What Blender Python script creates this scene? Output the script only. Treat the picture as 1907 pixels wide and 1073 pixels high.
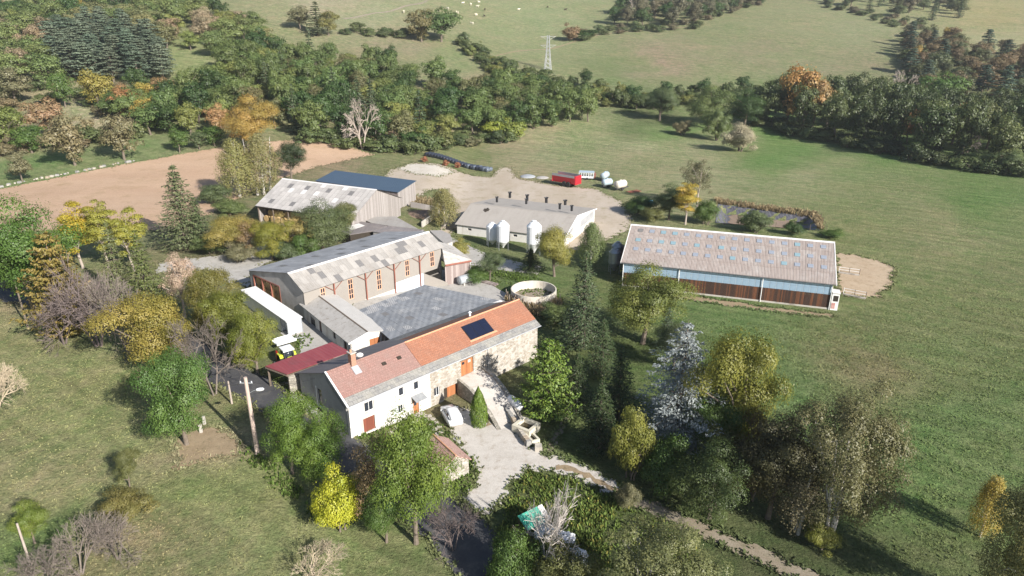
import bpy, math, random
import numpy as np
from mathutils import Vector, Matrix
from mathutils.geometry import delaunay_2d_cdt
R = math.radians
for o in list(bpy.data.objects): bpy.data.objects.remove(o)
scene = bpy.context.scene
COL = scene.collection
# ------------------------------------------------------------------ camera
CAM_H, CAM_PITCH, FPX, PW, PH = 48.0, R(21.6), 1270.0, 1907.0, 1073.0
cam = bpy.data.cameras.new('camera'); camo = bpy.data.objects.new('camera', cam); COL.objects.link(camo)
camo.location = (0, 0, CAM_H); camo.rotation_euler = (math.pi/2 - CAM_PITCH, 0, 0)
cam.sensor_width = 36.0; cam.lens = 36.0*FPX/PW; cam.clip_start = 0.5; cam.clip_end = 6000
scene.camera = camo
# ------------------------------------------------------------------ sky and sun
SUN_EL = R(29); SX, SY = 0.68, -0.735
w = bpy.data.worlds.new('World'); scene.world = w; w.use_nodes = True
nt = w.node_tree; nt.nodes.clear()
sky = nt.nodes.new('ShaderNodeTexSky'); sky.sky_type = 'NISHITA'; sky.sun_disc = False
sky.sun_elevation = SUN_EL; sky.sun_rotation = math.atan2(SX, SY)
sky.altitude = 600; sky.air_density = 1.0; sky.dust_density = 1.2; sky.ozone_density = 1.0
bg = nt.nodes.new('ShaderNodeBackground'); bg.inputs['Strength'].default_value = 0.075
wo = nt.nodes.new('ShaderNodeOutputWorld')
nt.links.new(sky.outputs[0], bg.inputs[0]); nt.links.new(bg.outputs[0], wo.inputs[0])
sl = bpy.data.lights.new('sun', 'SUN'); sl.energy = 4.9; sl.angle = R(0.53); sl.color = (1.0, 0.95, 0.88)
slo = bpy.data.objects.new('sun', sl); COL.objects.link(slo)
sd = Vector((SX*math.cos(SUN_EL), SY*math.cos(SUN_EL), math.sin(SUN_EL)))
slo.rotation_euler = sd.to_track_quat('Z', 'Y').to_euler(); slo.location = sd*300
scene.view_settings.view_transform = 'Standard'; scene.view_settings.look = 'None'
scene.view_settings.exposure = 0.9; scene.view_settings.gamma = 1.0; scene.view_settings.use_curve_mapping = False
scene.render.engine = 'CYCLES'
scene.cycles.max_bounces = 6; scene.cycles.transparent_max_bounces = 8
scene.cycles.volume_bounces = 0; scene.cycles.volume_step_rate = 4
# ------------------------------------------------------------------ terrain height and projection
def sst(a, b, x):
    t = np.clip((np.asarray(x, float)-a)/(b-a), 0, 1); return t*t*(3-2*t)
PIT = [(56.9, 184.6), (78.7, 172.4), (74.8, 158.9), (51.0, 165.9)]
def quad_inside(x, y, q):
    d = np.full(np.shape(x), 1e9)
    n = len(q); area = sum(q[i][0]*q[(i+1) % n][1]-q[(i+1) % n][0]*q[i][1] for i in range(n)); s = 1 if area > 0 else -1
    for i in range(n):
        (ax, ay), (bx, by) = q[i], q[(i+1) % n]; l = math.hypot(bx-ax, by-ay)
        d = np.minimum(d, s*((bx-ax)*(y-ay)-(by-ay)*(x-ax))/l)
    return d
def tz(x, y):
    x = np.asarray(x, float); y = np.asarray(y, float)
    t = sst(-0.40, 0.10, x/np.maximum(y, 40))
    y0 = 215+85*t; s = 0.20-0.045*t
    d = y-y0
    rise = s*np.where(d < -30, 0, np.where(d > 50, d-10, (d+30)**2/160.0))
    rise = np.where(rise > 150, 150+(rise-150)*0.3, rise)
    z = rise
    far = sst(230, 330, y)
    z = z+far*(2.2*np.sin(x*0.021+1.0)*np.cos(y*0.017)+1.2*np.sin(x*0.05+y*0.043))
    z = z+2.0*sst(-13, -28, x)*sst(330, 260, y)
    z = z+0.25*np.sin(x*0.13+0.7)*np.cos(y*0.11)*sst(-28, -45, x)+0.25*np.sin(x*0.1)*np.cos(y*0.12+1)*sst(32, 50, x)*sst(108, 90, y)
    z = z-1.9*sst(0.3, 2.6, quad_inside(x, y, PIT))
    return z
def tzf(x, y): return float(tz(x, y))
_c, _s = math.cos(CAM_PITCH), math.sin(CAM_PITCH)
def ray(px, py):
    u = (px-PW/2)/FPX; v = (py-PH/2)/FPX
    return (u, _c-_s*v, -_s-_c*v)
def at(px, py, z):
    d = ray(px, py); t = (z-CAM_H)/d[2]; return Vector((d[0]*t, d[1]*t, z))
def gat(px, py):
    """ground point that the photograph shows at a pixel"""
    d = ray(px, py); t0 = 30.0; prev = t0
    t = t0
    while t < 3000:
        if CAM_H+d[2]*t < tzf(d[0]*t, d[1]*t): break
        prev = t; t += 2.0+t*0.01
    a, b = prev, t
    for _ in range(30):
        m = (a+b)/2
        if CAM_H+d[2]*m < tzf(d[0]*m, d[1]*m): b = m
        else: a = m
    return Vector((d[0]*b, d[1]*b, tzf(d[0]*b, d[1]*b)))
def depth(p): return p[1]*_c-(p[2]-CAM_H)*_s
def proj(x, y, z):
    zz = z-CAM_H; wv = y*_c-zz*_s
    return PW/2+FPX*x/wv, PH/2-FPX*(y*_s+zz*_c)/wv
def h_to(p, py):
    lo, hi = 0.0, 70.0
    for _ in range(40):
        m = (lo+hi)/2
        if proj(p[0], p[1], p[2]+m)[1] > py: lo = m
        else: hi = m
    return lo
# ------------------------------------------------------------------ objects
def tag(o, label=None, cat=None, group=None, kind=None):
    if label: o['label'] = label
    if cat: o['category'] = cat
    if group: o['group'] = group
    if kind: o['kind'] = kind
    return o
def thing(name, label, cat, loc=(0, 0, 0), rz=0.0, group=None):
    o = bpy.data.objects.new(name, None); COL.objects.link(o); o.empty_display_size = 0.3
    o.location = loc; o.rotation_euler = (0, 0, rz)
    return tag(o, label, cat, group)
def link(name, me, parent=None, loc=(0, 0, 0), rot=(0, 0, 0)):
    o = bpy.data.objects.new(name, me); COL.objects.link(o); o.parent = parent
    o.location = loc; o.rotation_euler = rot
    return o
def copy_tree(o, parent=None):
    c = o.copy(); COL.objects.link(c); c.parent = parent
    for ch in list(o.children): copy_tree(ch, c)
    return c
class MB:
    def __init__(s): s.v = []; s.f = []
    def add(s, vs, fs):
        b = len(s.v); s.v += [tuple(v) for v in vs]; s.f += [tuple(i+b for i in f) for f in fs]; return s
    def quad(s, *p): return s.add(p, [tuple(range(len(p)))])
    def box(s, x0, x1, y0, y1, z0, z1):
        return s.add([(x0, y0, z0), (x1, y0, z0), (x1, y1, z0), (x0, y1, z0), (x0, y0, z1), (x1, y0, z1), (x1, y1, z1), (x0, y1, z1)],
                     [(0, 3, 2, 1), (4, 5, 6, 7), (0, 1, 5, 4), (1, 2, 6, 5), (2, 3, 7, 6), (3, 0, 4, 7)])
    def slab(s, pts, t, down=True):
        """a plate: top polygon pts (3d) with thickness t downwards"""
        n = len(pts); lo = [(p[0], p[1], p[2]-t) for p in pts]
        return s.add(list(pts)+lo, [tuple(range(n)), tuple(range(2*n-1, n-1, -1))]+[(i, i+n, (i+1) % n+n, (i+1) % n) for i in range(n)])
    def tube(s, a, b, r0, r1=None, n=8, cap=True):
        r1 = r0 if r1 is None else r1
        a = Vector(a); b = Vector(b); d = (b-a).normalized()
        x = d.orthogonal().normalized(); y = d.cross(x)
        vs = [a+(x*math.cos(2*math.pi*i/n)+y*math.sin(2*math.pi*i/n))*r0 for i in range(n)]
        vs += [b+(x*math.cos(2*math.pi*i/n)+y*math.sin(2*math.pi*i/n))*r1 for i in range(n)]
        fs = [(i, (i+1) % n, (i+1) % n+n, i+n) for i in range(n)]
        if cap: fs += [tuple(range(n-1, -1, -1)), tuple(range(n, 2*n))]
        return s.add(vs, fs)
    def path(s, pts, r, n=6):
        for i in range(len(pts)-1): s.tube(pts[i], pts[i+1], r if not isinstance(r, (list, tuple)) else r[i], r if not isinstance(r, (list, tuple)) else r[i+1], n)
        return s
    def lathe(s, prof, n=24, c=(0, 0, 0), axis='z'):
        vs = []; fs = []
        for (r, h) in prof:
            for i in range(n):
                a = 2*math.pi*i/n; p = (r*math.cos(a), r*math.sin(a), h)
                if axis == 'x': p = (h, r*math.cos(a), r*math.sin(a))
                if axis == 'y': p = (r*math.cos(a), h, r*math.sin(a))
                vs.append((p[0]+c[0], p[1]+c[1], p[2]+c[2]))
        for j in range(len(prof)-1):
            for i in range(n): fs.append((j*n+i, j*n+(i+1) % n, (j+1)*n+(i+1) % n, (j+1)*n+i))
        fs.append(tuple(range(n-1, -1, -1))); k = (len(prof)-1)*n; fs.append(tuple(range(k, k+n)))
        return s.add(vs, fs)
    def prism(s, poly, axis, a, b):
        """extrude a 2d polygon (p,q) along axis from a to b"""
        n = len(poly)
        def m(p, h): return (h, p[0], p[1]) if axis == 'x' else ((p[0], h, p[1]) if axis == 'y' else (p[0], p[1], h))
        return s.add([m(p, a) for p in poly]+[m(p, b) for p in poly], [tuple(range(n-1, -1, -1)), tuple(range(n, 2*n))]+[(i, (i+1) % n, (i+1) % n+n, i+n) for i in range(n)])
    def mesh(s, name, m, smooth=False):
        me = bpy.data.meshes.new(name); me.from_pydata(s.v, [], s.f); me.update()
        if m is not None: me.materials.append(m)
        import bmesh
        bm = bmesh.new(); bm.from_mesh(me); bmesh.ops.recalc_face_normals(bm, faces=bm.faces); bm.to_mesh(me); bm.free()
        if smooth:
            me.shade_smooth()
        return me
    def build(s, name, m, parent=None, loc=(0, 0, 0), rot=(0, 0, 0), smooth=False):
        return link(name, s.mesh(name, m, smooth), parent, loc, rot)
def fast_mesh(name, verts, k, mat, attrs=None, smooth=False):
    """verts (n*k,3): n separate polygons of k corners"""
    me = bpy.data.meshes.new(name); n = len(verts)//k
    me.vertices.add(len(verts)); me.vertices.foreach_set('co', np.asarray(verts, np.float32).ravel())
    me.loops.add(n*k); me.loops.foreach_set('vertex_index', np.arange(n*k, dtype=np.int32))
    me.polygons.add(n); me.polygons.foreach_set('loop_start', np.arange(0, n*k, k, dtype=np.int32))
    me.polygons.foreach_set('loop_total', np.full(n, k, np.int32))
    me.update(calc_edges=True)
    for nm, (typ, arr) in (attrs or {}).items():
        a = me.attributes.new(nm, typ, 'FACE')
        if typ == 'FLOAT': a.data.foreach_set('value', np.asarray(arr, np.float32).ravel())
        else: a.data.foreach_set('color', np.asarray(arr, np.float32).ravel())
    if mat: me.materials.append(mat)
    return me
# ------------------------------------------------------------------ materials
def new_mat(name):
    m = bpy.data.materials.new(name); m.use_nodes = True; nt = m.node_tree; nt.nodes.clear()
    out = nt.nodes.new('ShaderNodeOutputMaterial'); b = nt.nodes.new('ShaderNodeBsdfPrincipled')
    nt.links.new(b.outputs[0], out.inputs[0]); b.inputs['Specular IOR Level'].default_value = 0.3
    return m, nt, b, out
def nd(nt, typ, **kw):
    n = nt.nodes.new(typ)
    for k, v in kw.items():
        if k in n.inputs.keys(): n.inputs[k].default_value = v
        else: setattr(n, k, v)
    return n
def rgba(c): return (c[0], c[1], c[2], 1.0)
def mixc(nt, fac, a, b, blend='MIX'):
    n = nt.nodes.new('ShaderNodeMix'); n.data_type = 'RGBA'; n.blend_type = blend
    for sock, v in ((n.inputs[0], fac), (n.inputs[6], a), (n.inputs[7], b)):
        if hasattr(v, 'is_linked') or hasattr(v, 'links'): nt.links.new(v, sock)
        elif isinstance(v, (int, float)): sock.default_value = v
        else: sock.default_value = rgba(v)
    return n.outputs[2]
def ramp(nt, src, stops):
    n = nt.nodes.new('ShaderNodeValToRGB'); e = n.color_ramp.elements
    while len(e) > 1: e.remove(e[-1])
    e[0].position = stops[0][0]; e[0].color = rgba(stops[0][1]) if isinstance(stops[0][1], tuple) else (stops[0][1],)*3+(1,)
    for p, c in stops[1:]:
        x = e.new(p); x.color = rgba(c) if isinstance(c, tuple) else (c, c, c, 1)
    nt.links.new(src, n.inputs[0]); return n.outputs[0]
def noise(nt, vec, scale, detail=4, rough=0.6, stretch=None):
    n = nd(nt, 'ShaderNodeTexNoise'); n.inputs['Scale'].default_value = scale; n.inputs['Detail'].default_value = detail; n.inputs['Roughness'].default_value = rough
    if stretch:
        mp = nt.nodes.new('ShaderNodeMapping'); mp.inputs['Scale'].default_value = stretch; nt.links.new(vec, mp.inputs[0]); vec = mp.outputs[0]
    nt.links.new(vec, n.inputs['Vector']); return n.outputs['Fac']
def coords(nt, world=False):
    if world:
        return nt.nodes.new('ShaderNodeNewGeometry').outputs['Position']
    return nt.nodes.new('ShaderNodeTexCoord').outputs['Object']
def bump(nt, b, src, strength=0.4, dist=0.05):
    n = nt.nodes.new('ShaderNodeBump'); n.inputs['Strength'].default_value = strength; n.inputs['Distance'].default_value = dist
    nt.links.new(src, n.inputs['Height']); nt.links.new(n.outputs[0], b.inputs['Normal']); return n
def M(name, c, c2=None, scale=1.5, rough=0.8, metal=0.0, stretch=None, bmp=0.0, bscale=12.0, stain=None, spec=0.3, world=False):
    m, nt, b, out = new_mat(name); v = coords(nt, world)
    b.inputs['Roughness'].default_value = rough; b.inputs['Metallic'].default_value = metal; b.inputs['Specular IOR Level'].default_value = spec
    c2 = c2 or tuple(x*0.72 for x in c)
    f = noise(nt, v, scale, 5, 0.65, stretch)
    f = ramp(nt, f, [(0.3, 0.0), (0.7, 1.0)])
    colr = mixc(nt, f, c, c2)
    if stain:
        f2 = ramp(nt, noise(nt, v, stain[1], 4, 0.6, stain[2] if len(stain) > 2 else None), [(0.52, 0.0), (0.72, 1.0)])
        colr = mixc(nt, f2, colr, stain[0])
    nt.links.new(colr, b.inputs['Base Color'])
    if bmp: bump(nt, b, noise(nt, v, bscale, 4, 0.6), bmp, 0.04)
    return m
def wave_rib(nt, b, period, axis='X', dist=0.03, strength=0.8):
    v = coords(nt); wv = nt.nodes.new('ShaderNodeTexWave'); wv.wave_type = 'BANDS'; wv.bands_direction = axis; wv.wave_profile = 'SIN'
    wv.inputs['Scale'].default_value = 2*math.pi/period/20.0*1.0; wv.inputs['Distortion'].default_value = 0
    nt.links.new(v, wv.inputs[0]); bump(nt, b, wv.outputs['Fac'], strength, dist); return wv.outputs['Fac']
def M_sheet(name, c, c2, stain, period=0.18, axis='X', stretch=(1.2, 0.12, 1), rough=0.85, rnd=0.12):
    """weathered corrugated sheet, tone differing a little from sheet to sheet"""
    m, nt, b, out = new_mat(name); v = coords(nt); b.inputs['Roughness'].default_value = rough
    f = ramp(nt, noise(nt, v, 1.0, 5, 0.7, stretch), [(0.32, 0.0), (0.7, 1.0)])
    colr = mixc(nt, f, c, c2)
    f2 = ramp(nt, noise(nt, coords(nt, True), 0.35, 5, 0.7), [(0.5, 0.0), (0.75, 1.0)])
    colr = mixc(nt, f2, colr, stain)
    oi = nt.nodes.new('ShaderNodeObjectInfo'); mr = nt.nodes.new('ShaderNodeMapRange'); nt.links.new(oi.outputs['Random'], mr.inputs[0])
    mr.inputs[3].default_value = 1-rnd; mr.inputs[4].default_value = 1+rnd
    colr = mixc(nt, 1.0, colr, mr.outputs[0], 'MULTIPLY')
    nt.links.new(colr, b.inputs['Base Color'])
    wave_rib(nt, b, period, axis)
    return m
def M_tile(name, c, c2, c3, sx=0.26, sy=0.32, mortar=(0.16, 0.09, 0.07)):
    m, nt, b, out = new_mat(name); v = coords(nt); b.inputs['Roughness'].default_value = 0.85
    br = nt.nodes.new('ShaderNodeTexBrick'); br.inputs['Scale'].default_value = 1.0; br.inputs['Brick Width'].default_value = sx; br.inputs['Row Height'].default_value = sy
    br.inputs['Mortar Size'].default_value = 0.018; br.inputs['Color1'].default_value = rgba(c); br.inputs['Color2'].default_value = rgba(c2); br.inputs['Mortar'].default_value = rgba(mortar)
    br.inputs['Bias'].default_value = -0.2
    nt.links.new(v, br.inputs['Vector'])
    f = ramp(nt, noise(nt, v, 0.5, 6, 0.7), [(0.4, 0.0), (0.75, 1.0)])
    colr = mixc(nt, f, br.outputs['Color'], c3)
    f = ramp(nt, noise(nt, v, 5, 3, 0.6), [(0.35, 0.82), (0.7, 1.12)])
    colr = mixc(nt, 1.0, colr, f, 'MULTIPLY')
    nt.links.new(colr, b.inputs['Base Color']); bump(nt, b, br.outputs['Fac'], -0.6, 0.03)
    return m
def M_stone(name, c, c2, joint, scale=2.6, bm=0.7):
    m, nt, b, out = new_mat(name); v = coords(nt); b.inputs['Roughness'].default_value = 0.9
    mp = nt.nodes.new('ShaderNodeMapping'); mp.inputs['Scale'].default_value = (1, 1, 1.7); nt.links.new(v, mp.inputs[0])
    vo = nt.nodes.new('ShaderNodeTexVoronoi'); vo.inputs['Scale'].default_value = scale; nt.links.new(mp.outputs[0], vo.inputs['Vector'])
    ve = nt.nodes.new('ShaderNodeTexVoronoi'); ve.feature = 'DISTANCE_TO_EDGE'; ve.inputs['Scale'].default_value = scale; nt.links.new(mp.outputs[0], ve.inputs['Vector'])
    bw = nt.nodes.new('ShaderNodeRGBToBW'); nt.links.new(vo.outputs['Color'], bw.inputs[0])
    colr = mixc(nt, ramp(nt, bw.outputs[0], [(0.2, 0.0), (0.8, 1.0)]), c, c2)
    e = ramp(nt, ve.outputs['Distance'], [(0.0, 0.0), (0.09, 1.0)])
    colr = mixc(nt, e, joint, colr)
    f = ramp(nt, noise(nt, v, 1.2, 5), [(0.3, 0.8), (0.7, 1.15)])
    colr = mixc(nt, 1.0, colr, f, 'MULTIPLY')
    nt.links.new(colr, b.inputs['Base Color']); bump(nt, b, e, bm, 0.05)
    return m
def M_plank(name, c, c2, pw=0.16, axis=0, rough=0.85):
    """boards: each board its own tone, grain along z"""
    m, nt, b, out = new_mat(name); v = coords(nt); b.inputs['Roughness'].default_value = rough
    sp = nt.nodes.new('ShaderNodeSeparateXYZ'); nt.links.new(v, sp.inputs[0])
    dv = nd(nt, 'ShaderNodeMath', operation='DIVIDE'); nt.links.new(sp.outputs[axis], dv.inputs[0]); dv.inputs[1].default_value = pw
    fl = nd(nt, 'ShaderNodeMath', operation='FLOOR'); nt.links.new(dv.outputs[0], fl.inputs[0])
    wn = nt.nodes.new('ShaderNodeTexWhiteNoise'); wn.noise_dimensions = '1D'; nt.links.new(fl.outputs[0], wn.inputs['W'])
    g = noise(nt, v, 3.0, 4, 0.7, (6, 6, 0.5))
    a = nd(nt, 'ShaderNodeMath', operation='ADD'); nt.links.new(wn.outputs[0], a.inputs[0]); nt.links.new(g, a.inputs[1])
    colr = mixc(nt, ramp(nt, a.outputs[0], [(0.35, 0.0), (1.2, 1.0)]), c, c2)
    nt.links.new(colr, b.inputs['Base Color'])
    fr = nd(nt, 'ShaderNodeMath', operation='FRACT'); nt.links.new(dv.outputs[0], fr.inputs[0])
    bump(nt, b, ramp(nt, fr.outputs[0], [(0.0, 0.0), (0.12, 1.0), (0.88, 1.0), (1.0, 0.0)]), 0.6, 0.02)
    return m
def M_glass(name, c=(0.03, 0.035, 0.045), rough=0.08):
    m, nt, b, out = new_mat(name); b.inputs['Base Color'].default_value = rgba(c); b.inputs['Roughness'].default_value = rough; b.inputs['Specular IOR Level'].default_value = 0.6
    return m
def M_leaf(name, bark=False, trans=0.35):
    """leaf colour from the object's own colour, each leaf a little different"""
    m, nt, b, out = new_mat(name)
    oi = nt.nodes.new('ShaderNodeObjectInfo')
    at_ = nt.nodes.new('ShaderNodeAttribute'); at_.attribute_name = 'rnd'
    hs = nt.nodes.new('ShaderNodeHueSaturation')
    mh = nt.nodes.new('ShaderNodeMapRange'); nt.links.new(at_.outputs['Fac'], mh.inputs[0]); mh.inputs[3].default_value = 0.48; mh.inputs[4].default_value = 0.515
    mvn = nt.nodes.new('ShaderNodeMapRange'); nt.links.new(at_.outputs['Fac'], mvn.inputs[0]); mvn.inputs[3].default_value = 1.6; mvn.inputs[4].default_value = 0.95
    nt.links.new(oi.outputs['Color'], hs.inputs['Color']); nt.links.new(mh.outputs[0], hs.inputs['Hue']); nt.links.new(mvn.outputs[0], hs.inputs['Value'])
    df = nt.nodes.new('ShaderNodeBsdfDiffuse'); tr = nt.nodes.new('ShaderNodeBsdfTranslucent'); gl = nt.nodes.new('ShaderNodeBsdfGlossy'); gl.inputs['Roughness'].default_value = 0.5
    gl.inputs['Color'].default_value = (0.8, 0.8, 0.8, 1)
    nt.links.new(hs.outputs[0], df.inputs[0]); nt.links.new(hs.outputs[0], tr.inputs[0])
    mx = nt.nodes.new('ShaderNodeMixShader'); mx.inputs[0].default_value = trans; nt.links.new(df.outputs[0], mx.inputs[1]); nt.links.new(tr.outputs[0], mx.inputs[2])
    m2 = nt.nodes.new('ShaderNodeMixShader'); m2.inputs[0].default_value = 0.03; nt.links.new(mx.outputs[0], m2.inputs[1]); nt.links.new(gl.outputs[0], m2.inputs[2])
    nt.nodes.remove(b); nt.links.new(m2.outputs[0], out.inputs[0])
    return m
# ------------------------------------------------------------------ ground
rng = np.random.default_rng(7); rnd = random.Random(11)
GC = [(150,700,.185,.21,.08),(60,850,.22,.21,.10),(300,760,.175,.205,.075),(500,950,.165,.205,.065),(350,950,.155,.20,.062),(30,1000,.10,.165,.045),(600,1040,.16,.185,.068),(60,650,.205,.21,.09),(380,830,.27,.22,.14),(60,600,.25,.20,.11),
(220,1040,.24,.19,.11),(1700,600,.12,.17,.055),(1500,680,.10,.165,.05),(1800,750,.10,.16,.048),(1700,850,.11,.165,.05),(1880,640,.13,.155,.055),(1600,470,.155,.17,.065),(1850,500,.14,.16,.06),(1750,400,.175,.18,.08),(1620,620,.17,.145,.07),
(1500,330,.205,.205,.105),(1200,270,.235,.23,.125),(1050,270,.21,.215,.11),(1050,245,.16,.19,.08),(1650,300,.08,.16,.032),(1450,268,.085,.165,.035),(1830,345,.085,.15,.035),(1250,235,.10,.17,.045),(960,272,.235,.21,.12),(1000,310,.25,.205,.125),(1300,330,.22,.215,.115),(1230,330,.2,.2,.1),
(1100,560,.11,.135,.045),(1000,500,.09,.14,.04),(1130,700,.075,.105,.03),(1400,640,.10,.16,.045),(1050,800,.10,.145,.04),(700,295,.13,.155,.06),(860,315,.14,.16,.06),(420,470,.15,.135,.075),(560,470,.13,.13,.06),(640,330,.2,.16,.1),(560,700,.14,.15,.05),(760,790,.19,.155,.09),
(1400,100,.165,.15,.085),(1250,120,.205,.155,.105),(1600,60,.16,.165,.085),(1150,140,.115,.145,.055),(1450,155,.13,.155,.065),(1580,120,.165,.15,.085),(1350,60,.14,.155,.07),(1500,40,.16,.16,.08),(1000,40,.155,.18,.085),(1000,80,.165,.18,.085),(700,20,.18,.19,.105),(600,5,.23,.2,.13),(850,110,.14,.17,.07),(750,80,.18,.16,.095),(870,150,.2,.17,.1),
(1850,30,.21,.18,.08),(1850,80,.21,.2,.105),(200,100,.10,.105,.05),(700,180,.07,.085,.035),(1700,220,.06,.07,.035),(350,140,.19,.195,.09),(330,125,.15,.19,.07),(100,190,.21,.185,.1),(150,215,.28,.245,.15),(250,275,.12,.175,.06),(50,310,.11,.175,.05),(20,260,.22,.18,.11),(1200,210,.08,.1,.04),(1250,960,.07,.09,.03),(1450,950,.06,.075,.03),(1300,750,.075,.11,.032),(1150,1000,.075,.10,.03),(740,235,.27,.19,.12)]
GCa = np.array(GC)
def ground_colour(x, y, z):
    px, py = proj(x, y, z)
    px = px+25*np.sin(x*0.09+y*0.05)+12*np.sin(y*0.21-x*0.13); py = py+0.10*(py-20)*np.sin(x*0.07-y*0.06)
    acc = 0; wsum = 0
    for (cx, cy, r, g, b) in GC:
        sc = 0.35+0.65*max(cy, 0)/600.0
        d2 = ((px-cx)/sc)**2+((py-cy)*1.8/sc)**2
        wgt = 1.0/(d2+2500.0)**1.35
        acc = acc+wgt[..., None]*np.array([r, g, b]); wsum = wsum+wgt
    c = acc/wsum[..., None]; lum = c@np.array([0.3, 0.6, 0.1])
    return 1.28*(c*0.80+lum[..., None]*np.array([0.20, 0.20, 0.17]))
def axis_pts(dense0, dense1, step, lo, hi, growth=1.09):
    a = list(np.arange(dense0, dense1+1e-6, step)); s = step
    while a[-1] < hi: s *= growth; a.append(a[-1]+s)
    b = []; s = step; x = dense0
    while x > lo: s *= growth; x -= s; b.append(x)
    return np.array(b[::-1]+a)
gx = axis_pts(-130, 170, 1.25, -1300, 1300, 1.07); gy = axis_pts(36, 300, 1.25, 10, 1900, 1.035)
X, Y = np.meshgrid(gx, gy); Z = tz(X, Y)
nx, ny = len(gx), len(gy)
me = bpy.data.meshes.new('meadow')
idx = np.arange(nx*ny).reshape(ny, nx)
quads = np.stack([idx[:-1, :-1], idx[:-1, 1:], idx[1:, 1:], idx[1:, :-1]], -1).reshape(-1, 4)
me.vertices.add(nx*ny); me.vertices.foreach_set('co', np.stack([X, Y, Z], -1).astype(np.float32).ravel())
me.loops.add(quads.size); me.loops.foreach_set('vertex_index', quads.astype(np.int32).ravel())
me.polygons.add(len(quads)); me.polygons.foreach_set('loop_start', np.arange(0, quads.size, 4, dtype=np.int32)); me.polygons.foreach_set('loop_total', np.full(len(quads), 4, np.int32))
me.update(calc_edges=True); me.shade_smooth()
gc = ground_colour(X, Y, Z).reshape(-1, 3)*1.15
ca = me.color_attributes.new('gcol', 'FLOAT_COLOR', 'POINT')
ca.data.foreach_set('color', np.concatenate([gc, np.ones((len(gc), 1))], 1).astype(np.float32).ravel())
m, nt, b, out = new_mat('meadow_turf'); b.inputs['Roughness'].default_value = 0.95; b.inputs['Specular IOR Level'].default_value = 0.1
pos = coords(nt, True)
vc = nt.nodes.new('ShaderNodeVertexColor'); vc.layer_name = 'gcol'
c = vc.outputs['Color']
straw = mixc(nt, 1.0, c, (1.62, 1.36, 1.5), 'MULTIPLY')
lush = mixc(nt, 1.0, c, (0.70, 0.88, 0.64), 'MULTIPLY')
fb = ramp(nt, noise(nt, pos, 0.028, 9, 0.75, (1, 1.6, 1)), [(0.44, 0.0), (0.62, 1.0)])
c = mixc(nt, fb, c, mixc(nt, 1.0, c, (1.36, 1.08, 1.15), 'MULTIPLY'))
f1 = ramp(nt, noise(nt, pos, 0.055, 6, 0.65), [(0.38, 0.0), (0.68, 1.0)])
f2 = ramp(nt, noise(nt, pos, 0.42, 6, 0.72), [(0.40, 0.0), (0.72, 1.0)])
f3 = ramp(nt, noise(nt, pos, 0.21, 5, 0.7, (1.0, 0.35, 1)), [(0.42, 0.0), (0.7, 1.0)])
c1 = mixc(nt, mixc(nt, 0.5, f1, f3), lush, c)
c2 = mixc(nt, mixc(nt, 0.75, (0, 0, 0), f2), c1, straw)
f4 = ramp(nt, noise(nt, pos, 2.6, 4, 0.75), [(0.25, 0.55), (0.75, 1.45)])
mpr = nt.nodes.new('ShaderNodeMapping'); mpr.inputs['Rotation'].default_value = (0, 0, R(33)); nt.links.new(pos, mpr.inputs[0])
f5 = ramp(nt, noise(nt, mpr.outputs[0], 1.0, 4, 0.7, (0.05, 0.55, 1)), [(0.3, 0.78), (0.7, 1.24)])
c3 = mixc(nt, 1.0, mixc(nt, 1.0, c2, f4, 'MULTIPLY'), f5, 'MULTIPLY')
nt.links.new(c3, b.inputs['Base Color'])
hh_ = nt.nodes.new('ShaderNodeMath'); hh_.operation = 'MULTIPLY_ADD'; nt.links.new(noise(nt, pos, 0.9, 6, 0.8), hh_.inputs[0]); hh_.inputs[1].default_value = 2.2; nt.links.new(noise(nt, pos, 3.2, 5, 0.75), hh_.inputs[2])
bump(nt, b, hh_.outputs[0], 1.0, 0.55)
me.materials.append(m)
ground = link('meadow', me); tag(ground, 'rolling grass meadows and hillside around the farm', 'meadow', kind='structure')
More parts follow.
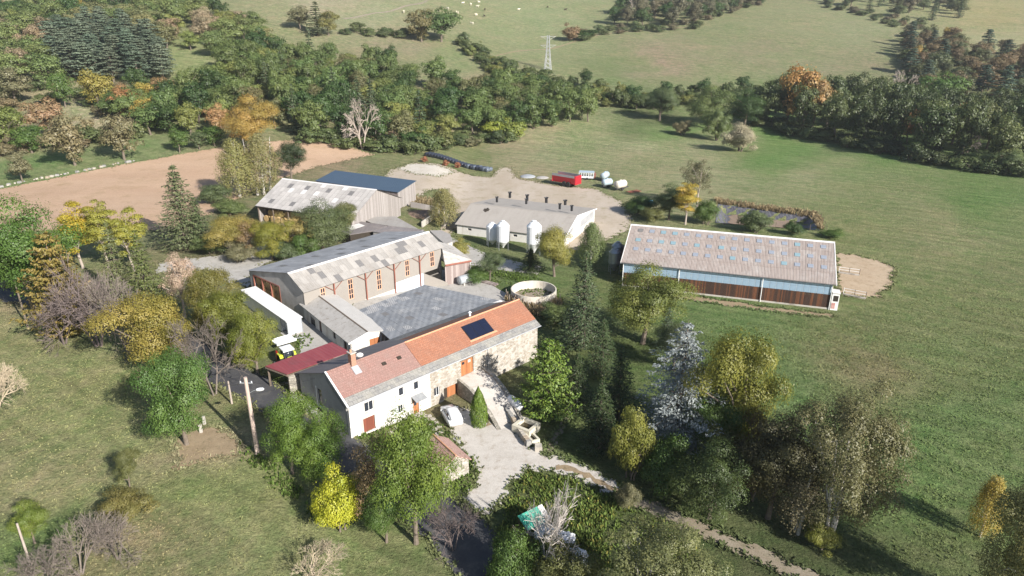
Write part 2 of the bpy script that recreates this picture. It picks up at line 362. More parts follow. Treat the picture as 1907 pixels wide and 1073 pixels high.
# ------------------------------------------------------------------ flat sheets: road, drive, yard, bare field
EDGES = {}
def poly_area(p): return 0.5*sum(p[i][0]*p[(i+1) % len(p)][1]-p[(i+1) % len(p)][0]*p[i][1] for i in range(len(p)))
def sheet(name, pts, mat, lift=0.035, step=1.6, jit=0.35, zf=None, seed=1, edge=0.9):
    r = random.Random(seed); pts = [(p[0], p[1]) for p in pts]
    if poly_area(pts) < 0: pts = pts[::-1]
    bnd = []
    n = len(pts)
    for i in range(n):
        a = Vector(pts[i]); bb = Vector(pts[(i+1) % n]); L = (bb-a).length; k = max(1, int(L/edge)); t = (bb-a)/max(L, 1e-6); nn = Vector((-t.y, t.x))
        for j in range(k):
            off = jit*(r.random()-0.5)*2 if (j > 0 or k == 1) else 0
            bnd.append(a+(bb-a)*(j/k)+nn*off)
    xs = [p.x for p in bnd]; ys = [p.y for p in bnd]; inner = []
    P = np.array([(p.x, p.y) for p in bnd])
    x = min(xs)
    gxx, gyy = np.meshgrid(np.arange(min(xs), max(xs), step), np.arange(min(ys), max(ys), step)); q = np.stack([gxx.ravel(), gyy.ravel()], 1)
    ins = np.zeros(len(q), bool); x1, y1 = P[:, 0], P[:, 1]; x2, y2 = np.roll(x1, -1), np.roll(y1, -1)
    for i in range(len(P)):
        cnd = ((y1[i] > q[:, 1]) != (y2[i] > q[:, 1])); 
        xi = (x2[i]-x1[i])*(q[:, 1]-y1[i])/((y2[i]-y1[i]) if abs(y2[i]-y1[i]) > 1e-9 else 1e-9)+x1[i]
        ins ^= cnd & (q[:, 0] < xi)
    md = np.full(len(q), 1e9)
    for i in range(len(P)): md = np.minimum(md, (q[:, 0]-x1[i])**2+(q[:, 1]-y1[i])**2)
    q = q[ins & (md > 0.35)]
    vin = bnd+[Vector(p) for p in q]
    v, e, f, *_ = delaunay_2d_cdt(vin, [], [list(range(len(bnd)))], 1, 1e-4)
    zf = zf or tzf
    me = bpy.data.meshes.new(name); me.from_pydata([(p.x, p.y, zf(p.x, p.y)+lift) for p in v], [], f); me.update()
    me.materials.append(mat); me.shade_smooth(); EDGES[name] = bnd
    o = link(name, me); return o
def M_ground(name, c, c2, c3, s1=0.25, s2=2.0, bm=0.5, rough=0.95, stripes=None):
    m, nt, b, out = new_mat(name); v = coords(nt, True); b.inputs['Roughness'].default_value = rough; b.inputs['Specular IOR Level'].default_value = 0.15
    a = mixc(nt, ramp(nt, noise(nt, v, s1, 6, 0.7, stripes), [(0.35, 0.0), (0.68, 1.0)]), c, c2)
    a = mixc(nt, ramp(nt, noise(nt, v, s1*2.7, 5, 0.7), [(0.52, 0.0), (0.78, 1.0)]), a, c3)
    a = mixc(nt, 1.0, a, ramp(nt, noise(nt, v, s2*3, 4, 0.7), [(0.3, 0.85), (0.7, 1.13)]), 'MULTIPLY')
    nt.links.new(a, b.inputs['Base Color']); bump(nt, b, noise(nt, v, s2*4, 4, 0.7), bm, 0.06)
    return m
m_asph = M_ground('asphalt', (0.062, 0.062, 0.068), (0.085, 0.084, 0.086), (0.13, 0.125, 0.115), 0.3, 3, 0.3, 0.85)
m_grav = M_ground('pale_gravel', (0.47, 0.435, 0.39), (0.54, 0.505, 0.46), (0.34, 0.285, 0.225), 0.35, 2.4, 0.5)
m_dirt = M_ground('sandy_yard', (0.39, 0.325, 0.25), (0.47, 0.405, 0.335), (0.27, 0.235, 0.14), 0.10, 1.2, 0.5, stripes=(1, 0.4, 1))
m_dirtb = M_ground('trampled_earth', (0.39, 0.295, 0.20), (0.46, 0.365, 0.26), (0.25, 0.19, 0.11), 0.25, 1.2, 0.6)
m_field = M_ground('bare_soil', (0.41, 0.28, 0.19), (0.46, 0.325, 0.225), (0.33, 0.235, 0.14), 0.07, 0.8, 0.6, stripes=(0.5, 1.6, 1))
m_conc = M_ground('concrete', (0.36, 0.345, 0.32), (0.44, 0.42, 0.39), (0.24, 0.22, 0.19), 0.4, 2.5, 0.25)
m_padw = M_ground('crushed_lime', (0.56, 0.52, 0.46), (0.50, 0.45, 0.38), (0.38, 0.33, 0.25), 0.3, 1.6, 0.4)
m_track = M_ground('earth_track', (0.29, 0.25, 0.195), (0.23, 0.19, 0.135), (0.13, 0.13, 0.065), 0.5, 2.2, 0.6)
m_litter = M_ground('dry_litter', (0.27, 0.205, 0.13), (0.33, 0.255, 0.165), (0.17, 0.14, 0.08), 0.6, 2.5, 0.9)
def pxs(l): return [gat(*p) for p in l]
def strip(name, centre, width, mat, lift, seed=1, jit=0.25):
    pts = [Vector((p[0], p[1])) for p in centre]; sm = []
    for i in range(len(pts)-1):
        p0 = pts[max(i-1, 0)]; p1 = pts[i]; p2 = pts[i+1]; p3 = pts[min(i+2, len(pts)-1)]
        for k in range(6):
            t = k/6; sm.append(0.5*((2*p1)+(-p0+p2)*t+(2*p0-5*p1+4*p2-p3)*t*t+(-p0+3*p1-3*p2+p3)*t**3))
    sm.append(pts[-1]); L = []; Rr = []
    for i, p in enumerate(sm):
        d = (sm[min(i+1, len(sm)-1)]-sm[max(i-1, 0)]).normalized(); n = Vector((-d.y, d.x)); wd = width if not callable(width) else width(i/(len(sm)-1))
        L.append(p+n*wd/2); Rr.append(p-n*wd/2)
    return sheet(name, L+Rr[::-1], mat, lift, 1.5, jit, seed=seed)
S = 'structure'
tag(sheet('bare_field', pxs([(-150, 395), (0, 352), (60, 340), (150, 322), (250, 303), (330, 288), (420, 273), (520, 262), (570, 260), (640, 270), (700, 288), (640, 300), (590, 311), (545, 326), (500, 340), (440, 372), (390, 400), (300, 430), (100, 430), (-150, 440)]), m_field, 0.03, 3.0, 0.6, seed=3), 'bare pinkish stubble field behind the trees', 'field', kind=S)
tag(sheet('farm_yard', pxs([(705, 345), (725, 318), (770, 303), (830, 308), (880, 328), (915, 330), (932, 312), (950, 311), (962, 332), (1035, 346), (1110, 352), (1155, 375), (1178, 405), (1172, 428), (1125, 450), (1060, 470), (1000, 420), (900, 400), (850, 425), (838, 440), (815, 432), (822, 415), (842, 395), (832, 352), (795, 356), (770, 376), (735, 390), (712, 375)]), m_dirt, 0.03, 2.0, 0.5, seed=4), 'sandy yard of packed earth behind the farm buildings', 'yard', kind=S)
tag(sheet('lime_pad', pxs([(738, 312), (765, 305), (800, 306), (838, 316), (845, 321), (815, 330), (775, 325)]), m_padw, 0.05, 1.5, 0.5, seed=5), 'pale crushed lime patch on the yard', 'pad', kind=S)
road_c = [gat(*p) for p in [(935, 1120), (905, 1060), (865, 1000), (800, 950), (715, 893), (655, 852), (602, 806), (556, 772), (503, 738), (452, 710), (405, 690), (350, 645), (280, 608), (200, 585), (100, 566), (0, 548), (-120, 530)]]
tag(strip('asphalt_road', road_c, lambda t: 6.2-1.4*t, m_asph, 0.03, 6, 0.15), 'dark asphalt lane curving past the farmhouse', 'road', kind=S)
tag(sheet('house_apron', pxs([(520, 712), (560, 712), (575, 742), (600, 775), (580, 780), (545, 745)]), m_conc, 0.045, 1.5, 0.3, seed=8), 'grey concrete apron between lane and farmhouse gable', 'apron', kind=S)
tag(sheet('gravel_drive', pxs([(872, 712), (905, 705), (932, 748), (955, 787), (985, 826), (1030, 848), (1100, 873), (1180, 912), (1170, 922), (1130, 918), (1060, 886), (985, 872), (955, 893), (940, 925), (912, 958), (862, 940), (862, 925), (888, 902), (896, 880), (872, 850), (848, 822), (836, 802), (838, 770), (850, 760), (880, 760), (905, 785), (903, 745)]), m_grav, 0.04, 1.2, 0.45, seed=9, edge=0.6), 'pale gravel drive in front of the farmhouse', 'drive', kind=S)
tk = [gat(*p) for p in [(1150, 915), (1230, 953), (1310, 988), (1400, 1028), (1500, 1075), (1600, 1120)]]
tag(strip('dirt_track', tk, 2.1, m_track, 0.03, 10, 0.3), 'two rut dirt track leaving the gravel drive', 'track', kind=S)
tag(strip('foot_path', pxs([(1015, 850), (1030, 825), (1045, 795), (1060, 765), (1085, 720)]), 0.9, m_track, 0.03, 11, 0.2), 'narrow stone edged footpath through the garden grass', 'path', kind=S)
tag(sheet('farm_lane', pxs([(838, 440), (860, 452), (900, 470), (960, 487), (1010, 497), (1000, 512), (930, 503), (880, 495), (845, 482), (828, 470), (800, 445)]), m_conc, 0.045, 1.5, 0.2, seed=12), 'grey concrete lane below the white piggery', 'lane', kind=S)
tag(sheet('upper_lane', pxs([(295, 492), (330, 483), (400, 478), (470, 462), (520, 450), (540, 470), (480, 500), (462, 540), (425, 525), (400, 503), (330, 503), (290, 510)]), m_conc, 0.045, 1.5, 0.4, seed=13), 'pale lane leading to the open hay barn end', 'lane', kind=S)
tag(sheet('court', pxs([(560, 600), (600, 560), (760, 500), (860, 500), (940, 545), (990, 600), (960, 640), (700, 690), (560, 680)]), m_conc, 0.02, 2.0, 0.2, seed=14), 'worn concrete court between the barns', 'court', kind=S)
tag(sheet('barn_dirt', pxs([(1556, 470), (1590, 474), (1640, 487), (1668, 500), (1660, 530), (1635, 555), (1600, 553), (1560, 548)]), m_dirtb, 0.04, 1.4, 0.6, seed=15), 'trampled bare dirt beside the long barn end', 'dirt', kind=S)
tag(sheet('dry_litter', pxs([(330, 820), (370, 800), (410, 800), (450, 825), (440, 850), (400, 850), (360, 865), (325, 878)]), m_litter, 0.03, 1.2, 0.8, seed=16), 'dry leaf litter under the roadside trees', 'litter', kind=S)
tag(sheet('barn_verge', pxs([(1255, 548), (1300, 552), (1430, 572), (1550, 585), (1550, 592), (1430, 580), (1300, 562), (1255, 556)]), m_litter, 0.03, 1.0, 0.3, seed=17), 'dry weedy strip along the long barn foot', 'verge', kind=S)

tag(strip('leaf_drift', pxs([(893, 728), (900, 752), (906, 775), (909, 792)]), 0.7, m_litter, 0.07, 51, 0.4), 'brown leaf drift along the drive crown', 'leaf litter', kind=S)
tag(strip('track_crown', pxs([(1035, 868), (1085, 884), (1130, 903), (1175, 925)]), 0.8, m_litter, 0.07, 52, 0.4), 'dark leaf strewn crown of the drive', 'leaf litter', kind=S)
tag(strip('field_track', pxs([(925, 104), (1000, 93), (1060, 81), (1130, 63), (1200, 56), (1290, 50)]), 1.6, m_litter, 0.06, 53, 0.5), 'pale dry track between the far pasture and the hill field', 'track', kind=S)
tag(strip('far_lane', pxs([(640, 35), (690, 26), (740, 17), (785, 6), (800, -5)]), 2.4, m_track, 0.06, 54, 0.5), 'pale lane crossing the far pasture', 'lane', kind=S)
# ------------------------------------------------------------------ shared building materials
m_white = M('white_render', (0.68, 0.66, 0.62), (0.60, 0.57, 0.53), 0.8, 0.9, bmp=0.15, stain=((0.44, 0.40, 0.34), 0.6, (1.5, 1.5, 0.4)))
m_stonew = M_stone('pale_rubble_stone', (0.47, 0.435, 0.385), (0.30, 0.26, 0.21), (0.45, 0.425, 0.385), 2.2)
m_stoned = M_stone('grey_field_stone', (0.42, 0.385, 0.33), (0.26, 0.24, 0.20), (0.20, 0.19, 0.165), 2.3)
m_greyr = M('grey_render', (0.42, 0.40, 0.375), (0.35, 0.33, 0.31), 0.9, 0.92, bmp=0.2, stain=((0.27, 0.25, 0.23), 0.5))
m_pink = M_tile('pink_clay_tile', (0.29, 0.165, 0.14), (0.345, 0.21, 0.18), (0.26, 0.175, 0.15), 0.28, 0.36, (0.19, 0.11, 0.09))
m_orange = M_tile('orange_clay_tile', (0.34, 0.145, 0.085), (0.39, 0.19, 0.12), (0.25, 0.125, 0.085), 0.28, 0.36, (0.19, 0.085, 0.055))
m_slate = M_tile('stone_slate', (0.26, 0.255, 0.245), (0.165, 0.165, 0.17), (0.34, 0.32, 0.27), 0.6, 0.5, (0.08, 0.08, 0.08))
m_ridge = M('ridge_tile', (0.52, 0.25, 0.13), (0.60, 0.34, 0.22), 3, 0.85)
m_fibre = M_sheet('pale_fibre_cement', (0.36, 0.34, 0.315), (0.30, 0.28, 0.26), (0.26, 0.235, 0.21), 0.18)
m_fibreg = M_sheet('grey_fibre_cement', (0.33, 0.335, 0.345), (0.27, 0.275, 0.285), (0.40, 0.40, 0.40), 0.18)
m_fibreb = M_sheet('streaked_fibre_cement', (0.35, 0.305, 0.28), (0.215, 0.16, 0.135), (0.40, 0.37, 0.345), 0.24, stretch=(0.55, 0.10, 1), rnd=0.05)
m_slab = M_sheet('blue_grey_roofing', (0.24, 0.25, 0.265), (0.185, 0.195, 0.21), (0.30, 0.30, 0.30), 0.9, stretch=(0.7, 0.2, 1), rnd=0.10)
m_red = M_sheet('red_metal_roof', (0.22, 0.045, 0.055), (0.27, 0.07, 0.075), (0.17, 0.065, 0.065), 0.5, axis='X', rough=0.5, rnd=0.03)
m_corr = M_sheet('dull_brown_corrugated', (0.215, 0.195, 0.19), (0.16, 0.14, 0.14), (0.26, 0.225, 0.21), 0.28)
m_blue = M_sheet('slate_blue_metal', (0.055, 0.085, 0.125), (0.06, 0.09, 0.13), (0.065, 0.10, 0.14), 0.6, rough=0.45, rnd=0.02)
m_sky1 = M('dirty_skylight', (0.155, 0.15, 0.15), (0.20, 0.19, 0.18), 2, 0.5)
m_skyb = M('bluish_skylight', (0.22, 0.255, 0.31), (0.30, 0.32, 0.36), 1.5, 0.35, spec=0.5)
m_skyt = M('teal_skylight', (0.19, 0.30, 0.34), (0.24, 0.34, 0.38), 1.5, 0.35, spec=0.5)
m_skyw = M('new_pale_sheet', (0.68, 0.66, 0.64), (0.60, 0.58, 0.56), 1.5, 0.7)
m_poly = M('blue_polycarbonate', (0.235, 0.335, 0.44), (0.28, 0.38, 0.475), 1.2, 0.4, stretch=(2, 2, 0.4), spec=0.5)
m_polyr = M('pale_glazing_bar', (0.50, 0.57, 0.63), None, 2, 0.5)
m_woodd = M_plank('dark_stained_board', (0.19, 0.075, 0.035), (0.055, 0.032, 0.024), 0.22)
m_woodg = M_plank('silver_weathered_board', (0.40, 0.37, 0.35), (0.25, 0.225, 0.21), 0.2, axis=1)
m_woodgx = M_plank('silver_weathered_board_front', (0.42, 0.36, 0.335), (0.25, 0.20, 0.185), 0.2, axis=0)
m_woodo = M_plank('varnished_orange_board', (0.46, 0.20, 0.085), (0.33, 0.13, 0.055), 0.2)
m_woodr = M_plank('red_brown_board', (0.24, 0.075, 0.045), (0.17, 0.055, 0.035), 0.2)
m_beam = M('old_timber', (0.20, 0.16, 0.125), (0.13, 0.10, 0.075), 3, 0.9)
m_trimw = M('white_paint', (0.80, 0.79, 0.77), (0.74, 0.73, 0.71), 2, 0.6)
m_gutter = M('zinc_gutter', (0.50, 0.51, 0.53), (0.42, 0.43, 0.45), 2, 0.45, metal=0.3)
m_pane = M_glass('window_glass')
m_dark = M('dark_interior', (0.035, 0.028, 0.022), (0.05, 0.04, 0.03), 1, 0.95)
m_rust = M('red_oxide_steel', (0.30, 0.12, 0.085), (0.24, 0.09, 0.065), 2, 0.6)
m_sash = M('terracotta_sash', (0.62, 0.38, 0.25), (0.55, 0.32, 0.2), 2, 0.7)
m_beige = M('beige_panel', (0.29, 0.265, 0.235), (0.265, 0.24, 0.215), 0.6, 0.9, bmp=0.1)
m_pblue = M('pale_blue_panel', (0.52, 0.60, 0.66), (0.47, 0.55, 0.61), 1, 0.6)
m_steel = M('galvanised_steel', (0.42, 0.44, 0.46), (0.34, 0.36, 0.38), 2, 0.4, metal=0.5)
m_black = M('black_plastic', (0.018, 0.018, 0.02), (0.03, 0.03, 0.032), 3, 0.4, spec=0.5)
m_cwall = M('stained_concrete', (0.50, 0.47, 0.425), (0.40, 0.37, 0.33), 0.8, 0.92, bmp=0.2, stain=((0.24, 0.21, 0.18), 0.6))
m_straw = M('straw', (0.52, 0.37, 0.17), (0.40, 0.27, 0.11), 4, 0.95, bmp=0.6, bscale=20)
m_hay = M('hay_bale_face', (0.50, 0.355, 0.175), (0.36, 0.24, 0.11), 5, 0.95, bmp=0.8, bscale=18)
m_rubber = M('tyre_rubber', (0.025, 0.025, 0.025), (0.04, 0.038, 0.035), 4, 0.85)
m_asb = M('mossy_asbestos_roof', (0.43, 0.41, 0.385), (0.36, 0.34, 0.315), 0.6, 0.92, bmp=0.2, bscale=8, stain=((0.26, 0.235, 0.20), 1.4))
m_pigroof = M_sheet('tan_fibre_cement', (0.38, 0.35, 0.315), (0.335, 0.305, 0.275), (0.29, 0.265, 0.235), 0.2, rnd=0.03)
m_satin = M('satin_white_grp', (0.74, 0.75, 0.76), (0.68, 0.69, 0.70), 1.2, 0.35, spec=0.5)
m_brick = M('old_brick', (0.30, 0.15, 0.10), (0.40, 0.25, 0.18), 5, 0.9)
m_tarp = M('white_plastic_film', (0.70, 0.71, 0.74), (0.55, 0.56, 0.60), 3, 0.35, bmp=0.5, bscale=5, spec=0.5)

def wall(parent, name, mat, p0, p1, z0, ztop, th, holes=(), thru=False):
    """upright wall from p0 to p1 (local xy), outer face on the right-hand side of p0->p1 facing -normal; ztop number or [(s,z)..]; holes (s0,s1,z0,z1) cut through the outer leaf with reveals"""
    p0 = Vector(p0); p1 = Vector(p1); L = (p1-p0).length; u = (p1-p0)/L; n = Vector((-u.y, u.x))
    prof = [(0, ztop), (L, ztop)] if isinstance(ztop, (int, float)) else list(ztop)
    def zt(s):
        for (a, za), (b_, zb) in zip(prof, prof[1:]):
            if a-1e-6 <= s <= b_+1e-6: return za+(zb-za)*(s-a)/max(b_-a, 1e-9)
        return prof[-1][1]
    ss = sorted(set([0, L]+[p[0] for p in prof]+[h[0] for h in holes]+[h[1] for h in holes]))
    mb = MB()
    def pt(s, d, z): q = p0+u*s+n*d; return (q.x, q.y, z)
    for a, b_ in zip(ss, ss[1:]):
        mid = (a+b_)/2; hs = sorted([h for h in holes if h[0] <= mid <= h[1]], key=lambda h: h[2]); z = z0
        segs = []
        for h in hs:
            if h[2] > z+1e-4: segs.append((z, z, h[2], h[2]))
            z = h[3]
        segs.append((z, z, zt(a), zt(b_)))
        for (za, zb, zc, zd) in segs: mb.quad(pt(a, 0, za), pt(b_, 0, zb), pt(b_, 0, zd), pt(a, 0, zc))
        if thru:
            for (za, zb, zc, zd) in segs: mb.quad(pt(b_, th, zb), pt(a, th, za), pt(a, th, zc), pt(b_, th, zd))
        else: mb.quad(pt(b_, th, z0), pt(a, th, z0), pt(a, th, zt(a)), pt(b_, th, zt(b_)))
        mb.quad(pt(a, 0, zt(a)), pt(b_, 0, zt(b_)), pt(b_, th, zt(b_)), pt(a, th, zt(a)))
    mb.quad(pt(0, th, z0), pt(0, 0, z0), pt(0, 0, zt(0)), pt(0, th, zt(0)))
    mb.quad(pt(L, 0, z0), pt(L, th, z0), pt(L, th, zt(L)), pt(L, 0, zt(L)))
    r = th if thru else th*0.8
    for (a, b_, c, d) in holes:
        mb.quad(pt(a, 0, c), pt(a, r, c), pt(a, r, d), pt(a, 0, d)); mb.quad(pt(b_, r, c), pt(b_, 0, c), pt(b_, 0, d), pt(b_, r, d))
        mb.quad(pt(a, 0, d), pt(a, r, d), pt(b_, r, d), pt(b_, 0, d)); mb.quad(pt(a, r, c), pt(a, 0, c), pt(b_, 0, c), pt(b_, r, c))
    me = bpy.data.meshes.new(name); me.from_pydata(mb.v, [], mb.f); me.update(); me.materials.append(mat)
    o = link(name, me, parent)
    return o, pt
def window(parent, pt, hole, cols=2, rows=1, fm=None, name='window', depth=0.12, fw=0.07, pane=None, sill=None):
    fm = fm or m_trimw; s0, s1, z0, z1 = hole
    def bar(mb, a, b_, c, d, d0, d1):
        P8 = [pt(a, d0, c), pt(b_, d0, c), pt(b_, d1, c), pt(a, d1, c), pt(a, d0, d), pt(b_, d0, d), pt(b_, d1, d), pt(a, d1, d)]
        mb.add(P8, [(0, 3, 2, 1), (4, 5, 6, 7), (0, 1, 5, 4), (1, 2, 6, 5), (2, 3, 7, 6), (3, 0, 4, 7)])
    mb = MB(); e = 0.002
    bar(mb, s0+e, s0+fw, z0+e, z1-e, depth, depth+0.06); bar(mb, s1-fw, s1-e, z0+e, z1-e, depth, depth+0.06)
    bar(mb, s0+fw, s1-fw, z0+e, z0+fw, depth, depth+0.06); bar(mb, s0+fw, s1-fw, z1-fw, z1-e, depth, depth+0.06)
    for i in range(1, cols):
        s = s0+(s1-s0)*i/cols; bar(mb, s-fw*0.4, s+fw*0.4, z0+fw, z1-fw, depth+0.005, depth+0.055)
    for j in range(1, rows):
        z = z0+(z1-z0)*j/rows; bar(mb, s0+fw, s1-fw, z-fw*0.4, z+fw*0.4, depth+0.008, depth+0.052)
    w_ = mb.build(name, fm, parent)
    ip = MB(); k = 0
    for i in range(cols):
        for j in range(rows):
            a = s0+(s1-s0)*i/cols; b_ = s0+(s1-s0)*(i+1)/cols; c = z0+(z1-z0)*j/rows; d = z0+(z1-z0)*(j+1)/rows
            q = MB(); bar(q, a+0.02, b_-0.02, c+0.02, d-0.02, depth+0.025, depth+0.035); q.build('pane', pane or m_pane, w_)
    if sill:
        q = MB(); bar(q, s0-0.08, s1+0.08, z0-0.09, z0-0.003, -0.06, depth); q.build('sill', sill, w_)
    return w_
def pbox(parent, pt, name, mat, a, b_, c, d, d0, d1):
    mb = MB(); P8 = [pt(a, d0, c), pt(b_, d0, c), pt(b_, d1, c), pt(a, d1, c), pt(a, d0, d), pt(b_, d0, d), pt(b_, d1, d), pt(a, d1, d)]
    mb.add(P8, [(0, 3, 2, 1), (4, 5, 6, 7), (0, 1, 5, 4), (1, 2, 6, 5), (2, 3, 7, 6), (3, 0, 4, 7)])
    return mb.build(name, mat, parent)
def lerp(a, b, t): return tuple(a[i]+(b[i]-a[i])*t for i in range(len(a)))
def roof_plane(parent, name, mat, corners, th=0.08):
    """corners: eave-left, eave-right, ridge-right, ridge-left; built in its own plane frame so that local x runs along the eave and y up the slope"""
    a, b_, c, d = [Vector(q) for q in corners]
    ux = (b_-a).normalized(); nz = ux.cross(d-a).normalized(); uy = nz.cross(ux)
    Mx = Matrix((ux, uy, nz)).transposed().to_4x4(); Mx.translation = a
    inv = Mx.inverted(); L = [inv@q for q in (a, b_, c, d)]
    mb = MB(); mb.slab([(q.x, q.y, q.z) for q in L], th)
    o = mb.build(name, mat, parent); o.matrix_local = Mx
    return o, Mx
def sheets(parent, corners, ncol, nrow, mat, name='roof_sheet', th=0.03, lap=0.0, rib=None, skip=(), jit=0.012, seed=0, special=None):
    """roof covered in single sheets, each an object sharing one mesh; corners as in roof_plane. Returns grid of matrices"""
    r = random.Random(seed); a, b_, c, d = [Vector(q) for q in corners]
    ux = (b_-a).normalized(); nz = ux.cross(d-a).normalized(); uy = nz.cross(ux)
    LX = (b_-a).length; LY = (d-a).length; sw = LX/ncol; sh = LY/nrow
    skew = (d-a).dot(ux)/LY*0
    mb = MB()
    k = 8
    # corrugated sheet: ribs along y
    top = []
    n = rib or 6
    for i in range(n+1):
        x = (sw-0.015)*i/n; z = (0.06 if rib else 0.035) if i % 2 == 0 else 0.0
        top.append((x, z))
    vs = [(x, 0, z) for x, z in top]+[(x, sh+0.06, z-0.02) for x, z in top]+[(x, 0, z-th) for x, z in top]
    N = n+1
    fs = [(i, i+1, N+i+1, N+i) for i in range(n)]+[(2*N+i, 2*N+i+1, i+1, i) for i in range(n)]
    mb.add(vs, fs); me = mb.mesh(name, mat); mes = {}
    out = {}
    for i in range(ncol):
        for j in range(nrow):
            if (i, j) in skip: continue
            p = a+ux*(i*sw)+uy*(j*sh)
            t = lerp((0,), (1,), (i*sw)/LX)
            Mx = Matrix((ux, uy, nz)).transposed().to_4x4(); Mx.translation = p+nz*(0.03+jit*r.random())
            mm = me
            nm = name
            if special and (i, j) in special:
                sm = special[(i, j)]; nm = 'skylight'
                if sm.name not in mes:
                    mes[sm.name] = mb.mesh('skylight', sm)
                mm = mes[sm.name]
            o = link(nm, mm, parent); o.matrix_local = Mx; out[(i, j)] = o
    return out
# ------------------------------------------------------------------ buildings
def pmat(o): return Matrix.Translation(o.location)@o.rotation_euler.to_matrix().to_4x4()
def hit(px, py, parent, Mx):
    """where the line of sight of a pixel meets a roof plane, in the plane's own frame"""
    W = pmat(parent)@Mx; inv = W.inverted(); d = Vector(ray(px, py)); o = inv@Vector((0, 0, CAM_H)); dd = inv.to_3x3()@d
    t = -o.z/dd.z; return o+dd*t
# ---- farmhouse
house = thing('farmhouse', 'long stone and white rendered farmhouse with pink and orange tiled roof', 'farmhouse', (-19.35, 69.43, 0), R(44.3))
HL, HE, HRY, HRZ = 33.0, 5.4, 4.55, 8.17
fz = lambda y: HE+(HRZ-HE)/HRY*y
rz_ = lambda y: HRZ-(HRZ-5.05)/(12.6-HRY)*(y-HRY)
h1 = [(2.1, 3.75, 0.6, 2.65), (2.45, 3.75, 3.4, 4.75), (7.5, 8.3, 3.55, 4.75), (9.85, 10.65, 3.5, 4.7), (7.25, 8.05, 1.2, 2.35), (9.55, 10.45, 0.0, 2.1)]
wf, pt = wall(house, 'rendered_wall', m_white, (0.3, 0.35), (12.4, 0.35), -0.4, fz(0.35)-0.12, 0.5, [tuple(v-(0.3 if i < 2 else 0) for i, v in enumerate(h)) for h in h1])
hh = [(a-0.3, b-0.3, c, d) for a, b, c, d in h1]
pbox(house, pt, 'cellar_door', m_woodr, hh[0][0], hh[0][1], hh[0][2], hh[0][3], 0.22, 0.3)
window(house, pt, hh[1], 2, 1, sill=m_cwall); window(house, pt, hh[2], 1, 1, sill=m_cwall); window(house, pt, hh[3], 1, 1, sill=m_cwall); window(house, pt, hh[4], 2, 1, sill=m_cwall)
m_shut = M('pale_grey_shutter', (0.52, 0.55, 0.54), (0.47, 0.5, 0.49), 3, 0.6)
for k, (a, b) in enumerate(((hh[4][0]-0.74, hh[4][0]-0.06), (hh[4][1]+0.06, hh[4][1]+0.74))):
    pbox(house, pt, 'shutter', m_shut, a, b, 1.15, 2.4, -0.055, -0.005)
for hq in (hh[1], hh[2], hh[3]): pbox(house, pt, 'shutter', m_shut, hq[1]+0.05, hq[1]+0.45, hq[2], hq[3], -0.055, -0.005)
fd = pbox(house, pt, 'front_door', m_woodo, hh[5][0], hh[5][1], hh[5][2], hh[5][3], 0.2, 0.27)
pbox(fd, pt, 'door_glass', m_pane, hh[5][0]+0.25, hh[5][1]-0.25, 1.2, 1.7, 0.185, 0.198)
pbox(house, pt, 'doorstep', m_cwall, hh[5][0]-0.3, hh[5][1]+0.3, -0.3, 0.12, -0.75, -0.01)
aw = MB(); x0, x1 = 9.3, 11.1; aw.slab([(x0, -0.75, 2.45), (x1, -0.75, 2.45), (x1, 0.34, 2.85), (x0, 0.34, 2.85)], 0.08)
aw.build('door_awning', M('slate_awning', (0.30, 0.31, 0.32), None, 3, 0.7), house)
h2 = [(13.0, 13.9, 1.25, 2.55), (14.6, 17.3, -0.3, 1.85), (17.7, 19.95, 2.45, 4.78)]
hs = [(a-12.4, b-12.4, c, d) for a, b, c, d in h2]
ws, pt2 = wall(house, 'stone_wall', m_stonew, (12.4, 0.352), (32.7, 0.352), -0.4, fz(0.35)-0.12, 0.6, hs)
window(house, pt2, hs[0], 2, 1, sill=m_cwall)
ad = pbox(house, pt2, 'cart_door', m_woodo, hs[1][0]+0.9, hs[1][1]-0.2, -0.3, 1.8, 0.42, 0.48)
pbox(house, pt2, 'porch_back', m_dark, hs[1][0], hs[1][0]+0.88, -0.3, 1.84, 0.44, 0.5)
bd = MB()
for s_ in range(2):
    a = hs[2][0]+0.06+s_*1.08; d_ = pbox(house, pt2, 'barn_door', m_woodo, a, a+1.04, hs[2][2]+0.02, hs[2][3]-0.05, 0.10, 0.17)
    pbox(d_, pt2, 'door_light', m_pane if s_ == 0 else m_skyw, a+0.2, a+0.62, hs[2][3]-0.62, hs[2][3]-0.25, 0.075, 0.098)
pbox(house, pt2, 'door_frame', m_beam, hs[2][0]-0.12, hs[2][1]+0.12, hs[2][3]+0.003, hs[2][3]+0.12, -0.03, 0.25)
mb = MB(); mb.tube((22.6, 0.28, 0.2), (22.6, 0.28, 5.2), 0.05); mb.build('downpipe', m_gutter, house)
gp = [(0, rz_(12.3)-0.12), (12.3-HRY, HRZ-0.15), (11.95, fz(0.35)-0.12)]
gw, pg = wall(house, 'gable_wall', m_greyr, (0.31, 12.3), (0.31, 0.36), -0.4, gp, 0.5, [(4.4, 5.55, 2.1, 4.75)])
window(house, pg, (4.4, 5.55, 2.1, 4.75), 1, 1, sill=m_cwall)
pbox(house, pg, 'door_surround', m_trimw, 4.2, 4.395, 2.0, 4.9, -0.03, 0.05)
wall(house, 'end_wall', m_stonew, (32.69, 0.36), (32.69, 11.0), -0.4, [(0, fz(0.36)-0.12), (HRY-0.36, HRZ-0.15), (10.64, rz_(11.0)-0.12)], 0.5)
wall(house, 'rear_wall', m_greyr, (32.7, 11.5), (0.3, 11.5), -0.4, rz_(11.5)-0.12, 0.4)
